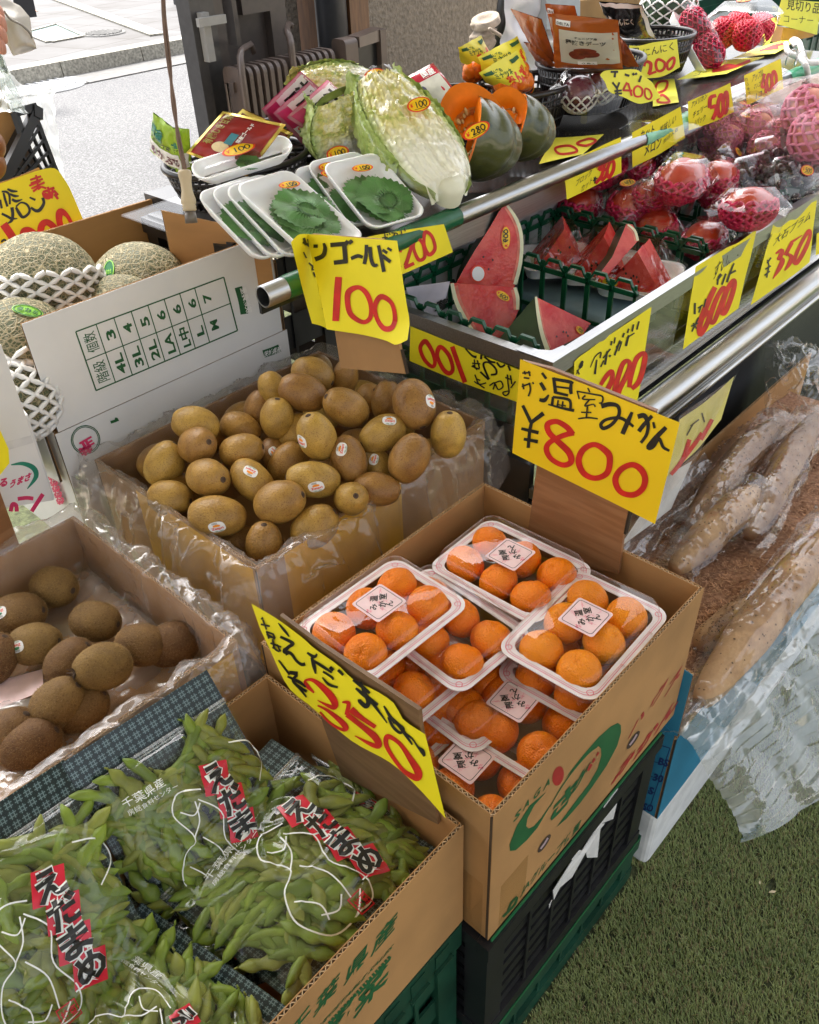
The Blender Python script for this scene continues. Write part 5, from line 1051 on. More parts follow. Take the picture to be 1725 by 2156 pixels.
# ================================================================== mandarins in clear packs
def orange_mat(name, c1, c2, c3):
    m, n, b, o = newmat(name)
    a = rampn(n, tex(n, 'NOISE', 22., 3.), [(.3, c2), (.65, c1)]); g_ = rampn(n, tex(n, 'NOISE', 9., 2.), [(.52, (1, 1, 1)), (.72, c3)])
    mx = nd(n, 'ShaderNodeMixRGB', blend_type='MULTIPLY', i0=1.0); n.links.new(a, mx.inputs[1]); n.links.new(g_, mx.inputs[2])
    pr = tex(n, 'VORONOI', 420.); pc_ = rampn(n, pr, [(.0, (.78, .66, .5)), (.35, (1, 1, 1))]); m2 = nd(n, 'ShaderNodeMixRGB', blend_type='MULTIPLY', i0=.8); n.links.new(mx.outputs[0], m2.inputs[1]); n.links.new(pc_, m2.inputs[2])
    n.links.new(m2.outputs[0], b.inputs['Base Color']); b.inputs['Roughness'].default_value = .36; b.inputs['Specular IOR Level'].default_value = .3; b.inputs['Subsurface Weight'].default_value = .12; b.inputs['Subsurface Radius'].default_value = (.004, .002, .0005); b.inputs['Subsurface Scale'].default_value = .6
    bumpn(n, pr, .9, .0012, b.inputs['Normal']); return m
ORG = orange_mat('mandarin_peel', (.95, .255, .002), (.90, .20, .002), (1, 1, 1)); ORG2 = orange_mat('greenish_mandarin_peel', (.93, .29, .003), (.82, .24, .004), (.55, .95, 1))
CAL = M('calyx', (.20, .25, .06), .8, .3, 200.)
def mandarin(mat):
    r = empty('mandarin', (0, -50, -50), 'mandarin in a clear pack', 'mandarin', 'mandarins in the clear packs'); mb = MB(); b = .0292
    def f(u, v):
        t = math.pi * (.002 + .996 * v); a = 2 * math.pi * u; k = 1 + .018 * math.cos(5 * a + 1) * math.exp(-((t / .9) ** 2)) + .010 * noise.noise(V((math.cos(a) * math.sin(t), math.sin(a) * math.sin(t), math.cos(t))) * 2)
        return V((b * k * math.sin(t) * math.cos(a), b * k * math.sin(t) * math.sin(a), b * .86 * math.cos(t) * k - .0034 * math.exp(-(t / .22) ** 2) - .003 * math.exp(-((math.pi - t) / .25) ** 2)))
    mb.grid(f, 28, 20, 0, cu=True); mb.build('peel', mat, r, local=True)
    mb = MB(); mb.lathe([(0, .0215), (.0012, .0214), (.0017, .0208), (.0031, .0199)], 8); mb.build('calyx', CAL, r, local=True); return r
mand = [mandarin(ORG), mandarin(ORG2)]
PL_, PW_ = .196, .150
def rrp(lx, ly, r, z, k=5):
    return [V((sx * (lx / 2 - r) + r * math.cos(R(a0 + 90 * i / k)), sy * (ly / 2 - r) + r * math.sin(R(a0 + 90 * i / k)), z)) for sx, sy, a0 in ((1, 1, 0), (-1, 1, 90), (-1, -1, 180), (1, -1, 270)) for i in range(k + 1)]
def loft(mb, rings, cap=True, mi=0, sm=True):
    n = len(rings[0]); vs = [p for r_ in rings for p in r_]; fs = [(i * n + k, i * n + (k + 1) % n, (i + 1) * n + (k + 1) % n, (i + 1) * n + k) for i in range(len(rings) - 1) for k in range(n)]
    if cap: fs.append(tuple((len(rings) - 1) * n + k for k in range(n)))
    mb.add(vs, fs, mi, sm)
PACKF = film('pack_plastic', tint=(.985, .98, .98), base=.028, rough=.035, bump=.12, bs=22., fres=.42)
RIMW = M('white_rim_band', (.84, .80, .80), .35, .03, 30.); RIMP = M('pink_rim_print', (.75, .16, .24), .4, .05)
def pack(lab):
    r = empty('mandarin_pack', (0, -50, -50), 'clear clamshell pack of six mandarins', 'fruit pack', 'clear clamshell packs of mandarins')
    mb = MB(); loft(mb, [rrp(PL_ - .012, PW_ - .012, .020, .0025), rrp(PL_ - .016, PW_ - .016, .020, .016), rrp(PL_ - .022, PW_ - .022, .020, .0235), rrp(PL_ - .034, PW_ - .034, .016, .027)]); mb.build('clear_lid', PACKF, r, local=True)
    mb = MB(); loft(mb, [rrp(PL_ - .012, PW_ - .012, .020, -.001), rrp(PL_ - .020, PW_ - .020, .020, -.022), rrp(PL_ - .032, PW_ - .032, .018, -.036)]); mb.build('clear_base', PACKF, r, local=True)
    mb = MB(); A_, B_ = rrp(PL_, PW_, .022, .0), rrp(PL_ - .028, PW_ - .028, .018, .0); n = len(A_)
    up = V((0, 0, .0016)); mb.add(A_ + B_ + [p + up for p in A_] + [p + up for p in B_], [q for i in range(n) for q in ((i, (i + 1) % n, n + (i + 1) % n, n + i), (2 * n + i, 2 * n + (i + 1) % n, 3 * n + (i + 1) % n, 3 * n + i), (i, (i + 1) % n, 2 * n + (i + 1) % n, 2 * n + i))], 0)
    rb = mb.build('rim_band', RIMW, r, local=True)
    mb = MB(); pl = lambda x, y, o=0: V((x, y, .0019 + o))
    for ins, w_ in ((.0052, .0009), (.0078, .0006)): ribbon(mb, [(p.x, p.y) for p in rrp(PL_ - 2 * ins, PW_ - 2 * ins, .019, 0)], w_, pl, 0, 0, True, 1)
    for sx, sy in ((1, 1), (-1, 1), (-1, -1), (1, -1)):
        c_ = (sx * (PL_ / 2 - .0115), sy * (PW_ / 2 - .0115)); ribbon(mb, [(c_[0] + .0042 * math.cos(t) - sx * .002, c_[1] + .0042 * math.sin(t) - sy * .002) for t in [i * .63 for i in range(10)]], .0009, pl, .0002, 0, True, 2)
    mb.build('pink_line_print', RIMP, rb, local=True)
    for sx in (-.035, .035): 
        for sy in (-1, 1): mb = MB(); mb.tube([(sx - .012, sy * (PW_ / 2 - .004), .003), (sx + .012, sy * (PW_ / 2 - .004), .003)], .0028, 6); mb.build('snap_clip', PACKF, r, local=True)
    if lab:
        q = .0265; zl = .0276; pl = lambda x, y, o=0: V((x, y, zl + o)); pt = lambda x, y, o=0: V(((x - y) * .7071, (x + y) * .7071, zl + o)); W2 = lambda s_: [(p.x, p.y) for p in rrp(2 * q * s_, 2 * q * s_, .004, 0)]
        mb = MB(); mb.poly([pl(x, y) for x, y in W2(1)]); lo = mb.build('paper_label', PINK_P, r, local=True)
        mb = MB(); ribbon(mb, W2(.86), .0008, pl, .0003, 0, True, 1); 
        for s_, x, y in (('温', .002, .003), ('室', .005, -.009), ('み', -.014, .003), ('か', -.0095, -.0085), ('ん', -.009, -.018)): text(mb, s_, (x, y), (.0115, 0), (0, .0115), pt, .0004, bold=.02)
        mb.build('black_lettering', INK, lo, local=True)
        mb = MB(); rg4 = random.Random(2)
        for k in range(14):
            x, y = rg4.uniform(-.019, .019), rg4.uniform(-.019, .019); ribbon(mb, [(x, y), (x + rg4.uniform(-.006, .006), y + rg4.uniform(-.006, .006)), (x + rg4.uniform(-.008, .008), y + rg4.uniform(-.008, .008))], .0004, pl, .00015, k=3)
        text(mb, '柑', (-.019, .010), (.0075, 0), (0, .0075), pt, .0002, bold=.03); mb.build('pink_pattern', RIMP, lo, local=True)
    return r
packs = {True: pack(True), False: pack(False)}
PK = [ # px, py, z, rot, label?, greenish, description, phrase for its fruit
 (803, 1300, .718, -3, True, 0, 'labelled mandarin pack on top at the left, beside the edamame sign', 'the labelled top left pack'),
 (1075, 1197, .700, 90, True, 0, 'labelled mandarin pack at the back, against the wood-print board', 'the labelled back pack'),
 (1262, 1347, .704, 1, True, 1, 'labelled pack of greenish mandarins at the right front corner of the carton', 'the labelled right front pack'),
 (936, 1318, .690, 87, False, 0, 'unlabelled mandarin pack in the middle, tucked under the top left pack', 'the unlabelled middle pack'),
 (800, 1462, .662, -4, False, 0, 'mandarin pack directly under the top left pack, right end showing', 'the pack under the top left one'),
 (1258, 1408, .655, 3, False, 0, 'mandarin pack directly under the right front pack', 'the pack under the right front one'),
 (1112, 1525, .630, 94, True, 0, 'labelled mandarin pack low in the front middle of the carton', 'the labelled low middle pack'),
 (830, 1530, .615, -2, False, 0, 'mandarin pack third down in the left stack, only its right rim showing', 'the third pack of the left stack'),
 (985, 1632, .606, 92, True, 0, 'lowest labelled mandarin pack at the near front corner', 'the lowest labelled pack'),
 (960, 1440, .634, 88, False, 0, 'mandarin pack beneath the unlabelled middle pack', 'the pack beneath the middle one')]
POS = [('left back', -1, 1), ('middle back', 0, 1), ('right back', 1, 1), ('left front', -1, -1), ('middle front', 0, -1), ('right front', 1, -1)]
PFX, PFL, PFD = V((0, 0, 0)), 0, 0
for i, (px, py, z, rt, lab, gr, ds, ph) in enumerate(PK):
    c_ = onZ(px, py, z); tilt = Matrix.Rotation(R(random.uniform(-2, 2)), 3, 'X') @ Matrix.Rotation(R(random.uniform(-2, 2)), 3, 'Y'); mrot = Matrix.Rotation(R(rt), 3, 'Z') @ tilt
    c_.x = min(max(c_.x, MX0 + .012 + (PL_ if abs(rt) < 45 else PW_) / 2), MX1 - .014 - (PL_ if abs(rt) < 45 else PW_) / 2); c_.y = min(max(c_.y, MY0 + .010 + (PW_ if abs(rt) < 45 else PL_) / 2), MY1 - .010 - (PW_ if abs(rt) < 45 else PL_) / 2)
    put(packs[lab], c_, mrot.to_euler(), ds)
    for nm, gx, gy in POS:
        l_ = mrot @ V((gx * .0588 + random.uniform(-.002, .002), gy * .0300 + random.uniform(-.002, .002), -.004 + random.uniform(-.002, .001)))
        put(mand[1 if gr and (gx, gy) != (0, 9) else 0], c_ + l_, (random.uniform(-.7, .7), random.uniform(-.7, .7), random.uniform(0, 6)), 'mandarin in the %s corner of %s' % (nm, ph) if 'middle' not in nm else 'mandarin in the %s slot of %s' % (nm, ph), None, (1, 1, 1))
# ================================================================== bagged edamame
def adduv(o, uvs):
    me = o.data; ul = me.uv_layers.new(name='UVMap')
    for lp in me.loops: ul.data[lp.index].uv = uvs[lp.vertex_index]
m, n, b, o = newmat('lattice_sheet'); uv = nd(n, 'ShaderNodeTexCoord').outputs['UV']
def brick(sz, mort, c1, c2):
    br = nd(n, 'ShaderNodeTexBrick'); br.offset = 0; br.inputs['Scale'].default_value = 1; br.inputs['Brick Width'].default_value = sz; br.inputs['Row Height'].default_value = sz; br.inputs['Mortar Size'].default_value = mort; br.inputs['Mortar Smooth'].default_value = 0
    br.inputs['Color1'].default_value = br.inputs['Color2'].default_value = (*c1, 1); br.inputs['Mortar'].default_value = (*c2, 1); n.links.new(uv, br.inputs[0]); return br.outputs[0]
b1 = brick(.0036, .0005, (.012, .035, .038), (.14, .20, .21)); b2 = brick(.0108, .0011, (1, 1, 1), (.05, .11, .115))
mx = nd(n, 'ShaderNodeMixRGB', blend_type='MULTIPLY', i0=1.0); n.links.new(b1, mx.inputs[1]); n.links.new(b2, mx.inputs[2]); n.links.new(mx.outputs[0], b.inputs['Base Color']); b.inputs['Roughness'].default_value = .3
LATT = m
POD = [M('pod_skin_%s' % k, c, .5, .22, 45., .5, 300., .0008, sheen=.05, sss=.05) for k, c in (('fresh', (.175, .25, .020)), ('dull', (.20, .225, .032)), ('dark', (.12, .185, .016)))]
def pod(mat, seed, beans):
    rg = random.Random(seed); L = .034; mb = MB(); bend = rg.uniform(-.006, .006)
    def f(u, v):
        x = -L + 2 * L * v; s_ = math.sin(math.pi * min(1, max(0, v))) ** .45; wv = 0.0070 * s_ * (1 + .24 * math.cos(2 * math.pi * beans * (v - .5) + (math.pi if beans % 2 == 0 else 0))); a = 2 * math.pi * u
        return V((x, wv * math.cos(a) * 1.12 + bend * (1 - (x / L) ** 2), wv * .62 * math.sin(a)))
    mb.grid(f, 10, 18, 0, cu=True); mb.tube([(-L, 0, 0), (-L - .004, -.001, .001)], [.0014, .0008], 5)
    o = mb.build('edamame_pod', mat); o.location = (0, -50, -50); tag(o, 'green edamame pod', 'edamame pod'); return o
PODS = [pod(POD[0], 1, 3), pod(POD[1], 2, 2), pod(POD[2], 3, 3), pod(POD[1], 4, 3)]
BAGF = film('zip_bag_film', tint=(.97, .98, .97), base=.038, rough=.05, bump=.6, bs=9., bd=.008, fres=.5, milk=.012, vor=1.2)
RED_BAG = M('bag_red_print', (.60, .015, .04), .3, .05); WART = M('bag_white_print', (.80, .82, .79), .35, .02)
used_pods = set(); UNDER = MB()
def edamame_bag(label, cs, seed, npods, inside, art=(1, 1, 1), bulge=.030, vmax=1.0, hdr=-.065):
    rg = random.Random(seed); TL, TR, BR, BL = [V(c) for c in cs]; Lu = (TR - TL).length; Lv = (BL - TL).length
    nrm = (TR - TL).cross(BL - TL).normalized(); nrm = nrm if nrm.z > 0 else -nrm
    def base(u, v, h=0.):
        return TL.lerp(TR, u).lerp(BL.lerp(BR, u), v) + nrm * h
    def bl(u, v): 
        t = max(0., min(1., (v - .13) / .87)); e = max(0., min(1., (u + .0) / 1.0))
        return bulge * (math.sin(math.pi * min(1, max(0, e))) ** .55) * (math.sin(math.pi * min(1, t * .93 + .03)) ** .5 if t > 0 else 0) + .006 * N1((u * 4, v * 4, seed)) * (1 if t > 0 else 0) + .0045 * crease(V((u * 2.2, v * 3.0, seed)), 1.) * (t > 0)
    def front(u, v, off=0.): return base(u, v, .004 + bl(u, v) + off)
    r = empty('edamame_bag', TL.lerp(BR, .5), label, 'bag of edamame', 'zip bags of edamame in the carton')
    mb = MB(); mb.grid(lambda u, v: base(u, hdr + (vmax - hdr) * v, .002 * N1((u * 3, v * 3, seed))), 16, 18); bs = mb.build('lattice_back_sheet', LATT, r); adduv(bs, [(i / 16 * Lu, (hdr + (vmax - hdr) * j / 18) * Lv) for j in range(19) for i in range(17)])
    mb = MB(); mb.grid(lambda u, v: front(-.01 + 1.02 * u, .11 + .90 * v), 90, 90); mb.build('clear_front', BAGF, r)
    mb = MB(); zs = [base(k / 20, .115, .0045 + .001 * N1((k, seed, 0))) for k in range(21)]; mb.tube(zs, .0022, 6); mb.tube([base(k / 20, .135, .0045) for k in range(21)], .0012, 5); mb.build('zip_strip', film('zip_plastic', base=.10, rough=.12, bump=.3, bs=40., milk=.14), r)
    P = lambda x, y, o_=0.: front(x, y, .0016 + o_)
    k_, w_, rd, ar, sm_ = MB(), MB(), MB(), MB(), MB(); cu = Lv / Lu
    for i, ch in enumerate('えだまめ'):
        vv = .36 + i * .142; u0 = .60 + .012 * (i % 2); sz = .150
        if art[0] > i / 4:
            d_ = sz * .52; c_ = (u0 + sz * cu * .45, vv + sz * .30); ang = .35; cx_ = [(c_[0] + cu * d_ * (a * math.cos(ang) - b_ * math.sin(ang)), c_[1] + d_ * (a * math.sin(ang) + b_ * math.cos(ang))) for a, b_ in ((-1, -1), (1, -1), (1, 1), (-1, 1))]
            rd.grid(lambda u, v: P(*lerp(lerp(cx_[0], cx_[1], u), lerp(cx_[3], cx_[2], u), v), .0002 * (i % 2)), 5, 5)
            o_ = (u0, vv + sz * .62); text(w_, ch, o_, (sz * cu * .98, 0), (0, -sz), P, .0010, bold=.085); text(k_, ch, o_, (sz * cu * .98, 0), (0, -sz), P, .0018, bold=.035)
    if art[1]:
        W = .0075
        for st in ([(.86, .30), (.98, .36), (1.0, .48), (.90, .55)], [(.56, .40), (.44, .36), (.36, .45), (.40, .60), (.30, .66), (.24, .80), (.30, .95), (.44, 1.0 * .97), (.54, .90)], [(.52, .44), (.60, .56), (.55, .70), (.60, .86), (.56, .96), (.44, .985)], [(.44, .62), (.50, .74), (.48, .90)], [(.40, .60), (.47, .54), (.50, .44)], [(.30, .72), (.36, .82), (.34, .90)], [(.40, .45), (.46, .50), (.52, .46)], [(.60, .56), (.68, .60), (.72, .72), (.66, .86), (.58, .88)], [(.33, .86), (.40, .90), (.46, .86)]): ribbon(ar, [(x, min(y, .97)) for x, y in st], W, P, .0006, k=6)
    if art[2]:
        text(sm_, '千葉県産', (.16, .29), (.25, 0), (0, -.052), P, .0006, bold=.004); text(sm_, '房総食料センター', (.16, .335), (.30, 0), (0, -.032), P, .0006, bold=.0)
        if art[0] > .8:
            sq = [(.46, .90), (.46 + .09 * cu, .90), (.46 + .09 * cu, .985), (.46, .985)]; ribbon(rd, sq, .008, P, .0005, 0, True, 1); text(rd, '枝豆', (.47, .965), (.075 * cu, 0), (0, -.055), P, .0006, bold=.02)
    if k_.f: k_.build('black_kana', INK, r); w_.build('white_kana_outline', WART, r)
    if rd.f: rd.build('red_square_print', RED_BAG, r)
    if ar.f: ar.build('white_pod_drawing', WART, r)
    if sm_.f: sm_.build('small_white_lettering', WART, r)
    for i in range(npods):
        u, v = rg.uniform(.08, .92), .20 + .74 * rg.random() ** .85; hmax = max(.001, bl(u, v) - .016); h = .006 + hmax * rg.random() ** .5; 
        d_ = (base(u + .1, v) - base(u, v)).normalized(); ang = rg.gauss(-.9, .7); t_ = Matrix.Rotation(ang, 3, nrm) @ d_; t_ = (t_ + nrm * rg.uniform(-.15, .15)).normalized(); z_ = (nrm - t_ * nrm.dot(t_)).normalized(); y_ = z_.cross(t_)
        rot = (Matrix((t_, y_, z_)).transposed() @ Matrix.Rotation(rg.uniform(-.6, .6), 3, 'X')).to_euler(); p_ = rg.choice(PODS); s_ = rg.uniform(.95, 1.25)
        if p_.name in used_pods: q = p_.copy(); COL.objects.link(q)
        else: q = p_; used_pods.add(p_.name)
        q.location = base(u, v, h); q.rotation_euler = rot; q.scale = (s_, s_, s_); q['label'] = 'green edamame pod seen through the film of ' + inside; q['group'] = 'edamame pods inside ' + inside
    for i in range(int(npods * 1.3)):
        u, v = rg.uniform(.06, .94), rg.uniform(.17, .95); c_ = base(u, v, .006 + .3 * bl(u, v)); d_ = (base(u + .1, v) - base(u, v)).normalized(); t_ = Matrix.Rotation(rg.gauss(-.9, .9), 3, nrm) @ d_; y_ = nrm.cross(t_); L_ = .030; k0 = rg.randrange(3)
        UNDER.tube([c_ + t_ * (L_ * q) + y_ * (.004 * (1 - q * q)) for q in (-1, -.7, -.35, 0, .35, .7, 1)], [.001, .0055, .0066, .0058, .0068, .0052, .001], 7, k0)
    return r
def bc(*pp): return [onZ(x, y, z) for x, y, z in pp]
edamame_bag('edamame zip bag at the back left of the carton, header leaning on the wall', bc((142, 1630, .752), (448, 1432, .752), (640, 1770, .60), (330, 1960, .585)), 3, 52, 'the back bag', (.55, 1, 1), .036)
edamame_bag('edamame zip bag under the others in the middle of the carton', bc((250, 1800, .53), (560, 1700, .53), (640, 2040, .515), (330, 2150, .515)), 5, 14, 'the buried middle bag', (1, 0, 0), .022)
edamame_bag('edamame zip bag squeezed between the wood-print board and the main bag', bc((640, 1560, .585), (760, 1640, .60), (930, 1830, .59), (830, 1900, .58)), 9, 20, 'the bag by the board', (1, 1, 0), .028)
edamame_bag('front left edamame zip bag with its kana column facing up', bc((-235, 1875, .735), (146, 1624, .748), (330, 2010, .62), (-40, 2290, .60)), 4, 76, 'the front left bag', (1, 1, 1), .046)
edamame_bag('edamame zip bag at the near bottom edge, turned sideways', bc((286, 1916, .618), (612, 2150, .612), (440, 2420, .59), (90, 2190, .59)), 6, 56, 'the bottom bag', (1, 1, 1), .044)
edamame_bag('main edamame zip bag at the right with the complete red and black kana print', bc((308, 1868, .625), (592, 1568, .628), (925, 1790, .605), (612, 2110, .598)), 8, 86, 'the main right bag', (1, 1, 1), .044)
tag(UNDER.build('edamame_pods', POD), 'deeper layers of green edamame pods inside the zip bags', 'edamame pods', kind='stuff')
# ================================================================== melons
m, n, b, o = newmat('netted_melon_rind')
nz = nd(n, 'ShaderNodeTexNoise', i2=30.); tc = nd(n, 'ShaderNodeTexCoord'); n.links.new(tc.outputs['Object'], nz.inputs[0]); mxv = nd(n, 'ShaderNodeMixRGB', i0=.018); n.links.new(tc.outputs['Object'], mxv.inputs[1]); n.links.new(nz.outputs['Color'], mxv.inputs[2])
def vedge(sc):
    t = nd(n, 'ShaderNodeTexVoronoi'); t.feature = 'DISTANCE_TO_EDGE'; t.inputs['Scale'].default_value = sc; n.links.new(mxv.outputs[0], t.inputs['Vector']); return t.outputs['Distance']
e1 = rampn(n, vedge(95.), [(.0, (1, 1, 1)), (.13, (0, 0, 0))]); e2 = rampn(n, vedge(170.), [(.0, (.8, .8, .8)), (.12, (0, 0, 0))])
ad = nd(n, 'ShaderNodeMixRGB', blend_type='LIGHTEN', i0=1.0); n.links.new(e1, ad.inputs[1]); n.links.new(e2, ad.inputs[2])
cm = nd(n, 'ShaderNodeMixRGB'); cm.inputs[1].default_value = (.085, .10, .045, 1); cm.inputs[2].default_value = (.50, .42, .25, 1); n.links.new(ad.outputs[0], cm.inputs[0]); n.links.new(cm.outputs[0], b.inputs['Base Color']); b.inputs['Roughness'].default_value = .6
bumpn(n, ad.outputs[0], .8, .002, b.inputs['Normal']); MEL = m
NETW = M('white_foam_net', (.84, .84, .83), .6, .03, 60., .3, 300., .0006); NETP = M('pink_foam_net', (.56, .012, .075), .45, .18, 60., .3, 300., .0006, sss=.1); NETL = M('pale_pink_foam_net', (.80, .28, .42), .5, .1, 60., .3, 300., .0006)
def sph(mb, r, sx=1., sy=1., sz=1., c=(0, 0, 0), nu=32, nv=20, wob=.0, seed=0, mi=0):
    def f(u, v):
        t = math.pi * (.002 + .996 * v); a = 2 * math.pi * u; d = V((math.sin(t) * math.cos(a), math.sin(t) * math.sin(a), math.cos(t))); k = r * (1 + wob * noise.noise(d * 2 + V((seed, 0, 0)))); return V((d.x * sx * k + c[0], d.y * sy * k + c[1], d.z * sz * k + c[2]))
    mb.grid(f, nu, nv, mi, cu=True)
def net(mb, r, sx, sy, sz, v0, v1, rows, cols, tr, seed=0, part=(0, 1)):
    for i in range(cols):
        if not part[0] <= i / cols <= part[1]: continue
        pts = []
        for j in range(rows + 1):
            t = v0 + (v1 - v0) * j / rows; a = 2 * math.pi * (i + .46 * (-1) ** (i + j)) / cols; d = V((math.sin(t) * math.cos(a), math.sin(t) * math.sin(a), math.cos(t))); k = r + tr * (.75 + .5 * noise.noise(d * 4 + V((seed, 0, 0)))); pts.append((d.x * sx * k, d.y * sy * k, d.z * sz * k))
        mb.tube(cr(pts, k=2), tr, 5)
def melon(label, px, py, Y, rpx, netted, stick, ax=(.2, 1, .3), half=(.45, 1.0)):
    c = onY(px, py, Y); r = rpx * px2m(c); t = empty('melon', c, label, 'melon', 'netted melons in the white cartons', cax((1, .1, 0), ax))
    mb = MB(); sph(mb, r, 1, 1, .97, wob=.02, seed=px); mb.build('rind', MEL, t, local=True)
    if netted: mb = MB(); net(mb, r + .002, 1, 1, .97, *netted, .0046, px); mb.build('foam_net', NETW, t, local=True)
    if stick:
        sx_, sy_, vert = stick; p = onP(sx_, sy_, c, c - O); d = (O - c).normalized(); off = p - c; h = math.sqrt(max(0, (r * 1.006) ** 2 - off.length ** 2)); q0 = c + off + d * h; nn = (q0 - c).normalized(); ux = (ROT @ V((1, .1, 0))); ux = (ux - nn * ux.dot(nn)).normalized(); uy = nn.cross(ux)
        def P(x, y, o_=0.): 
            a_ = q0 - c + ux * x + uy * y; return c + a_.normalized() * (r * 1.004 + .0006 + o_)
        w_, h_ = (.012, .022) if vert else (.024, .013); g1 = MB(); g1.poly([P(w_ * math.cos(t_), h_ * math.sin(t_)) for t_ in [i * .2244 for i in range(28)]]); st = g1.build('sticker', GREEN_P if vert else M('lime_sticker', (.25, .62, .05), .4), t)
        g2 = MB(); ribbon(g2, [(w_ * .88 * math.cos(t_), h_ * .88 * math.sin(t_)) for t_ in [i * .2244 for i in range(28)]], .0018, P, .0004, 0, True, 1); text(g2, 'タカミ', (-w_ * .68, -.005) if not vert else (-.006, -.008), (w_ * 1.36, 0) if not vert else (.012, 0), (0, .011), P, .0006, bold=.05); g2.build('sticker_lettering', GREEN_INK if not vert else M('lime_ink', (.35, .7, .1), .4), st)
    return t
melon('netted melon in front of the 1000 yen sign, wearing a white foam net below', 96, 605, 1.46, 103, (1.30, 2.9, 15, 30), None, ax=(-.35, 1, .35))
melon('bare netted melon at the back of the white carton with a green sticker', 300, 618, 1.44, 100, None, (232, 570, True))
melon('netted melon with its dry stem scar just over the edge of the white flap', 262, 668, 1.36, 84, None, None)
melon('netted melon at the left with an oval lime sticker on top', 52, 735, 1.36, 98, (1.35, 2.7, 9, 20), (58, 656, False), ax=(-.2, 1, .5))
melon('netted melon low at the left edge wrapped in a white foam net', 30, 840, 1.30, 80, (.6, 2.8, 13, 22), None, ax=(-.2, 1, .3))
# ================================================================== green baskets inside the case
def basket(label, x0, x1, y0, y1, z0, z1, walls='nesw'):
    t = empty('fruit_basket', ((x0 + x1) / 2, (y0 + y1) / 2, z0), label, 'basket', 'green lattice baskets in the display case')
    def wall(p, q):
        p, q = V((*p, 0)), V((*q, 0)); d = q - p; L = d.length; d /= L; nrm = V((-d.y, d.x, 0)); k = max(3, round(L / .052)); mb = MB(); th = .004
        def bar(s0, s1, za, zb): a, c_ = p + d * s0, p + d * s1; mb.slab(a + V((0, 0, za)), c_ + V((0, 0, za)), V((0, 0, zb - za)), th, nrm)
        for i in range(k + 1): s_ = L * i / k; bar(max(0, s_ - .005), min(L, s_ + .005), z0, z1 - .008)
        for i in range(k):
            a, c_ = L * i / k, L * (i + 1) / k; w_ = c_ - a
            pts = [(a - .004, z1 - .022), (a + w_ * .16, z1 - .010), (a + w_ * .26, z1), (c_ - w_ * .26, z1), (c_ - w_ * .16, z1 - .010), (c_ + .004, z1 - .022)]
            for (s0, h0), (s1, h1) in zip(pts, pts[1:]):
                A_, B_ = p + d * s0, p + d * s1; mb.hexa([A_ + V((0, 0, h0 - .006)), B_ + V((0, 0, h1 - .006)), B_ + nrm * .007 + V((0, 0, h1 - .006)), A_ + nrm * .007 + V((0, 0, h0 - .006)), A_ + V((0, 0, h0)), B_ + V((0, 0, h1)), B_ + nrm * .007 + V((0, 0, h1)), A_ + nrm * .007 + V((0, 0, h0))])
            bar(a, c_, z1 - .032, z1 - .022)
        bar(0, L, z0 + (z1 - z0) * .38, z0 + (z1 - z0) * .38 + .008); bar(0, L, z0, z0 + .02); mb.build('lattice_side', GREEN_IN, t)
    if 'w' in walls: wall((x0, y1), (x0, y0))
    if 'e' in walls: wall((x1, y0), (x1, y1))
    if 's' in walls: wall((x0 + .005, y0), (x1 - .005, y0))
    if 'n' in walls: wall((x1 - .005, y1), (x0 + .005, y1))
    mb = MB(); mb.box((x0 + .005, y0 + .005, z0), (x1 - .005, y1 - .005, z0 + .004)); mb.build('basket_floor', M('dark_basket_floor', (.006, .022, .014), .4, .2), t)
    return t
BZ0, BZ1 = .70, .882
basket('green lattice basket of watermelon wedges at the near end of the case', 1.078, 1.395, .725, 1.10, BZ0, BZ1, 'new')
basket('green lattice basket of wrapped cut watermelon, second in the case', 1.405, 1.66, .725, 1.10, BZ0, BZ1, 'ne')
basket('green lattice basket of netted mangoes in the middle of the case', 1.67, 2.06, .725, 1.10, BZ0, BZ1, 'new')
basket('green lattice basket of dark fruit packs, fourth along the case', 2.075, 2.47, .725, 1.10, BZ0, BZ1, 'new')
basket('green lattice basket of pale pink netted fruit at the far right of the case', 2.48, 2.95, .725, 1.10, BZ0, BZ1, 'new')
mb = MB(); 
for k in range(4): mb.box((1.35, 1.155 + k * .0, .70 + k * .045), (5, 1.16, .735 + k * .045))
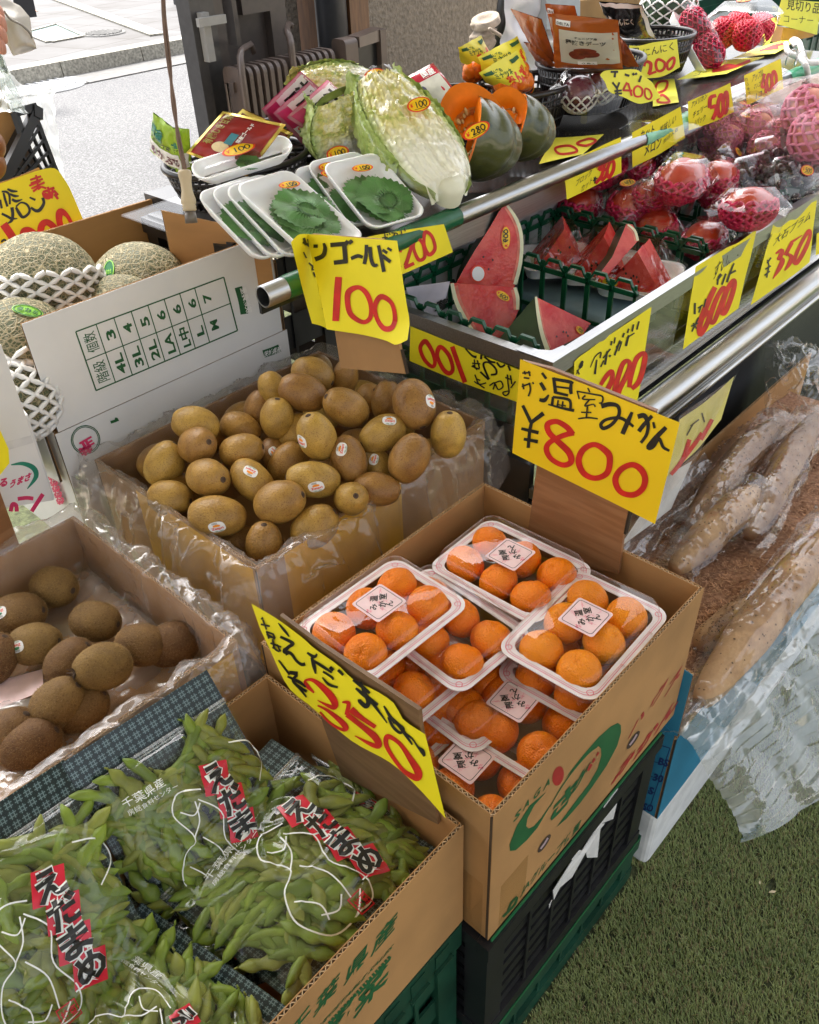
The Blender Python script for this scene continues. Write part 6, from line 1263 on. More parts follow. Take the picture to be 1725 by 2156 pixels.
# ================================================================== watermelon wedges
PALEF = M('watermelon_pale_flesh', (.72, .20, .13), .25, .25, 60., sss=.1); FLESH = M('watermelon_flesh', (.60, .022, .024), .2, .3, 26., .5, 150., .0016, col2=(.72, .10, .075), sss=.15, lo=.42, hi=.62, det=6.); WRIND = M('watermelon_white_rind', (.74, .74, .50), .4, .1, 30.); WGREEN = M('watermelon_dark_rind', (.025, .05, .02), .3, .5, 14., .1, 100., stretch=(1, 1, 1)); SEED = M('watermelon_seed', (.012, .006, .005), .3)
cW = crop(1780, 800, 700)
def wedge(label, plane, outline, rinds, back, seeds, tags, back_len):
    p0, nn = plane; nn = nn.normalized(); nn = nn if nn.dot(O - p0) > 0 else -nn
    P = lambda x, y, o_=0.: onP(cW[0] + x * cW[2], cW[1] + y * cW[2], p0, nn) + nn * o_
    t = empty('watermelon_wedge', P(*outline[0]), label, 'watermelon wedge', 'cut watermelon in the case')
    mb = MB(); pts = [P(*q) for q in outline]; cen = sum(pts, V()) / len(pts); bk = V(back).normalized() * back_len; n = len(pts)
    far = [p + bk + (cen - p) * .25 for p in pts]; mb.add(pts + far, [tuple(range(n)), tuple(range(2 * n - 1, n - 1, -1))], 0); mb.build('flesh', FLESH, t)
    mb = MB(); mb.add(pts + far, [(i, (i + 1) % n, n + (i + 1) % n, n + i) for i in range(n)], 0, False); mb.build('dark_rind', WGREEN, t)
    mb = MB()
    for st, w_ in rinds:
        mb = MB(); ribbon(mb, st, w_, P, .0012, 0); mb.build('white_rind', WRIND, t)
    mb = MB()
    mp_ = MB(); c2 = (sum(q[0] for q in outline) / n, sum(q[1] for q in outline) / n)
    for st, w_ in rinds: ribbon(mp_, [(q[0] + (c2[0] - q[0]) * .09, q[1] + (c2[1] - q[1]) * .09, q[2] * 1.25) for q in st], w_, P, .0006, 0)
    if mp_.f: mp_.build('pale_flesh', PALEF, t)
    if mb.f: mb.build('white_rind', WRIND, t)
    mb = MB()
    for x, y in seeds: mb.poly([P(x + 8 * math.cos(a), y + 12 * math.sin(a), .0012) for a in [i * .7854 for i in range(8)]])
    if mb.f: sd_ = mb.build('seed', SEED, t); sd_['kind'] = 'stuff'
    for (cx, cy, ax, ay, bx, by, s_) in tags: price_oval(t, P, cx, cy, ax, ay, bx, by, s_, .002)
    return t, P
w1, P1 = wedge('tall watermelon wedge standing at the back with two stickers', (V((1.26, 1.03, .85)), V((-.55, -.9, .25))), [(595, 30), (640, 80), (700, 160), (745, 260), (765, 380), (765, 520), (745, 650), (710, 780), (680, 870), (100, 840), (180, 690), (300, 490), (430, 290), (530, 120)], [([(600, 35, 20), (690, 165, 34), (742, 300, 36), (756, 450, 36), (738, 640, 36), (690, 830, 36)], 30)], (.5, .7, -.2), [(430, 680), (470, 590), (380, 560)], [(598, 370, 0, -125, 48, 0, '600')], .07)
g_ = MB(); g_.poly([P1(325 + 76 * math.cos(a), 725 + 88 * math.sin(a), .002) for a in [i * .2244 for i in range(28)]], 1); g_.poly([P1(325 + 60 * math.cos(a), 725 + 72 * math.sin(a), .0024) for a in [i * .2244 for i in range(28)]], 0); g_.build('round_sticker', [WHITE_P, STICK_R], w1)
wedge('watermelon wedge with a flat top edge at the left of the near basket', (V((1.215, .93, .83)), V((-.75, -.6, .5))), [(55, 815), (700, 860), (725, 940), (735, 1060), (700, 1150), (640, 1260), (600, 1420), (280, 1340), (180, 1160), (100, 990)], [([(70, 820, 36), (110, 990, 40), (190, 1160, 46), (290, 1320, 40)], 40), ([(690, 862, 30), (716, 960, 36), (718, 1080, 30)], 30)], (.6, .5, -.5), [], [(573, 945, 68, 48, 26, -34, '600')], .08)
wedge('watermelon wedge showing its dark striped rind, nearest the case corner', (V((1.27, .80, .845)), V((-.25, -.75, .62))), [(890, 950), (1440, 1215), (1360, 1330), (1180, 1420), (1080, 1520), (1010, 1500), (960, 1330), (920, 1140)], [([(895, 955, 22), (918, 1130, 34), (955, 1320, 40), (1010, 1480, 46)], 34)], (-.75, .35, -.55), [(1100, 1345), (1165, 1300), (1195, 1305), (1210, 1340), (1420, 1240)], [(1325, 1285, 36, 36, -20, 26, '600')], .13)
# cut wedges on trays under film
SLICE = []
def slice_tray(label, px, py, z, rz, tilt, n=3, tag_=True):
    c = onZ(px, py, z); t = empty('cut_watermelon_tray', c, label, 'fruit tray', 'wrapped trays of cut watermelon', (R(tilt), 0, R(rz)))
    mb = MB(); loft(mb, [rrp(.15, .11, .02, 0), rrp(.16, .12, .022, .022), rrp(.168, .128, .024, .024), rrp(.156, .116, .02, .022), rrp(.146, .106, .02, .004)]); mb.build('white_tray', TRAY, t, local=True)
    for i in range(n):
        y = -.035 + i * .032; A_ = [V((-.055, y, .008)), V((.055, y + .004, .008)), V((.0 + .004 * i, y + .006, .10 - .006 * i))]; mb = MB(); d = V((.004, .026, 0)); mb.add(A_ + [p + d for p in A_], [(0, 1, 2), (5, 4, 3), (0, 3, 4, 1), (1, 4, 5, 2), (2, 5, 3, 0)], 0); sl_ = mb.build('watermelon_slice', FLESH, t, local=True)
        mb = MB(); mb.box((-.057, y, .004), (.058, y + .029, .0085)); mb.build('rind', WRIND, sl_, local=True); mb = MB(); rg = random.Random(i + px)
        for k in range(7): u, v = rg.uniform(-.03, .03), rg.uniform(.02, .06); mb.poly([V((u + .0022 * math.cos(a), y - .0008 + .004 * (u + .055) / .11, v + .0035 * math.sin(a))) for a in [q * 1.05 for q in range(6)]])
        sd_ = mb.build('seed', SEED, sl_, local=True); sd_['kind'] = 'stuff'
    mb = MB(); top = [V((-.02, -.04, .10)), V((.03, -.04, .10)), V((.03, .05, .085)), V((-.02, .05, .085))]; bt = [V((-.084, -.064, .024)), V((.084, -.064, .024)), V((.084, .064, .024)), V((-.084, .064, .024))]
    for i in range(4): 
        a, b_, c_, d_ = bt[i], bt[(i + 1) % 4], top[(i + 1) % 4], top[i]; mb.grid(lambda u, v: a.lerp(b_, u).lerp(d_.lerp(c_, u), v) + V((0, 0, -.012 * math.sin(math.pi * v) + .003 * N1((u * 4, v * 4, i)))), 8, 8)
    mb.build('wrapping_film', CLEAR_W, t, local=True)
    if tag_: price_oval(t, lambda x, y, o_=0: V((x, -.0655 - o_, y)), -.045, .045, .022, 0, 0, .014, '350').matrix_parent_inverse = Matrix()
    return t
slice_tray('wrapped tray of watermelon slices at the back left of the second basket', 1175, 560, .80, -46, 6, 3, False)
slice_tray('wrapped tray of tall watermelon slices in the middle of the second basket', 1262, 575, .80, -58, 8, 3, False)
slice_tray('wrapped tray of watermelon leaning up to the case front in the second basket', 1345, 600, .80, -75, 14, 2, True)
wedge('narrow watermelon wedge leaning over the steel front rail', (V((1.56, .76, .86)), V((-.6, -.8, .3))), [(1790, 235), (1850, 240), (1900, 330), (1905, 400), (1560, 790), (1500, 760), (1650, 560)], [([(1800, 240, 16), (1870, 300, 24), (1900, 400, 26)], 20)], (.5, .6, -.3), [], [], .05)
mb = MB(); loft(mb, [rrp(.24, .26, .04, .0), rrp(.25, .27, .05, .05), rrp(.235, .255, .04, .07)]); bl_ = mb.build('blue_tub', M('grey_blue_tub', (.16, .25, .30), .3, .2, 8.)); bl_.location = (1.53, .92, .705); tag(bl_, 'grey blue plastic tub under the wrapped watermelon trays', 'tub')
# ================================================================== mangoes, plums, peaches in clear packs
MANGO = M('mango_skin', (.48, .010, .012), .28, .3, 9., .05, 200., col2=(.55, .055, .010), coat=.3, lo=.4, hi=.7); PLUM = M('dark_plum_skin', (.035, .008, .014), .2, .4, 20., coat=.3); GRAPE = M('green_grape_skin', (.05, .12, .085), .25, .3, 20., coat=.2); PEACH = M('peach_skin', (.68, .24, .20), .6, .25, 18., col2=(.78, .45, .28))
def clear_case(t, lx, ly, h, loc, film_=None):
    mb = MB(); loft(mb, [rrp(lx * .8, ly * .8, .012, 0), rrp(lx, ly, .016, h), rrp(lx * 1.06, ly * 1.07, .018, h), rrp(lx * 1.06, ly * 1.07, .018, h + .003)], cap=False); mb.build('clear_tray', CLEAR, t, local=True)
    mb = MB(); loft(mb, [rrp(lx * 1.02, ly * 1.03, .016, h + .004), rrp(lx * .98, ly * .96, .02, h + .012), rrp(lx * .6, ly * .6, .02, h + loc)]); mb.build('wrapping_film', film_ or CLEAR_W, t, local=True)
def mango_pack(label, px, py, z, rz, tilt=(0, 0), s=1., tagp=None, netcol=None):
    c = onZ(px, py, z); t = empty('mango_pack', c, label, 'fruit pack', 'clear packs of netted mangoes', (R(tilt[0]), R(tilt[1]), R(rz)))
    clear_case(t, .15 * s, .115 * s, .045 * s, .045 * s)
    if tagp: price_oval(t, lambda x, y, o_=0: V((x, y, .098 * s + o_)), -.02, .02, .022, .006, -.004, .013, '400').matrix_parent_inverse = Matrix()
    mg = empty('mango', c, 'mango in pink foam net of the ' + ' '.join(label.split()[:9]), 'mango', 'netted mangoes in clear packs', (R(tilt[0]), R(tilt[1]), R(rz)))
    mb = MB(); sph(mb, .048 * s, 1.35, .95, .85, (0, 0, .050 * s), wob=.06, seed=px); mb.build('skin', MANGO, mg, local=True)
    mb = MB(); k0 = len(mb.v); net(mb, .049 * s, 1.35, .95, .85, 1.22, 3.0, 11, 26, .0042 * s, px); mb.v = [(x, y, zz + .050 * s) for x, y, zz in mb.v]; mb.build('foam_net', netcol or NETP, mg, local=True)
mango_pack('large clear mango pack on top in the middle basket', 1425, 428, .895, 8, (4, -3), 1.05)
mango_pack('clear mango pack tilted against the steel front rail', 1570, 490, .875, -12, (-10, 8), 1.0)
mango_pack('clear mango pack under the 350 yen sign at the back of the middle basket', 1262, 398, .895, 6, (0, 0), 1.05)
mango_pack('mango pack low at the left of the middle basket, next to the lattice', 1150, 462, .82, 60, (0, 20), .95)
mango_pack('mango pack in the second row behind the lattice of the middle basket', 1210, 468, .82, 20, (10, 0), 1.0)
mango_pack('mango pack with a yellow price oval below the large one', 1325, 470, .835, -25, (14, 0), .95, True)
mango_pack('mango pack hanging low in front of the large one', 1385, 520, .80, 40, (-14, 0), .95)
mango_pack('lowest mango pack by the front rail under the tilted one', 1475, 545, .80, 5, (0, 0), .9)
mango_pack('mango pack half covered at the far side under the tilted pack', 1500, 440, .83, 30, (0, 0), .95)
mango_pack('small mango pack at the back of the middle basket by the white wall', 1330, 388, .87, 15, (6, 0), .9)
mango_pack('small mango pack wedged between the large one and the lattice', 1365, 452, .86, -10, (8, 6), .85)
mango_pack('small mango pack behind the tilted one near the dark plums', 1500, 408, .87, 5, (10, 0), .85)
# dark cherry and plum packs standing on edge
def cherry_pack(label, px, py, z, rz, tilt, mat, big, tagp, s=1.):
    c = onZ(px, py, z); t = empty('plum_pack', c, label, 'fruit pack', 'clear packs of dark plums and cherries', (R(tilt), 0, R(rz)))
    mb = MB(); loft(mb, [rrp(.12 * s, .10 * s, .016, .0), rrp(.125 * s, .105 * s, .016, .03 * s), rrp(.135 * s, .115 * s, .018, .031 * s), rrp(.12 * s, .10 * s, .016, .034 * s), rrp(.105 * s, .085 * s, .016, .046 * s)]); mb.build('clear_clamshell', CLEAR, t, local=True)
    if tagp: price_oval(t, lambda x, y, o_=0: V((x, y, .047 * s + o_)), .012, .018, .018, -.006, .005, .011, '500').matrix_parent_inverse = Matrix()
    rg = random.Random(px); k = 0; rad = .0165 if big else .0115
    for i in range(3):
        for j in range(2 if big else 3):
            q = mb_ball.copy(); COL.objects.link(q); q.data = ball[mat.name]; q.scale = (rad * s,) * 3; p = V(((i - 1) * .036 * s, (j - (.5 if big else 1)) * .034 * s, .02 * s + rg.uniform(-.003, .004))); q.location = c + Matrix.Rotation(R(rz), 3, 'Z') @ (Matrix.Rotation(R(tilt), 3, 'X') @ p)
            tag(q, 'dark fruit in the ' + label.replace('with a price oval ', '').replace('a yellow price oval ', '').replace('with ', '') if False else 'dark fruit of the ' + ' '.join(label.split()[1:13]), 'plum', 'fruit inside ' + label)
ball = {}
for mt in (PLUM, GRAPE):
    mb = MB(); sph(mb, 1., nu=16, nv=10); oo = mb.build('plum', mt); ball[mt.name] = oo.data; mb_ball = oo
    if mt is PLUM: keep = oo
    else: bpy.data.objects.remove(oo)
mb_ball = keep
CP = [('clear plum pack with a yellow price oval at the left, behind the large mango', 1402, 352, .90, 20, 30, PLUM, True, True, 1.1), ('clear pack of green and dark fruit standing behind the lattice rim', 1455, 388, .875, 10, 48, GRAPE, True, False, 1.05), ('clear plum pack with a price oval standing in the centre of the fourth basket', 1520, 362, .885, 15, 50, PLUM, True, True, 1.1),
      ('clear plum pack standing on edge right of the centre one', 1575, 385, .88, -15, 58, PLUM, True, False, 1.0), ('clear plum pack behind, leaning on the pink netted fruit', 1625, 350, .90, -20, 55, PLUM, True, False, 1.1), ('clear plum pack with a price oval beside the front rail', 1660, 388, .885, -25, 62, PLUM, False, True, 1.05), ('clear plum pack at the right photo edge over the front rail', 1708, 362, .89, -25, 55, PLUM, False, False, 1.05),
      ('dark flat plum pack lying under the cut melon sign', 1385, 308, .95, 5, 4, PLUM, True, False, 1.35), ('clear pack of dark fruit low behind the lattice, below the green fruit', 1470, 425, .82, 20, 30, PLUM, True, False, 1.0), ('clear pack of dark fruit low by the front rail in the fourth basket', 1590, 420, .82, -10, 30, PLUM, True, False, 1.0)]
for a in CP: cherry_pack(*a)
bpy.data.objects.remove(keep)
PFILM = film('pinkish_film', tint=(.99, .93, .94), base=.04, rough=.09, bump=.6, bs=26., fres=.35, milk=.05, vor=1.3)
def peach_pack(label, px, py, z, rz, tilt, s=1., card=False, tg=False):
    c = onZ(px, py, z); t = empty('peach_pack', c, label, 'fruit pack', 'pink film packs of netted peaches', (R(tilt), 0, R(rz)))
    mb = MB(); loft(mb, [rrp(.13 * s, .12 * s, .02, .0), rrp(.15 * s, .14 * s, .03, .03 * s), rrp(.13 * s, .12 * s, .04, .075 * s), rrp(.07 * s, .05 * s, .02, .10 * s)]); mb.build('pink_film', PFILM, t, local=True)
    if card: mb = MB(); mb.grid(lambda u, v: V((-.04 + .08 * u, -.062 * s + .045 * v + .0, .070 * s + .03 * v)), 4, 4); mb.build('white_card', WHITE_P, t, local=True)
    if tg: price_oval(t, lambda x, y, o_=0: V((x, y - .03, .094 * s + o_)), .0, .0, .022, -.006, .005, .012, '400').matrix_parent_inverse = Matrix()
    for i, (gx, gy) in enumerate(((-.03, -.025), (.032, -.02), (0, .03))):
        pc_ = empty('peach', c, 'peach in a pink foam net, number %s of three in %s' % (('nearest', 'right', 'rear')[i], label) if False else '%s peach of the %s' % (('near left', 'near right', 'rear')[i], ' '.join(label.split()[:10])), 'peach', 'netted peaches in pink packs', (R(tilt), 0, R(rz)))
        mb = MB(); sph(mb, .032 * s, 1, 1, .95, (gx * s, gy * s, .04 * s), 18, 12); mb.build('skin', PEACH, pc_, local=True)
        mb = MB(); net(mb, .033 * s, 1, 1, .95, .5, 2.6, 9, 18, .0026 * s, i); mb.v = [(x + gx * s, y + gy * s, zz + .04 * s) for x, y, zz in mb.v]; mb.build('foam_net', NETL, pc_, local=True)
peach_pack('pale pink peach pack with a white card in the far basket', 1588, 318, .90, -12, 34, 1.15, True)
peach_pack('large pink netted peach pack at the right photo edge', 1700, 315, .93, -25, 20, 1.7)
peach_pack('pink peach pack with a price oval below the cherry sign', 1510, 305, .91, 5, 20, 1.0, False, True)
peach_pack('pink peach pack lying under the large one at the right', 1650, 352, .85, 10, 10, 1.2)
peach_pack('small pink peach pack at the back beside the cherry sign', 1560, 278, .93, 10, 16, .95)
peach_pack('small pink peach pack between the white card pack and the large one', 1640, 322, .90, -15, 26, .95)
peach_pack('small pink peach pack low behind the plum packs in the far basket', 1500, 335, .87, 0, 20, .9)
# front frame panel and crates in the far right background
fr = empty('window_frame', (3.3, 1.4, .9), 'beige ribbed frame panel behind the far baskets', 'frame panel'); mb = MB()
fp = [onZ(*p, .95) for p in [(1545, 240), (1760, 300)]]; d_ = V((0, 0, .02))
for k in range(4):
    a, c_ = onZ(1535, 232 + k * 14, .93), onZ(1770, 296 + k * 14, .93); mb.hexa([a, c_, c_ + V((.02, .03, 0)), a + V((.02, .03, 0)), a + d_ * .8, c_ + d_ * .8, c_ + V((.02, .03, 0)) + d_ * .8, a + V((.02, .03, 0)) + d_ * .8])
mb.build('ribbed_panel', M('beige_anodised', (.36, .30, .24), .4, .06), fr)
mb = MB(); a, c_ = onZ(1540, 215, .95), onZ(1770, 285, .95); mb.hexa([a, c_, c_ + V((.03, .05, 0)), a + V((.03, .05, 0)), a + d_, c_ + d_, c_ + V((.03, .05, 0)) + d_, a + V((.03, .05, 0)) + d_]); mb.build('steel_sill', STEEL_B, fr)
cr2 = crate('plastic_crate', 'dark green slatted crate in the background at the right, behind the hanger', 3.35, 4.3, 1.25, 1.9, .55, 1.02, GREEN_CR, bars=6, group=None, fill=True)
mb = MB(); q = [onZ(*p, .96) for p in [(1690, 250), (1735, 262), (1735, 240), (1700, 215)]]
mb = MB(); c_ = onZ(1712, 250, .96); t = empty('cut_fruit_tub', c_, 'small clear tub of cut yellow fruit at the right photo edge', 'fruit tub'); clear_case(t, .13, .12, .05, .02)
mb = MB(); rg = random.Random(4)
for i in range(14):
    x, y, z = rg.uniform(-.045, .045), rg.uniform(-.04, .04), rg.uniform(.012, .05); xf = Matrix.Translation((x, y, z)) @ Matrix.Rotation(rg.uniform(0, 3), 4, 'X') @ Matrix.Rotation(rg.uniform(0, 3), 4, 'Z'); mb.box((-.013, -.013, -.013), (.013, .013, .013), 0, xf)
so2 = mb.build('fruit_cubes', M('mango_flesh', (.85, .36, .02), .35, .15, 30., sss=.1), t, local=True); so2['kind'] = 'stuff'
# ================================================================== goods on the upper shelf
def frame3(TL, TR, BL):
    X = (TR - TL).normalized(); Y = (TL - BL); Y = (Y - X * Y.dot(X)).normalized(); return Matrix((X, Y, X.cross(Y))).transposed()
LEAF = M('shiso_leaf', (.075, .215, .045), .5, .35, 30., .4, 120., .0010, col2=(.045, .14, .028)); LEAFV = M('shiso_vein', (.09, .19, .06), .5, .1)
def leaf(label, c, rot, size, seed, group):
    rg = random.Random(seed); t = empty('shiso_leaf', c, label, 'shiso leaf', group, rot.to_euler()); mb = MB(); n = 32; rim = []
    for i in range(n * 2):
        a = 2 * math.pi * i / (n * 2); r_ = size * (.80 + .20 * math.cos(a)) * (1 + .16 * abs(math.sin(a)) ** 2) * (1.0 if i % 2 else .90 + .03 * rg.random()) * (.72 if abs(a - math.pi) < .16 else 1); rim.append((r_ * math.cos(a), r_ * math.sin(a) * .92))
    hh = lambda x, y: .006 * N1((x * 26, y * 26, seed)) + .004 * abs(math.sin(y * 160 / 2)) + .18 * (x * x + y * y)
    rings = [[V((0, 0, hh(0, 0)))]] + [[V((x * q, y * q, hh(x * q, y * q))) for x, y in rim] for q in (.3, .6, .85, 1)]
    m_ = len(rim); vs = rings[0] + [p for r_ in rings[1:] for p in r_]; fs = [(0, 1 + i, 1 + (i + 1) % m_) for i in range(m_)] + [(1 + k * m_ + i, 1 + k * m_ + (i + 1) % m_, 1 + (k + 1) * m_ + (i + 1) % m_, 1 + (k + 1) * m_ + i) for k in range(3) for i in range(m_)]
    mb.add(vs, fs, 0, True); mb.build('blade', LEAF, t, local=True); mb = MB(); pl = lambda x, y, o_=0: V((x, y, hh(x, y) + .0006 + o_))
    ribbon(mb, [(-size * .6, 0, .0018), (0, 0, .0014), (size * .9, 0, .0006)], .001, pl, 0)
    for k in range(4):
        x = -size * .45 + k * size * .3
        for s_ in (1, -1): ribbon(mb, [(x, 0), (x + size * .25, s_ * size * .3), (x + size * .42, s_ * size * .6)], .0007, pl, 0)
    mb.build('vein', LEAFV, t, local=True)
def tray(label, TL, TR, BL, dep=.018, leaves=0, price=None, film_=True, seed=0):
    c = (TR + BL) / 2; Mx = frame3(TL, TR, BL); lx, ly = (TR - TL).length, (TL - BL).length; t = empty('foam_tray', c, label, 'foam tray', 'white foam trays of shiso leaves', Mx.to_euler())
    mb = MB(); rr = lambda k, z, r=.022: rrp(lx * k, ly * k, r, z, 6); loft(mb, [rr(.84, -dep), rr(.93, -dep * .5), rr(1.0, 0), rr(1.0, .0025), rr(.965, .0025), rr(.90, -dep * .45), rr(.80, -dep + .003)]); mb.build('tray_shell', TRAY, t, local=True)
    if film_: mb = MB(); mb.grid(lambda u, v: V(((u - .5) * lx * .98, (v - .5) * ly * .98, .0035 + .002 * N1((u * 4, v * 4, seed)))), 12, 12); mb.build('cling_film', CLEAR_F, t, local=True)
    if price: price_oval(t, lambda x, y, o_=0: V((x * lx, y * ly, .0055 + o_)), price[0], price[1], .17 * math.cos(price[2]), .17 * math.sin(price[2]) * lx / ly, -.075 * math.sin(price[2]), .075 * math.cos(price[2]) * lx / ly, '100').matrix_parent_inverse = Matrix()
    rg = random.Random(seed)
    for k in range(leaves):
        xy = V(((.02 + rg.uniform(-.10, .10)) * lx, (-.10 + rg.uniform(-.12, .10)) * ly, -dep * .6 + .0035 * k)); rot = Mx @ Matrix.Rotation(rg.uniform(1.2, 2.9), 3, 'Z') @ Matrix.Rotation(rg.uniform(-.12, .12), 3, 'X')
        leaf('serrated green shiso leaf lying in the ' + label.replace('white foam tray', 'tray')[:60].rsplit(' ', 1)[0] if False else 'serrated dark green shiso leaf in %s' % SHORT[label], c + Mx @ xy, rot, min(lx, ly) * rg.uniform(.48, .56), seed * 7 + k, 'shiso leaves in ' + SHORT[label])
    return t
CLEAR_F = film('cling_film', base=.02, rough=.05, bump=.25, bs=20., bd=.003, fres=.25)
SHORT = {}
def T3(label, short, a, b, c_, **k): SHORT[label] = short; return tray(label, onZ(*a), onZ(*b), onZ(*c_), **k)
# corners: top-left, top-right, bottom-left as (px, py, z)
T3('front white foam tray of shiso leaves with a price oval, left of the kiwifruit sign', 'the front left foam tray', (516, 388, 1.105), (632, 352, 1.105), (632, 553, 1.028), leaves=4, price=(.22, .30, -.15), seed=2)
T3('front white foam tray of shiso leaves beside the cut cabbage', 'the foam tray beside the cabbage', (680, 348, 1.105), (800, 320, 1.105), (775, 487, 1.030), leaves=3, price=(.05, .30, -.1), seed=5)
for i, (dx, dy, nm) in enumerate(((-34, 4, 'second'), (-64, 8, 'third'), (-92, 14, 'fourth'))):
    T3('white foam tray on edge, %s in the leaning row behind the front left one' % nm, 'the %s leaning foam tray' % nm, (516 + dx, 392 + dy, 1.100), (632 + dx * .95, 357 + dy * .6, 1.100), (628 + dx * 1.05, 548 + dy * .6, 1.018), leaves=2, seed=20 + i)
T3('white foam tray showing half a price oval behind the tray by the cabbage', 'the tray behind the cabbage tray', (640, 345, 1.100), (756, 318, 1.100), (740, 480, 1.020), leaves=1, price=(-.25, .22, -.6), seed=31)
T3('white foam tray with a sliver of orange sticker behind the middle stack', 'the rear middle foam tray', (604, 362, 1.095), (716, 332, 1.095), (700, 480, 1.015), leaves=1, price=(.1, .38, -.1), seed=33)
T3('film-wrapped white foam tray lying across the top of the leaning row', 'the tray lying across the row', (395, 345, 1.125), (600, 282, 1.15), (418, 384, 1.105), leaves=1, price=(.0, .3, 0), seed=37)
mb = MB()
# --- napa cabbages
m, n, b, o = newmat('cabbage_cut_face'); uv = nd(n, 'ShaderNodeTexCoord').outputs['UV']; sp = nd(n, 'ShaderNodeSeparateXYZ'); n.links.new(uv, sp.inputs[0])
nz = nd(n, 'ShaderNodeTexNoise', i2=9., i3=6.); n.links.new(uv, nz.inputs[0]); frill = rampn(n, nz.outputs[0], [(.34, (.50, .56, .12)), (.48, (.80, .73, .26)), (.62, (.92, .89, .62))])
rib = rampn(n, sp.outputs['Y'], [(.42, (0, 0, 0)), (.68, (1, 1, 1))]); cr_ = nd(n, 'ShaderNodeMixRGB'); cr_.inputs[2].default_value = (.90, .90, .74, 1); n.links.new(rib, cr_.inputs[0]); n.links.new(frill, cr_.inputs[1])
edge = nd(n, 'ShaderNodeMath', operation='ABSOLUTE'); sb = nd(n, 'ShaderNodeMath', operation='SUBTRACT'); sb.inputs[1].default_value = .5; n.links.new(sp.outputs['X'], sb.inputs[0]); n.links.new(sb.outputs[0], edge.inputs[0])
er = rampn(n, edge.outputs[0], [(.34, (0, 0, 0)), (.5, (1, 1, 1))]); ce = nd(n, 'ShaderNodeMixRGB'); ce.inputs[2].default_value = (.36, .50, .12, 1); n.links.new(er, ce.inputs[0]); n.links.new(cr_.outputs[0], ce.inputs[1]); n.links.new(ce.outputs[0], b.inputs['Base Color']); b.inputs['Roughness'].default_value = .4; b.inputs['Subsurface Weight'].default_value = .1; b.inputs['Subsurface Radius'].default_value = (.006, .006, .002)
CABF = m; CABL = M('cabbage_leaf', (.34, .46, .10), .45, .4, 18., .8, 60., .004, col2=(.44, .52, .16), sss=.05); CABD = M('cabbage_outer_leaf', (.27, .38, .085), .45, .4, 16., .8, 50., .004, col2=(.46, .54, .20)); CABW = M('cabbage_white_rib', (.78, .79, .62), .4, .06, 20.)
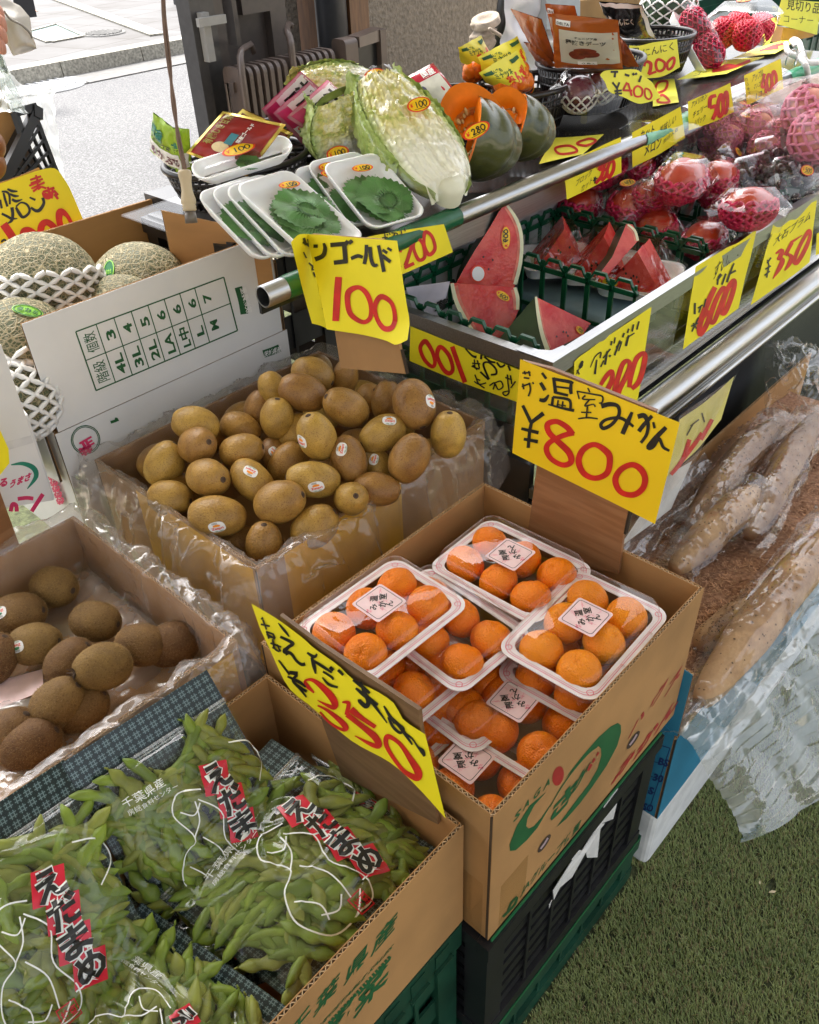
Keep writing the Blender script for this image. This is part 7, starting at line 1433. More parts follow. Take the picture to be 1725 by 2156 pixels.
def cabbage(label, tip, base, width, thick, face, price, seed):
    """half head lying with its cut face towards `face`; tip/base world points"""
    ax = (base - tip); L = ax.length; ax.normalize(); f = (face - ax * face.dot(ax)).normalized(); sd = ax.cross(f); t = empty('napa_cabbage', tip.lerp(base, .5), label, 'napa cabbage', 'halved napa cabbages under film')
    wv = lambda v: width * (.30 + .70 * math.sin(math.pi * min(1., (v * .92 + .05))) ** .55 if v < .86 else width and (.30 + .70 * math.sin(math.pi * .84) ** .55) * (1 - .35 * (v - .86) / .14))
    def fp(u, v):
        w = wv(v); x = (u - .5) * w; k = (u - .5) * 2; q = max(0, v - .35) / .65
        lay = abs(math.sin((abs(k) ** .8) * (5.5 + 3 * (1 - v)) * math.pi + 3 * noise.noise(V((u * 3, v * 2, seed))) * (1 - q))); fr_ = noise.noise(V((u * 26, v * 34, seed))) * (1 - q) * .0065 + noise.noise(V((u * 60, v * 80, seed))) * (1 - q) * .003
        h = (lay ** .5) * (.006 * (1 - .2 * q)) + fr_ + .016 * (1 - k * k) - .010 * math.exp(-((k / .12) ** 2)) * (v < .9) - .03 * max(0, v - .93) / .07
        return tip + ax * (L * v) + sd * x * (1 + .03 * noise.noise(V((v * 8, seed, u > .5)))) + f * h
    mb = MB(); mb.grid(fp, 64, 110); o_ = mb.build('cut_face', CABF, t); adduv(o_, [(.5 + (i / 64 - .5) * (.5 + .5 * (1 - abs(.4 - j / 110))), j / 110) for j in range(111) for i in range(65)])
    def bk(u, v):
        a = math.pi * u; w = wv(v); cr2_ = 1 + .07 * noise.noise(V((math.cos(a) * 3, v * 6, seed))) + .05 * noise.noise(V((u * 22, v * 24, seed + 3))) * (1 - v * .7); return tip + ax * (L * (v * 1.0)) + sd * (-math.cos(a) * w * .5 * cr2_) - f * (math.sin(a) * thick * cr2_ * (wv(v) / width) - .004)
    mb = MB(); mb.grid(bk, 40, 60); mb.build('outer_body', CABD, t)
    for k in range(5):
        mb = MB(); s_ = -1 if k % 2 else 1; u0 = .02 + .05 * k
        def lf(u, v, s_=s_, k=k):
            vv = -.03 + .75 * v - .02 * k; w = wv(max(.01, min(.99, vv))); x = s_ * (w * .5 + .001 + .006 * (u - .3) * (1 - v) + .006 * noise.noise(V((u * 6, v * 14, seed + k)))); return tip + ax * (L * vv) + sd * x + f * (-.045 * (1 - u) * (.6 + .2 * k) + .010 * u + .010 * noise.noise(V((u * 5, v * 18, seed + k * 3))) * (1 - .6 * v))
        mb.grid(lf, 10, 40); mb.build('wrapper_leaf', CABL if k < 3 else CABD, t)
    mb = MB(); c_ = tip + ax * (L * .965) + f * .004; mb.lathe([(0, .012), (width * .12, .010), (width * .17, .0), (width * .18, -.03)], 20, (0, 0, 0), 0, Matrix.Translation(c_) @ Matrix((sd, ax.cross(sd) if False else -ax.cross(sd), ax)).transposed().to_4x4() if False else Matrix.Translation(c_) @ (Matrix((sd, f.cross(sd), f)).transposed().to_4x4())); mb.build('stem_core', CABW, t)
    mb = MB(); mb.grid(lambda u, v: tip + ax * (L * (-.02 + 1.05 * v)) + sd * ((u - .5) * 1.06 * wv(max(.02, min(.98, v)))) + f * (.028 - .04 * abs(2 * u - 1) ** 3 + .004 * N1((u * 5, v * 9, seed)) + .004 * crease(V((u * 1.6, v * 2.4, seed)), 1.3)), 60, 90); mb.build('wrapping_film', CLEAR_W, t)
    if price:
        u_, v_ = price; price_oval(t, lambda x, y, o_=0: (tip + ax * (L * v_ + y * .9) + sd * x + f * (.036 + o_)), 0, (u_ - .5) * 0, .020 * .9, -.020 * .45, -.005, -.011, '100') if False else price_oval(t, lambda x, y, o_=0: tip + ax * (L * v_) + sd * ((u_ - .5) * wv(v_)) + (ROT @ V((x, y, 0))) + f * (.036 + o_), 0, 0, .021, .006, -.004, .0125, '100')
    return t
up = V((-.28, -.62, .75))
cabbage('halved napa cabbage at the front, widest and nearest the steel tube', onZ(795, 168, 1.20), onZ(955, 400, 1.055), .155, .075, up + V((.1, 0, 0)), (.40, .40), 1)
cabbage('halved napa cabbage lying behind the front one, its base hidden', onZ(712, 200, 1.18), onZ(765, 345, 1.05), .165, .065, V((-.5, -.6, .65)), (.80, .58), 2)
cabbage('darker green napa cabbage half at the very back of the pile', onZ(634, 186, 1.16), onZ(812, 196, 1.13), .115, .06, V((-.2, -.85, .55)), (.30, .80), 3)
# --- pumpkins
PFL = M('pumpkin_flesh', (.86, .205, .004), .5, .14, 20., .3, 120., .001, spec=.2); PSEED = M('pumpkin_seed_fibre', (.50, .12, .01), .55, .4, 60., 1., 90., .006, col2=(.78, .36, .07)); PSD = M('pale_pumpkin_seed', (.75, .58, .30), .4, .1); PSK = M('pumpkin_rind', (.012, .028, .011), .35, .5, 34., .6, 40., .004, col2=(.075, .085, .022), lo=.56, hi=.72)
def pumpkin(label, c, r, rot, ang, price, seed, cvt=1.):
    """wedge of a squat pumpkin: local Z = core axis"""
    t = empty('pumpkin_wedge', c, label, 'pumpkin wedge', 'cut pumpkin wedges under film', rot); hgt = .72
    rr = lambda th: r * (1 - .06 * math.cos(2 * th)); nt_ = 16
    def outer(u, v):
        th = math.pi * (.03 + .94 * v); a = ang * (u - .5); k = r * (1 + .03 * math.cos(a * 10) + .02 * noise.noise(V((a * 3, th * 3, seed)))); return V((k * math.sin(th) * math.cos(a), k * math.sin(th) * math.sin(a), hgt * k * math.cos(th)))
    mb = MB(); mb.grid(outer, 16, nt_); mb.build('rind', PSK, t, local=True)
    for s_ in (-1, 1):
        a = ang * .5 * s_; mb = MB(); d = V((math.cos(a), math.sin(a), 0)); nn = V((-math.sin(a), math.cos(a), 0)) * s_
        def face(u, v):
            th = math.pi * (.03 + .94 * v); k = r * (1 + .03 * math.cos(a * 10)); rim = V((k * math.sin(th) * d.x, k * math.sin(th) * d.y, hgt * k * math.cos(th))); cav = math.exp(-((u - .30) / .26) ** 2) * math.exp(-((v - .5) / .24) ** 2); core = V((0, 0, rim.z * .55)); return core.lerp(rim, u) - nn * (.022 * cav * cvt) + nn * .003 * noise.noise(V((u * 12, v * 12, s_ + seed))) * cav
        mb.grid(face, 16, 18); mb.build('orange_face', PFL, t, local=True)
        if not cvt: continue
        mb = MB(); mb.grid(lambda u, v: face(.10 + .42 * u, .28 + .44 * v) + nn * (.004 * math.sin(math.pi * u) * math.sin(math.pi * v) + .004 * noise.noise(V((u * 14, v * 14, seed))) - .0015 + .002 * (min(u, 1 - u, v, 1 - v) > .08)), 20, 20); mb.build('seed_cavity', PSEED, t, local=True); rg = random.Random(seed + s_); sv = MB()
        for k in range(16):
            q = face(.14 + .34 * rg.random(), .32 + .36 * rg.random()) + nn * .006; sph(sv, .006, 1, .6, .45, tuple(q), 8, 6)
        so3 = sv.build('pumpkin_seeds', PSD, t, local=True); so3['kind'] = 'stuff'
    mb = MB(); mb.grid(lambda u, v: outer(-.02 + 1.04 * u, v) * 1.012, 16, 14); mb.build('wrapping_film', CLEAR_F, t, local=True)
    if price: price_oval(t, lambda x, y, o_=0: price[0] + ROT @ V((x, y, o_ + .012)), 0, 0, .022, .012, -.005, .011, '280')
    return t
pumpkin('pumpkin wedge in front, dark rind towards the viewer and orange cut side up', onZ(985, 292, 1.085), .105, cax((.72, -.40, .57), (.22, .88, .35)), 1.45, (onZ(1002, 282, 1.15),), 1)
pumpkin('pumpkin wedge behind, its seeded orange face turned to the viewer', onZ(1000, 278, 1.10), .090, cax((-.35, .85, -.25), (.9, .40, .15)), 1.1, None, 2)
pumpkin('pumpkin wedge at the right with its point up and green rind outside', onZ(1080, 268, 1.075), .088, cax((.66, -.38, .62), (.30, .86, .35)), 1.25, None, 3)
pumpkin('small pumpkin wedge squeezed between the two larger ones', onZ(1066, 266, 1.09), .075, cax((.1, .9, -.2), (.8, .55, .2)), .9, None, 4)
# --- black plastic baskets
BASK = M('black_basket_plastic', (.016, .013, .013), .3, .25, 14., .1, 120., .0006)
def wbasket(label, px, py, z, rx, ry, h):
    c = onZ(px, py, z); t = empty('black_basket', c, label, 'basket', 'round black plastic baskets on the shelf'); E_ = lambda a, k, zz: V((rx * k * math.cos(a), ry * k * math.sin(a), zz)); n_ = 56
    mb = MB(); mb.tube([E_(2 * math.pi * i / 48, 1.0, 0) for i in range(48)], .0065, 8, closed=True); mb.build('rim', BASK, t, local=True)
    mb = MB()
    for i in range(n_): a = 2 * math.pi * i / n_; mb.tube([E_(a, .985, -.004), E_(a, .90, -h * .55), E_(a, .80, -h)], .0032, 4)
    for q, zz in ((.955, -h * .22), (.93, -h * .40), (.87, -h * .72), (.80, -h)): mb.tube([E_(2 * math.pi * i / 48, q, zz) for i in range(48)], .0034, 5, closed=True)
    mb.build('lattice_side', BASK, t, local=True); mb = MB(); mb.lathe([(0, -h + .001), (rx * .8, -h + .001), (rx * .90, -h * .5), (rx * .93, -h * .35)], 40, (0, 0, 0), 0, Matrix.Diagonal((1, ry / rx, 1, 1))); mb.build('basket_floor', BASK, t, local=True); return t
wbasket('black basket at the left under the foil pouches', 500, 330, 1.075, .15, .12, .07)
wbasket('black basket under the cabbages and pink soup packs', 660, 270, 1.07, .17, .14, .06)
wbasket('black basket behind the pumpkins', 965, 205, 1.085, .135, .12, .07)
wbasket('black basket holding the dried apricot bags', 1090, 178, 1.10, .150, .115, .09)
wbasket('black basket holding the date pouches, farthest back', 1245, 125, 1.12, .150, .12, .10)
wbasket('black basket under the black garlic pouch', 1375, 72, 1.11, .13, .11, .09)
# --- flat pouches
def pouch(name, label, cs, bulge, mats, draw=None, cat='pouch', group=None, border=None, seed=0, gloss=None, wav=.004):
    TL, TR, BR, BL = [onZ(*q) for q in cs]; nrm = (TR - TL).cross(BL - TL).normalized(); nrm = nrm if nrm.dot(O - TL) > 0 else -nrm
    def base(u, v): return TL.lerp(TR, u).lerp(BL.lerp(BR, u), v)
    def hb(u, v): return bulge * max(0, math.sin(math.pi * min(1, max(0, u)))) ** .6 * max(0, math.sin(math.pi * min(1, max(0, v)))) ** .6 + wav * noise.noise(V((u * 4 + seed, v * 4, seed))) + wav * .5 * noise.noise(V((u * 11 + seed, v * 9, seed)))
    P = lambda x, y, o_=0.: base(x, y) + nrm * (hb(x, y) + .0006 + o_)
    t = empty(name, base(.5, .5), label, cat, group); mb = MB(); mb.grid(lambda u, v: base(u, v) + nrm * hb(u, v), 22, 22); mb.build('front_film', mats[0], t)
    mb = MB(); mb.grid(lambda u, v: base(u, v) - nrm * (.001 + .6 * bulge * max(0, math.sin(math.pi * u)) ** .6 * max(0, math.sin(math.pi * v)) ** .6), 10, 10); mb.build('back_film', mats[1] if len(mats) > 1 else mats[0], t)
    if border:
        mb = MB(); w_ = .05; mb.grid(lambda u, v: P(u, v * w_, .0006), 12, 1); mb.grid(lambda u, v: P(u, 1 - v * w_, .0006), 12, 1); mb.grid(lambda u, v: P(u * w_, v, .0009), 1, 12); mb.grid(lambda u, v: P(1 - u * w_, v, .0009), 1, 12); mb.build('sealed_border', border, t)
    def rect(mt, nm, x0, y0, x1, y1, off=.0008, ell_=False):
        mb = MB()
        if ell_: mb.add([P((x0 + x1) / 2, (y0 + y1) / 2, off)] + [P((x0 + x1) / 2 + (x1 - x0) / 2 * math.cos(a), (y0 + y1) / 2 + (y1 - y0) / 2 * math.sin(a), off) for a in [i * .2618 for i in range(24)]], [(0, 1 + i, 1 + (i + 1) % 24) for i in range(24)])
        else: mb.grid(lambda u, v: P(x0 + (x1 - x0) * u, y0 + (y1 - y0) * v, off), 8, 8)
        return mb.build(nm, mt, t)
    def word(mt, nm, *items, bold=.03):
        mb = MB()
        for s_, x, y, wd, hg in items: text(mb, s_, (x, y), (wd, 0), (0, -hg), P, .0016, bold=bold)
        return mb.build(nm, mt, t)
    if draw: draw(t, P, rect, word)
    return t, P
FOILG = M('gold_foil', (.72, .56, .13), .25, .2, 20., .3, 40., .003, metal=.7); REDF = M('red_pouch_print', (.42, .016, .012), .28, .3, 5., col2=(.14, .012, .012)); GRF = M('green_pouch_print', (.30, .48, .03), .3, .1); CHEST = M('chestnut_brown', (.20, .035, .012), .25, .4, 20.)
def dchest(t, P, rect, word):
    rect(M('cream_seal', (.72, .58, .32), .4), 'round_seal', .22, .26, .42, .52, .0014, True)
    for x, y in ((.10, .66), (.22, .58), (.26, .78), (.12, .86)): rect(CHEST, 'chestnut_picture', x, y, x + .19, y + .22, .0012 + x * .002, True)
    word(M('olive_gold_print', (.30, .24, .05), .4), 'kana_title', ('有機むき甘栗', .30, .22, .66, .16)); word(WHITE_INK, 'white_lettering', ('国産ゴールド', .48, .60, .40, .07)); rect(M('teal_ribbon', (.05, .22, .28), .4), 'ribbon_print', .40, .40, .62, .52, .0015)
pouch('foil_pouch', 'red and gold foil pouch of peeled chestnuts leaning in the left basket', ((392, 322, 1.13), (470, 234, 1.19), (602, 262, 1.17), (520, 372, 1.09)), .016, (REDF, FOILG), dchest, 'pouch', None, FOILG, 1)
pouch('foil_pouch', 'second gold-edged pouch just behind the red chestnut pouch', ((430, 300, 1.12), (512, 228, 1.185), (618, 280, 1.15), (560, 350, 1.08)), .014, (CHEST, FOILG), None, 'pouch', None, FOILG, 2)
def dgreen(t, P, rect, word):
    rect(WHITE_P, 'white_panel', .04, .52, .96, .88, .0008); word(M('maroon_print', (.12, .008, .03), .4), 'kana_title', ('めかぶ', .10, .80, .78, .24)); word(M('deep_teal_print', (.0, .16, .12), .4), 'green_title', ('国産', .08, .36, .50, .24)); word(INK, 'small_lettering', ('まるごと野菜', .10, .47, .70, .08))
pouch('snack_pouch', 'lime green snack pouch with white panel at the left end of the shelf', ((322, 236, 1.19), (372, 275, 1.17), (392, 372, 1.085), (316, 318, 1.10)), .012, (GRF,), dgreen, 'pouch', 'lime green snack pouches', None, 3)
pouch('snack_pouch', 'second lime green snack pouch tucked right behind the hanging cord', ((362, 268, 1.17), (398, 272, 1.17), (404, 360, 1.09), (370, 362, 1.09)), .012, (GRF,), dgreen, 'pouch', 'lime green snack pouches', None, 4)
PKF = M('pink_pouch_print', (.60, .045, .17), .28, .12, 6.)
def dpork(t, P, rect, word):
    rect(M('pale_lilac_panel', (.70, .64, .66), .35), 'pale_panel', .30, .04, .98, .46, .0008); word(INK, 'brush_title', ('豚汁', .40, .40, .56, .32), bold=.05); rect(M('soup_picture', (.62, .36, .22), .4, .4, 30., col2=(.80, .66, .52)), 'soup_picture', .26, .50, .98, .96, .0009, True); rect(WHITE_P, 'white_logo_panel', .06, .50, .24, .74, .0012)
    rect(GREEN_P, 'green_emblem', .10, .60, .20, .70, .0018, True); rect(STICK_R, 'red_emblem', .11, .53, .19, .60, .0018, True)
for i, (q, d) in enumerate((((( 604, 246, 1.15), (690, 168, 1.19), (760, 232, 1.15), (676, 300, 1.08)), 'nearest'), (((575, 238, 1.15), (652, 172, 1.19), (722, 232, 1.14), (640, 306, 1.075)), 'middle'), (((552, 230, 1.15), (634, 150, 1.21), (690, 200, 1.16), (600, 296, 1.075)), 'rearmost'))): pouch('soup_pouch', 'pink pork soup pouch with brushed title, %s of the fan left of the cabbages' % d, q, .012, (PKF,), dpork, 'pouch', 'pink soup pouches', M('translucent_pink_edge', (.55, .20, .28), .25), 10 + i)
def dred(t, P, rect, word): 
    rect(M('pale_noodle', (.70, .68, .60), .35, .15, 30.), 'noodle_window', .06, .22, .94, .92, .0006); word(WHITE_INK, 'white_lettering', ('国産', .55, .18, .34, .14)); rect(M('navy_emblem', (.05, .05, .12), .4), 'dark_emblem', .30, .30, .44, .46, .0014, True)
pouch('noodle_pouch', 'clear and red pouch of white noodles behind the front cabbage', ((838, 172, 1.16), (912, 132, 1.19), (985, 222, 1.13), (905, 262, 1.08)), .016, (M('red_film', (.55, .02, .05), .2, .1),), dred, 'pouch', None, film('red_edge_film', tint=(.9, .6, .6), base=.1, milk=.2, milkcol=(.8, .3, .3)), 5)
# --- dried apricot bags with yellow header cards
APR = M('dried_apricot', (.84, .22, .012), .32, .3, 30., .2, 80., .002, col2=(.60, .09, .006), sss=.15); HEADY = M('yellow_header_card', (.84, .76, .05), .4, .05, 8.)
def apricot_bag(label, cs, seed, price):
    def dr(t, P, rect, word):
        mb = MB(); mb.grid(lambda u, v: P(-.03 + 1.06 * u, -.02 + (.38 + .05 * math.sin(u * 25)) * v, .0009), 16, 6); mb.build('header_card', HEADY, t)
        word(STICK_R, 'red_kana', ('あんず', .34, .36, .58, .20), bold=.07); word(GREEN_INK, 'green_lettering', ('ミナツネ', .18, .19, .42, .11), ('あんずの', .16, .09, .26, .06), bold=.03); rect(GREEN_INK, 'green_bar', .02, .02, .22, .08, .0032); rect(GREEN_INK, 'green_bar', .72, .02, .96, .08, .0032)
        if price: price_oval(t, lambda x, y, o_=0: P(.70 + x, .74 + y, .003 + o_), 0, 0, .16, -.10, .06, -.07, '400')
    t, P = pouch('apricot_bag', label, cs, .030, (film('bag_film_%d' % seed, tint=(1, .97, .95), base=.03, rough=.07, bump=.6, bs=24., fres=.35),), dr, 'bag of apricots', 'bags of dried apricots with yellow headers', None, seed)
    rg = random.Random(seed)
    for k in range(11):
        q = apr.copy(); COL.objects.link(q); u, v = rg.uniform(.12, .88), rg.uniform(.46, .92); q.location = P(u, v, -.018 - .008 * rg.random()); q.rotation_euler = (rg.uniform(0, 3), rg.uniform(0, 3), rg.uniform(0, 3)); s_ = rg.uniform(.85, 1.15); q.scale = (s_, s_, s_)
        tag(q, 'orange dried apricot inside the ' + ' '.join(label.split()[:11]), 'dried apricot', 'apricots inside the ' + label)
mb = MB(); sph(mb, .021, 1, .85, .75, wob=.12, seed=3, nu=18, nv=12); apr = mb.build('dried_apricot', APR)
apricot_bag('apricot bag with its header tilted, in the back left of the basket', ((966, 100, 1.19), (1012, 76, 1.20), (1052, 160, 1.12), (980, 180, 1.10)), 61, False)
apricot_bag('apricot bag standing in the middle of the basket', ((1008, 120, 1.18), (1088, 78, 1.20), (1130, 182, 1.11), (1035, 205, 1.09)), 62, False)
apricot_bag('front apricot bag with a yellow price oval', ((1010, 152, 1.17), (1086, 108, 1.19), (1142, 198, 1.095), (1052, 208, 1.09)), 63, True)
bpy.data.objects.remove(apr)
# --- date pouches and black garlic
DAT = M('orange_brown_pouch', (.40, .10, .018), .25, .15, 6., .2, 20., .003); PALE = M('pale_pouch_panel', (.56, .55, .47), .3, .05); DATE = M('date_fruit', (.20, .035, .02), .3, .4, 30.)
def ddate(full):
    def dr(t, P, rect, word):
        rect(PALE, 'pale_panel', .12, .22, .98, .84, .0006); rect(WHITE_P, 'white_tag', .07, .07, .30, .16, .0010); word(INK, 'black_lettering', ('DELTA', .085, .145, .20, .06), ('種抜きデーツ', .22, .44, .60, .09), ('チュニジア産', .36, .34, .34, .04), bold=.02)
        for x, y, w_, h_ in ((.34, .50, .34, .10), (.26, .56, .26, .18), (.44, .55, .28, .14)): rect(DATE, 'date_picture', x, y, x + w_, y + h_, .0014 + x * .002, True)
        rect(WHITE_P, 'white_tag', .38, .78, .66, .85, .0016); word(GREEN_INK, 'green_lettering', ('OSMAN', .44, .838, .19, .05)); 
    return dr
pouch('date_pouch', 'front orange pouch of dates with a pale panel, upright in the basket', ((1162, 28, 1.25), (1302, 42, 1.24), (1312, 146, 1.13), (1168, 142, 1.14)), .022, (DAT,), ddate(1), 'pouch', 'orange pouches of dates', None, 71)
pouch('date_pouch', 'orange date pouch standing just behind the front one at the left', ((1148, 8, 1.26), (1210, 12, 1.26), (1235, 110, 1.16), (1172, 110, 1.16)), .014, (DAT,), ddate(0), 'pouch', 'orange pouches of dates', None, 72)
pouch('date_pouch', 'orange date pouch leaning left with a crumpled clear top', ((1075, 18, 1.25), (1140, 40, 1.24), (1172, 132, 1.14), (1140, 120, 1.14)), .016, (DAT,), None, 'pouch', 'orange pouches of dates', None, 73)
pouch('date_pouch', 'brown date pouch fallen low between the apricots and the dates', ((1102, 88, 1.18), (1140, 95, 1.18), (1170, 140, 1.13), (1140, 135, 1.12)), .012, (DAT,), None, 'pouch', 'orange pouches of dates', None, 74)
pouch('date_pouch', 'orange date pouch edge poking out at the right of the basket', ((1290, 60, 1.20), (1318, 92, 1.18), (1345, 140, 1.12), (1305, 142, 1.12)), .012, (DAT,), None, 'pouch', 'orange pouches of dates', None, 75)
GARL = M('black_foil', (.012, .012, .013), .18, .3, 10., .5, 30., .006); pouch('garlic_pouch', 'black garlic pouch with white border leaning over its basket', ((1262, 3, 1.25), (1352, 10, 1.25), (1382, 82, 1.15), (1292, 72, 1.17)), .022, (GARL,), lambda t, P, rect, word: (rect(M('garlic_bulb', (.30, .22, .15), .5, .3, 40.), 'garlic_picture', .22, .72, .42, .90, .001, True), word(WHITE_INK, 'white_lettering', ('黒にんにく', .18, .34, .60, .14))), 'pouch', None, WHITE_P, 81)
# --- plum tray, dragon fruit tray, red netted box, netted watermelon
pt = empty('plum_tray', onZ(1235, 240, 1.03), 'clear tray of two purple plums in white netting near the dates sign', 'fruit tray', None, (0, 0, R(4))); clear_case(pt, .215, .11, .055, .05)
for i, (gx, d) in enumerate(((-.045, 'left'), (.05, 'right, shinier'))):
    q = empty('purple_plum', onZ(1235, 240, 1.03), '%s purple plum in white netting in the clear tray' % d, 'plum', None, (0, 0, R(4))); mb = MB(); sph(mb, .043, 1.1, .95, .9, (gx, 0, .052)); mb.build('skin', M('purple_plum_skin', (.10, .018, .035), .2, .4, 16., coat=.4), q, local=True)
    mb = MB(); net(mb, .044, 1.1, .95, .9, 1.5, 2.9, 5, 22, .0024, i); mb.v = [(x + gx, y, zz + .052) for x, y, zz in mb.v]; mb.build('foam_net', NETW, q, local=True)
dg = empty('fruit_tray', onZ(1462, 95, 1.06), 'white foam tray standing on edge with two pink netted fruit', 'fruit tray', None, screen_axes(.45, 1, .15, roll=-.9)); mb = MB(); loft(mb, [rrp(.19, .10, .02, -.02), rrp(.21, .12, .024, .0), rrp(.205, .115, .022, .002), rrp(.19, .10, .02, -.014)]); mb.build('white_tray', TRAY, dg, local=True)
for i, gx in enumerate((-.048, .046)):
    q = empty('dragon_fruit', dg.location, '%s dark pink fruit in a pink net on the upright foam tray' % ('upper', 'lower')[i], 'fruit', None, dg.rotation_euler); mb = MB(); sph(mb, .043, 1.1, .95, .9, (gx, 0, .026), wob=.08, seed=i); mb.tube([(gx - .05, 0, .03), (gx - .065, .004, .036)], [.006, .003], 6); mb.build('skin', M('dragon_fruit_skin', (.22, .012, .045), .35, .5, 20.), q, local=True)
    mb = MB(); net(mb, .045, 1.1, .95, .9, .5, 2.7, 12, 20, .0026, i); mb.v = [(x + gx, y, zz + .026) for x, y, zz in mb.v]; mb.build('foam_net', NETP, q, local=True)
mb = MB(); mb.grid(lambda u, v: V((-.105 + .21 * u, -.06 + .12 * v, .07 * math.sin(math.pi * v) ** .5 * (.75 + .25 * math.sin(math.pi * u)) + .004 * N1((u * 6, v * 5, 1)))), 24, 16); mb.build('wrapping_film', CLEAR_W, dg, local=True)
rb = empty('netted_fruit_box', onZ(1555, 102, 1.03), 'clear lidded box packed with bright red netted fruit', 'fruit box', None, (0, 0, R(6))); clear_case(rb, .24, .16, .085, .045, CLEAR)
for i in range(4):
    gx, gy = (-.055, .055)[i % 2], (-.036, .036)[i // 2]; q = empty('netted_fruit', rb.location, 'red netted fruit in the %s corner of the clear lidded box' % ('near left', 'near right', 'far left', 'far right')[i], 'fruit', None, (0, 0, R(6))); mb = MB(); sph(mb, .040, 1.25, .9, .95, (gx, gy, .048)); mb.build('skin', M('orange_mango_skin', (.72, .16, .02), .35, .4, 8., col2=(.5, .03, .03)), q, local=True)
    mb = MB(); net(mb, .042, 1.25, .9, .95, .35, 2.9, 16, 26, .0036, i); mb.v = [(x + gx, y + gy, zz + .048) for x, y, zz in mb.v]; mb.build('foam_net', M('red_foam_net', (.70, .008, .05), .45, .1, 60.), q, local=True)
price_oval(rb, lambda x, y, o_=0: V((x, y, .131 + o_)), -.03, .0, .04, 0, 0, .018, '980').matrix_parent_inverse = Matrix()
wn = empty('small_watermelon', onZ(1408, 18, 1.12), 'small green watermelon in a white net at the back of the shelf', 'watermelon'); mb = MB(); sph(mb, .085, 1.1, 1, 1); mb.build('rind', M('striped_rind', (.035, .09, .03), .35, .6, 9., col2=(.012, .03, .012), stretch=(1, 5, 5)), wn, local=True); mb = MB(); net(mb, .086, 1.1, 1, 1, 1.2, 2.6, 9, 24, .003, 3); mb.build('foam_net', NETW, wn, local=True)
# --- clip on the sleeve, rolled cloth on its pole, white sheet, boxes behind
hg = empty('plastic_clip', onZ(1690, 100, 1.02), 'white plastic spring clip biting the green sleeve at the shelf end', 'clip'); mb = MB(); Z_ = lambda x, y, o_=0: onZ(x, y, 1.03 + o_)
mb.tube(cr([Z_(1678, 98, .02), Z_(1668, 84, .03), Z_(1682, 88, .03), Z_(1690, 112, .02), Z_(1702, 132), Z_(1740, 128)], k=5), .008, 8); mb.tube(cr([Z_(1655, 92, .02), Z_(1660, 110, .02), Z_(1684, 122, .01), Z_(1698, 140), Z_(1702, 172, -.05), Z_(1690, 178, -.06)], k=5), .008, 8); mb.build('clip_arm', M('white_plastic', (.8, .78, .78), .3, .03), hg); mb = MB(); mb.tube([Z_(1692, 122, .02) + V((.02 * math.cos(a), .004 * a, .02 * math.sin(a))) for a in [i * .4 for i in range(28)]], .0016, 5); mb.build('wire_spring', STEEL, hg)
mb = MB(); mb.tube([onY(1040, 140, 2.6), onY(1062, 0, 2.6), onY(1066, -40, 2.6)], .028, 16); tag(mb.build('black_pole', BLACK_PL), 'black pole rising behind the apricot basket', 'pole')
rc = empty('rolled_cloth', onY(1018, 60, 2.5), 'rolled beige cloth tied to the pole beside the stucco wall', 'rolled cloth'); CL = M('beige_cloth', (.30, .25, .20), .9, .2, 30., .8, 60., .006); mb = MB(); mb.grid(lambda u, v: onY(1012 + 10 * v, 118 - 78 * v, 2.5).lerp(onY(1012 + 10 * v, 118 - 78 * v, 2.5), 0) + V((math.cos(6.2832 * u), .8 * math.sin(6.2832 * u), .1 * math.cos(6.2832 * u))) * (.062 + .012 * noise.noise(V((u * 4, v * 9, 2))) - .01 * (abs(v - .75) < .08)), 24, 24, cu=True); mb.build('cloth_roll', CL, rc); mb = MB(); mb.lathe([(.0, -.004), (.028, -.004), (.034, .004), (.058, .006), (.062, -.02)], 24, (0, 0, 0), 0, Matrix.Translation(onY(1022, 40, 2.49)) @ Matrix.Rotation(R(-18), 4, 'Y')); mb.build('rolled_end', CL, rc); mb = MB(); c_ = onY(1030, 60, 2.42); mb.tube([c_, c_ + V((.06, -.01, -.03)), c_ + V((.09, -.01, -.05))], .007, 6); mb.build('tie_string', CL, rc)
ws = MB(); ws.grid(lambda u, v: onY(1062 + 150 * u, -30 + 190 * v, 2.0 + .25 * u) + V((0, .04 * noise.noise(V((u * 4, v * 4, 1))), 0)), 30, 30); tag(ws.build('white_sheet', M('white_polythene', (.75, .70, .72), .35, .05, 6., .4, 10., .01)), 'bright white plastic sheet hanging behind the apricot and date pouches', 'plastic sheet')
gb = MB(); gb.prism([onY(*q, 2.1) for q in [(1150, -30), (1222, -30), (1222, 60), (1152, 62)]], (0, .05, 0)); tag(gb.build('grey_card', M('grey_board', (.50, .52, .54), .5, .03)), 'plain grey board standing behind the date pouches', 'board')
cb = MB(); cb.prism([onY(*q, 2.15) for q in [(1222, 0), (1440, -12), (1440, 60), (1222, 60)]], (0, .3, 0)); tag(cb.build('cardboard_box', CARD), 'brown cardboard box behind the garlic pouch at the back', 'carton')
dp = empty('shop_shutter', onY(1520, 20, 4.2), 'dark shop window frame with pale uprights in the far right background', 'shop front'); mb = MB()
for x0, x1, mi in ((1430, 1470, 0), (1470, 1492, 1), (1492, 1535, 0), (1535, 1570, 2), (1570, 1750, 0)):
    mb.hexa([onY(x0, 130, 4.2), onY(x1, 130, 4.2), onY(x1, 130, 4.25), onY(x0, 130, 4.25), onY(x0, -60, 4.2), onY(x1, -60, 4.2), onY(x1, -60, 4.25), onY(x0, -60, 4.25)], mi)
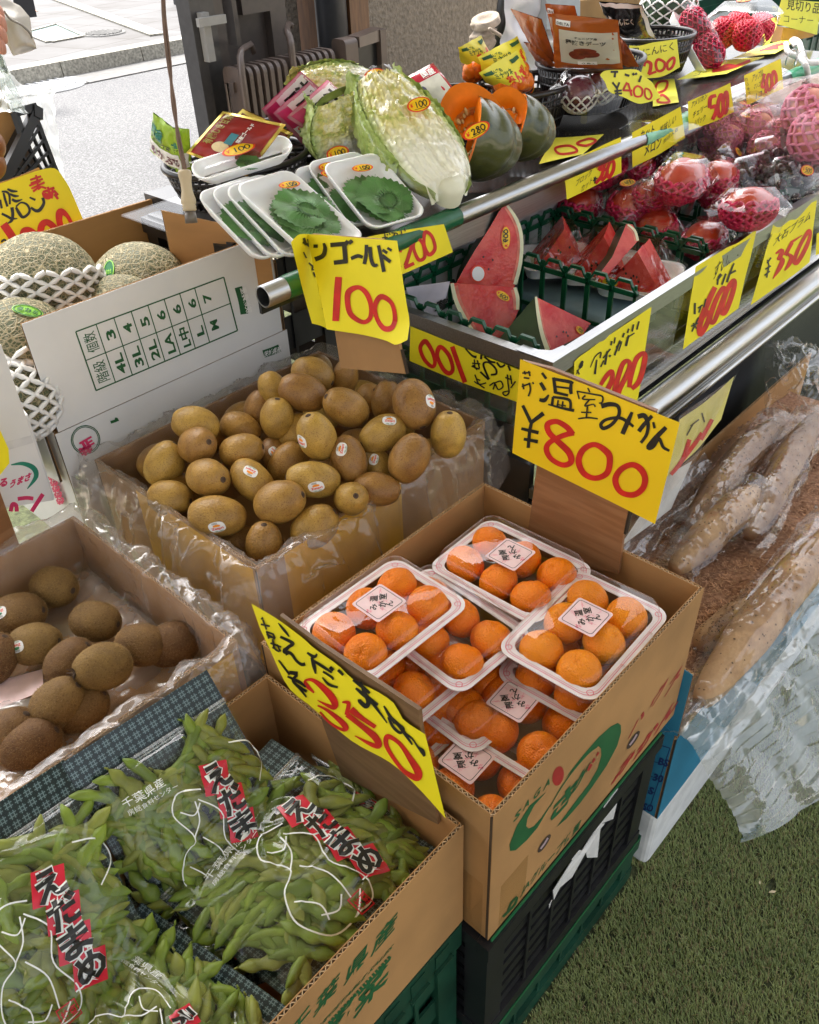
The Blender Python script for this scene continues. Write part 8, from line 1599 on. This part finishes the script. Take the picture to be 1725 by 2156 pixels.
mb.build('shutter_panel', [M('dark_shop_glass', (.03, .03, .032), .2, .1), M('grey_upright', (.30, .29, .28), .6), M('white_upright', (.65, .66, .68), .4)], dp)
# ================================================================== yams in sawdust
SAW = M('sawdust', (.46, .25, .145), .9, .35, 120., .9, 90., .008, col2=(.24, .115, .065), det=8.); CHIP = M('sawdust_chip', (.58, .34, .20), .85, .3, 60.)
hz = lambda x, y: .372 + .022 * noise.noise(V((x * 5, y * 5, 2))) + .010 * noise.noise(V((x * 16, y * 16, 3))) - .03 * max(0, (.33 - y) / .06) + .02 * max(0, x - 1.3)
mb = MB(); mb.grid(lambda u, v: V((YX0 + .008 + 1.2 * u, YY0 + .01 + .318 * v, hz(YX0 + 1.2 * u, YY0 + .318 * v))), 150, 50, 0)
rg = random.Random(8)
for i in range(15000):
    x, y = rg.uniform(.90, 2.0), rg.uniform(.295, .61); p = V((x, y, hz(x, y) + .001)); a = rg.uniform(0, 6.3); l = rg.uniform(.0015, .0048); d_ = V((math.cos(a), math.sin(a), rg.uniform(-.5, .7))) * l; s_ = V((-d_.y, d_.x, 0)) * rg.uniform(.15, .4); mb.add([p - d_ - s_, p + d_ - s_ * .6, p + d_ + s_ * .6, p - d_ + s_], [(0, 1, 2, 3)], 1)
tag(mb.build('sawdust', [SAW, CHIP]), 'reddish sawdust bedding the yams in the blue carton', 'sawdust', kind='stuff')
YAM = M('yam_skin', (.50, .315, .165), .65, .25, 16., .6, 110., .003, col2=(.30, .17, .085), lo=.4, hi=.6, det=8.); YAMS = M('yam_dirt_speck', (.12, .07, .035), .9)
YB_ = film('yam_bag_film', tint=(.99, .98, .97), base=.06, rough=.05, bump=.5, bs=8., bd=.008, fres=.4, milk=.0, vor=1.2)
def yam(label, pts, r, seed, bag=True, dull=False):
    P_ = [onZ(*q) for q in pts]; S_ = cr([tuple(p) for p in P_], k=8); m_ = len(S_); t = empty('yam', P_[len(P_) // 2], label, 'yam', 'long yams in the blue carton'); rg = random.Random(seed)
    rad = [r * (.30 + .70 * min(1, math.sin(math.pi * min(.5, (i / (m_ - 1)) * 1.05 + .02))) ** .8) * (1 if i < m_ * .75 else 1 - .5 * (i / (m_ - 1) - .75) / .25) * (1 + .025 * math.sin(i * .7 + seed)) for i in range(m_)]
    mb = MB(); mb.tube(S_, rad, 20); mb.build('skin', YAM if not dull else M('dusty_yam_skin', (.36, .22, .12), .7, .3, 30., .5, 100., .002, col2=(.27, .15, .08)), t)
    mb = MB()
    for k in range(420):
        i = rg.randrange(1, m_ - 2); a = rg.uniform(0, 6.28); c0, c1 = V(S_[i]), V(S_[i + 1]); d = (c1 - c0).normalized(); e = d.orthogonal().normalized(); f_ = d.cross(e); nn = e * math.cos(a) + f_ * math.sin(a); p = c0.lerp(c1, rg.random()) + nn * (rad[i] + .0006); q = d.cross(nn); s_ = rg.uniform(.0008, .0026); mb.add([p - d * s_, p + q * s_, p + d * s_, p - q * s_], [(0, 1, 2, 3)])
    o_ = mb.build('dirt_speck', YAMS, t); o_['kind'] = 'stuff'
    if bag:
        mb = MB(); nb = len(S_); 
        def bf(u, v):
            x = v * (nb - 1) * 1.0; i = min(nb - 2, int(x)); c = V(S_[i]).lerp(V(S_[i + 1]), x - i); d = (V(S_[-1]) - V(S_[0])).normalized(); e = V((0, 0, 1)); e = (e - d * e.dot(d)).normalized(); f_ = d.cross(e); a = 6.2832 * u; rr_ = r * 1.06 + .004 + .006 * noise.noise(V((math.cos(a), math.sin(a), v * 4 + seed))) + .005 * crease(V((math.cos(a), math.sin(a), v * 2.2 + seed)), 1.4); return c + d * (.05 * (v - .5)) + f_ * math.cos(a) * rr_ * 1.22 + e * max(-.02, math.sin(a) * rr_ * (.96 if v < .93 else .5))
        mb.grid(bf, 72, 110, cu=True); bo = mb.build('plastic_sleeve', YB_, t)
    return t
yam('long pale yam nearest the viewer, running along the front of the carton', [(1476, 1478, .40), (1560, 1360, .425), (1650, 1245, .44), (1760, 1110, .45)], .038, 1)
yam('yam lying diagonally across the middle, its rounded end up', [(1420, 1200, .41), (1480, 1140, .425), (1540, 1080, .435), (1590, 1035, .435)], .036, 2)
yam('dusty yam in a plastic sleeve at the back left', [(1455, 1115, .41), (1510, 1030, .43), (1570, 955, .44), (1640, 890, .445)], .034, 3, True, True)
yam('dusty yam in a plastic sleeve at the back right', [(1575, 1130, .41), (1625, 1040, .43), (1665, 960, .44), (1720, 880, .445)], .033, 4, True, True)
yam('short yam end lying low under the front yam', [(1468, 1362, .385), (1510, 1328, .395), (1580, 1270, .40)], .026, 5, False)
# crumpled clear wrap piled over the far end of the yams
mb = MB(); c_ = onZ(1690, 840, .47)
mb.grid(lambda u, v: onZ(1610 + 190 * u, 880 - 170 * v + 40 * u, .47 + .06 * math.sin(math.pi * u) * math.sin(math.pi * v) + .06 * v) + V((0, 0, .022 * noise.noise(V((u * 5, v * 6, 4))) + .018 * crease(V((u * 3, v * 3, 7)), 1.))), 90, 90); tag(mb.build('plastic_wrap', film('crumpled_wrap', base=.09, rough=.05, bump=1., bs=9., bd=.012, fres=.5, milk=.02, vor=1.2)), 'crumpled clear wrap bunched over the far ends of the yam sleeves', 'plastic wrap')
# liner bag spilling over the front of the yam carton
def spill(u, v):
    x = .885 + 1.0 * u; prof = cr([(.318, .388, .36), (.302, .402, .36), (.286, .412, .36), (.262, .400, 0), (.238, .355, 0), (.215, .30, 0), (.195, .262, 0)], k=4); y, z, _ = prof[min(len(prof) - 1, int(v * (len(prof) - 1)))]; k = max(0, v - .42) / .58
    nz_ = noise.noise(V((u * 9, v * 3, 1))); n2 = abs(noise.noise(V((u * 12, v * 3, 5)))); sk = .12 * k * (u - .2)
    return V((x - .0 + .05 * k * math.sin(u * 5) + sk, y - k * (.05 + .10 * math.sin(math.pi * min(1, u * 1.35)) ** .7) - .022 * nz_ * (.3 + k) - .014 * n2 - .012 * crease(V((u * 2.6, v * .9, 3)), 1.) * (.3 + k), z + .020 * nz_ * (.3 + .7 * k) + .012 * n2 + .03 * k * math.sin(u * 7 + 1)))
mb = MB(); mb.grid(spill, 170, 90); tag(mb.build('liner_bag', film('pale_liner_film', tint=(.97, .985, .99), base=.11, rough=.09, bump=1., bs=8., bd=.014, fres=.45, milk=.36, milkcol=(.72, .80, .82), vor=1.3)), 'pale plastic liner spilling over the front edge of the blue yam carton', 'liner bag', 'liner bags in the kiwifruit cartons' if False else None)
def left_liner(u, v): return V((.96 + .62 * u, .605 - .05 * v + .012 * noise.noise(V((u * 7, v * 5, 2))), .455 - .065 * v + .02 * noise.noise(V((u * 5, v * 4, 8))) + .012 * abs(noise.noise(V((u * 12, v * 8, 8))))))
mb = MB(); mb.grid(left_liner, 60, 20); tag(mb.build('liner_bag', film('back_liner_film', base=.10, rough=.10, bump=1., bs=22., fres=.4, milk=.3, milkcol=(.75, .75, .74), vor=1.2)), 'pale plastic liner crumpled along the back wall of the yam carton', 'liner bag')
# sleeved yellow sign standing in the yam carton
cS = crop(2350, 1500, 927); yp = V((1.3, .575, .55)); yn = V((.05, -1, .12))
def drawS(k, r, P):
    S(r, P, 30, [(850, 430), (790, 520), (640, 720)], [(930, 330), (840, 480)], [(760, 480), (700, 640), (620, 740)]); S(k, P, 10, [(770, 380), (830, 330)], [(790, 360), (740, 450)], [(850, 280), (870, 350)])
ss, PS = paper_sign('price_sign', 'yellow sign in a clear sleeve standing at the back of the yam carton', cS, (yp, yn), [(690, 330), (850, 220), (1095, 10)], [(580, 770), (800, 570), (1000, 330)], drawS, amp=.003, mat=M('pale_sleeved_yellow', (.70, .62, .16), .35, .1, 8.))
mb = MB(); mb.grid(lambda u, v: PS(*lerp(lerp((675, 300), (1105, -10), u), lerp((250, 1290), (760, 690), u), v), .004), 20, 20); mb.build('clear_sleeve', film('sleeve_film', base=.06, rough=.06, bump=.5, bs=16., fres=.4, milk=.06), ss)
mb = MB(); mb.grid(lambda u, v: PS(*lerp(lerp((600, 760), (790, 640), u), lerp((240, 1295), (640, 1000), u), v), -.004), 6, 6); tag(mb.build('white_card', M('off_white_card', (.62, .60, .54), .6)), 'off-white card under the sleeved yellow sign in the yam carton', 'card')
# things under the case by its near end
lb = MB(); lb.hexa([onZ(1040, 965, .42), onZ(1120, 1008, .42), onZ(1130, 960, .42), onZ(1050, 930, .42), onZ(1042, 940, .46), onZ(1122, 985, .46), onZ(1132, 938, .46), onZ(1052, 915, .46)]); lo = tag(lb.build('aluminium_block', M('worn_aluminium', (.42, .42, .41), .35, .2, 20., .2, 80., metal=.8)), 'worn aluminium foot block between the kiwifruit carton and the case', 'metal block'); bm_ = lo.modifiers.new('b', 'BEVEL'); bm_.width = .012; bm_.segments = 3
def dblue(t, P, rect, word):
    BLP = M('sky_blue_print', (.10, .36, .62), .35, .1)
    for x, y, w_, h_ in ((.10, .30, .40, .20), (.62, .10, .30, .24), (.55, .38, .40, .18), (.30, .70, .40, .16)): rect(BLP, 'blue_wave_print', x, y, x + w_, y + h_, .001, True)
    word(WHITE_INK, 'white_lettering', ('茨城県産', .34, .80, .30, .08))
pouch('vegetable_bag', 'clear bag with sky blue waves wedged at the near end of the case', ((985, 812, .60), (1092, 842, .62), (1090, 950, .52), (1015, 905, .52)), .02, (M('peachy_bag', (.66, .42, .26), .25, .4, 14., .4, 20., .006, col2=(.80, .70, .58)),), dblue, 'bag', None, None, 91)
mb = MB(); q = empty('jar_of_fruit', onZ(900, 570, .80), 'clear pot of orange fruit behind the yellow 200 sign in the case', 'fruit pot'); mb.lathe([(0, 0), (.05, 0), (.058, .06), (.06, .11)], 24); mb.build('clear_pot', CLEAR, q, local=True); mb = MB(); sph(mb, .05, 1, 1, .9, (0, 0, .05)); mb.build('orange_fruit', M('persimmon_skin', (.75, .13, .01), .3, .2, 10.), q, local=True)
pk_ = onP(890, 640, V((1.13, 1.0, .78)), V((-1, -.3, .3))); 
lw = MB(); lp = (V((1.12, 1.0, .78)), V((-.8, -.6, .2))); tag((lambda mb: (mb.poly([onP(*q_, *lp) for q_ in [(855, 605), (948, 592), (935, 645), (900, 690), (870, 655)]]), mb.build('mushroom_pack', M('lilac_card', (.50, .48, .56), .4)))[1])(MB()), 'lilac printed card pack lying at the end of the watermelon basket', 'card pack')
mk = MB(); text(mk, '茸', (915, 655), (24, -8), (6, -24), lambda x, y, o_=0: onP(x, y, *lp) + V((-.002, -.002, .001)), 0, bold=.05); mo = mk.build('black_lettering', INK, bpy.data.objects['mushroom_pack'])
# ================================================================== left edge: hanging cord, bags, black crate
hc = empty('power_cord', onY(395, 440, 1.15), 'brown twisted flex ending in a beige socket, hanging at the shelf end', 'cord'); mb = MB(); Yc = lambda x, y: onY(x, y, 1.15 + .0002 * (440 - y))
for s_ in (-1, 1): mb.tube(cr([Yc(343 + s_ * 1.5, -30), Yc(346 + s_ * 2, 40), Yc(356 + s_ * 2.5, 130), Yc(366 - s_ * 2.5, 220), Yc(376 + s_ * 2.2, 290), Yc(390 + s_ * 1.5, 360)], k=8), .0022, 6)
mb.build('brown_flex', M('brown_flex', (.17, .105, .075), .6, .15, 40.), hc)
mb = MB(); a, b_ = Yc(388, 358), Yc(400, 445); d_ = (b_ - a); mb.tube([a + d_ * t_ for t_ in (0, .05, .12, .3, .5, .72, .8, .84, .88, .92, .96, 1)], [.0085, .0105, .0105, .0085, .0085, .0115, .0115, .0095, .011, .0095, .011, .0075], 16); mb.build('socket', M('beige_bakelite', (.52, .42, .27), .45, .08, 30.), hc); mb = MB(); mb.tube([b_, b_ + d_ * .28], [.0085, .0095], 14); mb.build('socket_tip', M('grey_brown_tip', (.14, .12, .10), .3), hc)
# carrier bag
CBF = film('frosted_bag_film', base=.02, rough=.25, bump=.2, bs=5., bd=.008, fres=.08, milk=.62, milkcol=(.82, .85, .86))
def patch(name, label, cat, mat, tp_, bt_, Y0, Y1, amp, seed, group=None, parent=None, nu=24, nv=40):
    tp, bt = tp_, bt_
    def f(u, v): a = along(tp, u); c = along(bt, u); q = lerp(a, c, v); return onY(q[0], q[1], Y0 + (Y1 - Y0) * v - amp * 2 * math.sin(math.pi * u)) + V((0, amp * noise.noise(V((u * 4, v * 5, seed))) + amp * .6 * abs(noise.noise(V((u * 8, v * 4, seed)))), 0))
    mb = MB(); mb.grid(f, nu, nv); o_ = mb.build(name, mat, parent)
    return tag(o_, label, cat, group) if label else o_
cb_ = empty('carrier_bag', onY(60, 250, 1.9), 'frosted white carrier bag with a flared handle at the left edge', 'carrier bag')
patch('bag_front', None, None, CBF, [(-40, 120), (0, 130), (50, 180)], [(60, 345), (100, 360), (137, 372)], 2.1, 2.05, .03, 3, parent=cb_)
patch('bag_side', None, None, CBF, [(50, 178), (85, 190), (112, 205)], [(105, 350), (125, 368), (137, 375)], 2.05, 2.04, .02, 6, parent=cb_)
patch('handle', None, None, CBF, [(85, 195), (110, 205)], [(105, 168), (130, 178)], 2.05, 2.06, .006, 9, parent=cb_, nu=8, nv=8)
patch('leeks', 'bundle of leeks in clear wrap standing beside the carrier bag', 'leeks', film('leek_wrap', tint=(.90, .95, .94), base=.05, rough=.12, bump=.12, bs=6., milk=.35, milkcol=(.6, .7, .68)), [(-40, 80), (0, 95), (30, 180)], [(-20, 240), (30, 235), (60, 240)], 1.92, 1.80, .02, 12)
patch('green_vegetable', 'dark green vegetable leaves showing through the wrap at the left edge', 'vegetable', M('dark_leaf_green', (.05, .09, .03), .6, .5, 30.), [(-40, 100), (0, 112), (18, 150)], [(-30, 180), (5, 150), (22, 160)], 1.98, 1.95, .01, 2)
tb = empty('cloth_bag', onY(30, 60, 1.75), 'white cloth bag held at the top left edge', 'cloth bag')
CLOTH = M('white_cotton', (.62, .60, .57), .85, .06, 10., .4, 200., .001)
def cl(u, v):
    tp = [(-60, -40), (0, -10), (45, 12), (62, 35), (72, 72), (76, 100)]; bt = [(-60, 30), (0, 70), (18, 100), (30, 118), (52, 110), (76, 102)]; a = along(tp, u); c = along(bt, u); q = lerp(a, c, v); fold = .018 * noise.noise(V((u * 4, v * 3, 3))) + .010 * abs(math.sin(u * 9 + v * 4)) * (1 - u); return onY(q[0], q[1], 1.75 - .05 * math.sin(math.pi * v) * math.sin(math.pi * min(1, u + .2))) + V((0, fold, 0))
mb = MB(); mb.grid(cl, 50, 40); mb.build('cloth_panel', CLOTH, tb); mb = MB(); mb.tube([onY(*q, 1.69) for q in cr([(8, 22), (22, 40), (45, 52), (62, 68), (68, 80)], k=5)], .002, 5); mb.build('seam', M('grey_thread', (.25, .24, .23), .8), tb)
# hand gripping the bag: palm and fingers just entering the frame
SKIN = M('skin', (.55, .26, .19), .5, .12, 20., .2, 90., .0006, sss=.15)
pe_ = empty('person', onY(-30, 60, 1.70), 'hand of a shopper at the left edge gripping the cloth bag', 'person'); base_ = onY(-22, 52, 1.69); fx = (ROT @ V((1, .1, 0))).normalized(); fy = (ROT @ V((-.1, 1, 0))).normalized(); fz = (ROT @ V((0, 0, 1))).normalized()
def skin_mesh(chains, name):
    me = bpy.data.meshes.new(name); vs, es, rs = [], [], []
    for ch in chains:
        b0 = len(vs)
        for i, (p, r_) in enumerate(ch):
            if i == 0 and isinstance(p, int): continue
            vs.append(p); rs.append(r_)
            if i: es.append((len(vs) - 2, len(vs) - 1))
            elif b0: es.append((0, len(vs) - 1))
    me.from_pydata([tuple(v) for v in vs], es, []); me.materials.append(SKIN); o_ = bpy.data.objects.new(name, me); COL.objects.link(o_); sm = o_.modifiers.new('s', 'SKIN'); 
    for d_, r_ in zip(me.skin_vertices[0].data, rs): d_.radius = (r_, r_)
    me.skin_vertices[0].data[0].use_root = True; o_.modifiers.new('ss', 'SUBSURF').levels = 2; o_.modifiers['ss'].render_levels = 2; o_.parent = pe_; o_.matrix_parent_inverse = wm(pe_).inverted(); return o_
W_ = lambda x, y, z: base_ + fx * x + fy * y + fz * z
ch = [[(W_(-.10, .02, 0), .026), (W_(-.05, .01, 0), .027), (W_(-.03, 0, 0), .024)]]
for i, (yy, l) in enumerate(((.030, .9), (.010, 1.0), (-.010, .95), (-.028, .78))): ch.append([(W_(-.012, yy, .004), .0105), (W_(.010 * l, yy, .014), .0095), (W_(.026 * l, yy - .010, .010), .0088), (W_(.022 * l, yy - .026, -.002), .0078)])
ch.append([(W_(-.05, .036, .012), .012), (W_(-.022, .050, .022), .0105), (W_(.002, .044, .026), .009)])
skin_mesh(ch, 'body')
# black crate leaning at the left with a cardboard sheet
bk0 = MB(); kp = (onY(60, 330, 1.83), V((.45, -1, .2)))
def KP(x, y, o_=0): return onP(x, y, *kp) + kp[1].normalized() * o_
bc_ = empty('plastic_crate', KP(60, 330), 'black lattice crate standing at the left beside the carrier bag', 'crate')
def strut(mb, a, b, w_, th=.008): 
    A_, B_ = KP(*a), KP(*b); d = (B_ - A_).normalized(); nn = kp[1].normalized(); s_ = d.cross(nn) * w_ / 2; mb.hexa([A_ - s_, B_ - s_, B_ + s_, A_ + s_, A_ - s_ + nn * th, B_ - s_ + nn * th, B_ + s_ + nn * th, A_ + s_ + nn * th])
mb = MB(); strut(mb, (68, 240), (-10, 400), .02, .014); strut(mb, (68, 240), (118, 372), .012); strut(mb, (26, 238), (70, 226), .016, .012); strut(mb, (26, 238), (42, 285), .012, .012); strut(mb, (70, 226), (70, 250), .022, .016); mb.build('rim', BLACK_PL, bc_)
mb = MB()
for t_ in (.2, .4, .6, .8): strut(mb, lerp((68, 240), (118, 372), t_), lerp((0, 385), (40, 400), t_), .006)
for t_ in (.15, .3, .45, .6, .75, .9): strut(mb, lerp((68, 240), (-10, 400), t_), lerp((118, 372), (60, 420), t_), .005, .006)
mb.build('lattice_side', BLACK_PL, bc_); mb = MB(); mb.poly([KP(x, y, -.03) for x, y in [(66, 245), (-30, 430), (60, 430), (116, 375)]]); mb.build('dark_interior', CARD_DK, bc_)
mb = MB(); mb.prism([onY(*q, 1.9) for q in [(-40, 150), (0, 170), (8, 300), (10, 340), (-40, 380)]], (0, .006, 0)); mb.prism([onY(*q, 1.88) for q in [(-40, 180), (0, 182), (30, 245), (48, 288), (20, 332), (-40, 400)]], (0, .006, 0)); tag(mb.build('cardboard_sheet', CARD), 'brown cardboard sheets standing at the far left edge behind the crate', 'cardboard')
ob = empty('onion_bag', onY(-6, 310, 1.7), 'brown onions in a net bag at the far left edge', 'onion bag'); mb = MB(); sph(mb, .03, c=tuple(onY(-26, 305, 1.64))); sph(mb, .03, c=tuple(onY(-25, 345, 1.64))); mb.build('onions', M('onion_skin', (.26, .10, .03), .35, .3, 14.), ob)['kind'] = 'stuff'
sm_ = MB()
sm_.hexa([onY(35, 40, 7.5), onY(78, 35, 7.5), onY(78, 35, 7.6), onY(35, 40, 7.6), onY(20, -40, 7.5), onY(62, -40, 7.5), onY(62, -40, 7.6), onY(20, -40, 7.6)]); tag(sm_.build('sign_stand', M('dark_sign_panel', (.035, .038, .045), .4, .1)), 'dark freestanding panel at the top left beyond the road', 'panel')
pl_ = MB(); pl_.box((7.35, 10.9, .14), (7.75, 11.0, 1.4)); tag(pl_.build('sign_stand', M('dark_stand', (.05, .052, .055), .4, .1)), 'dark post standing on the far pavement at the top edge', 'post')
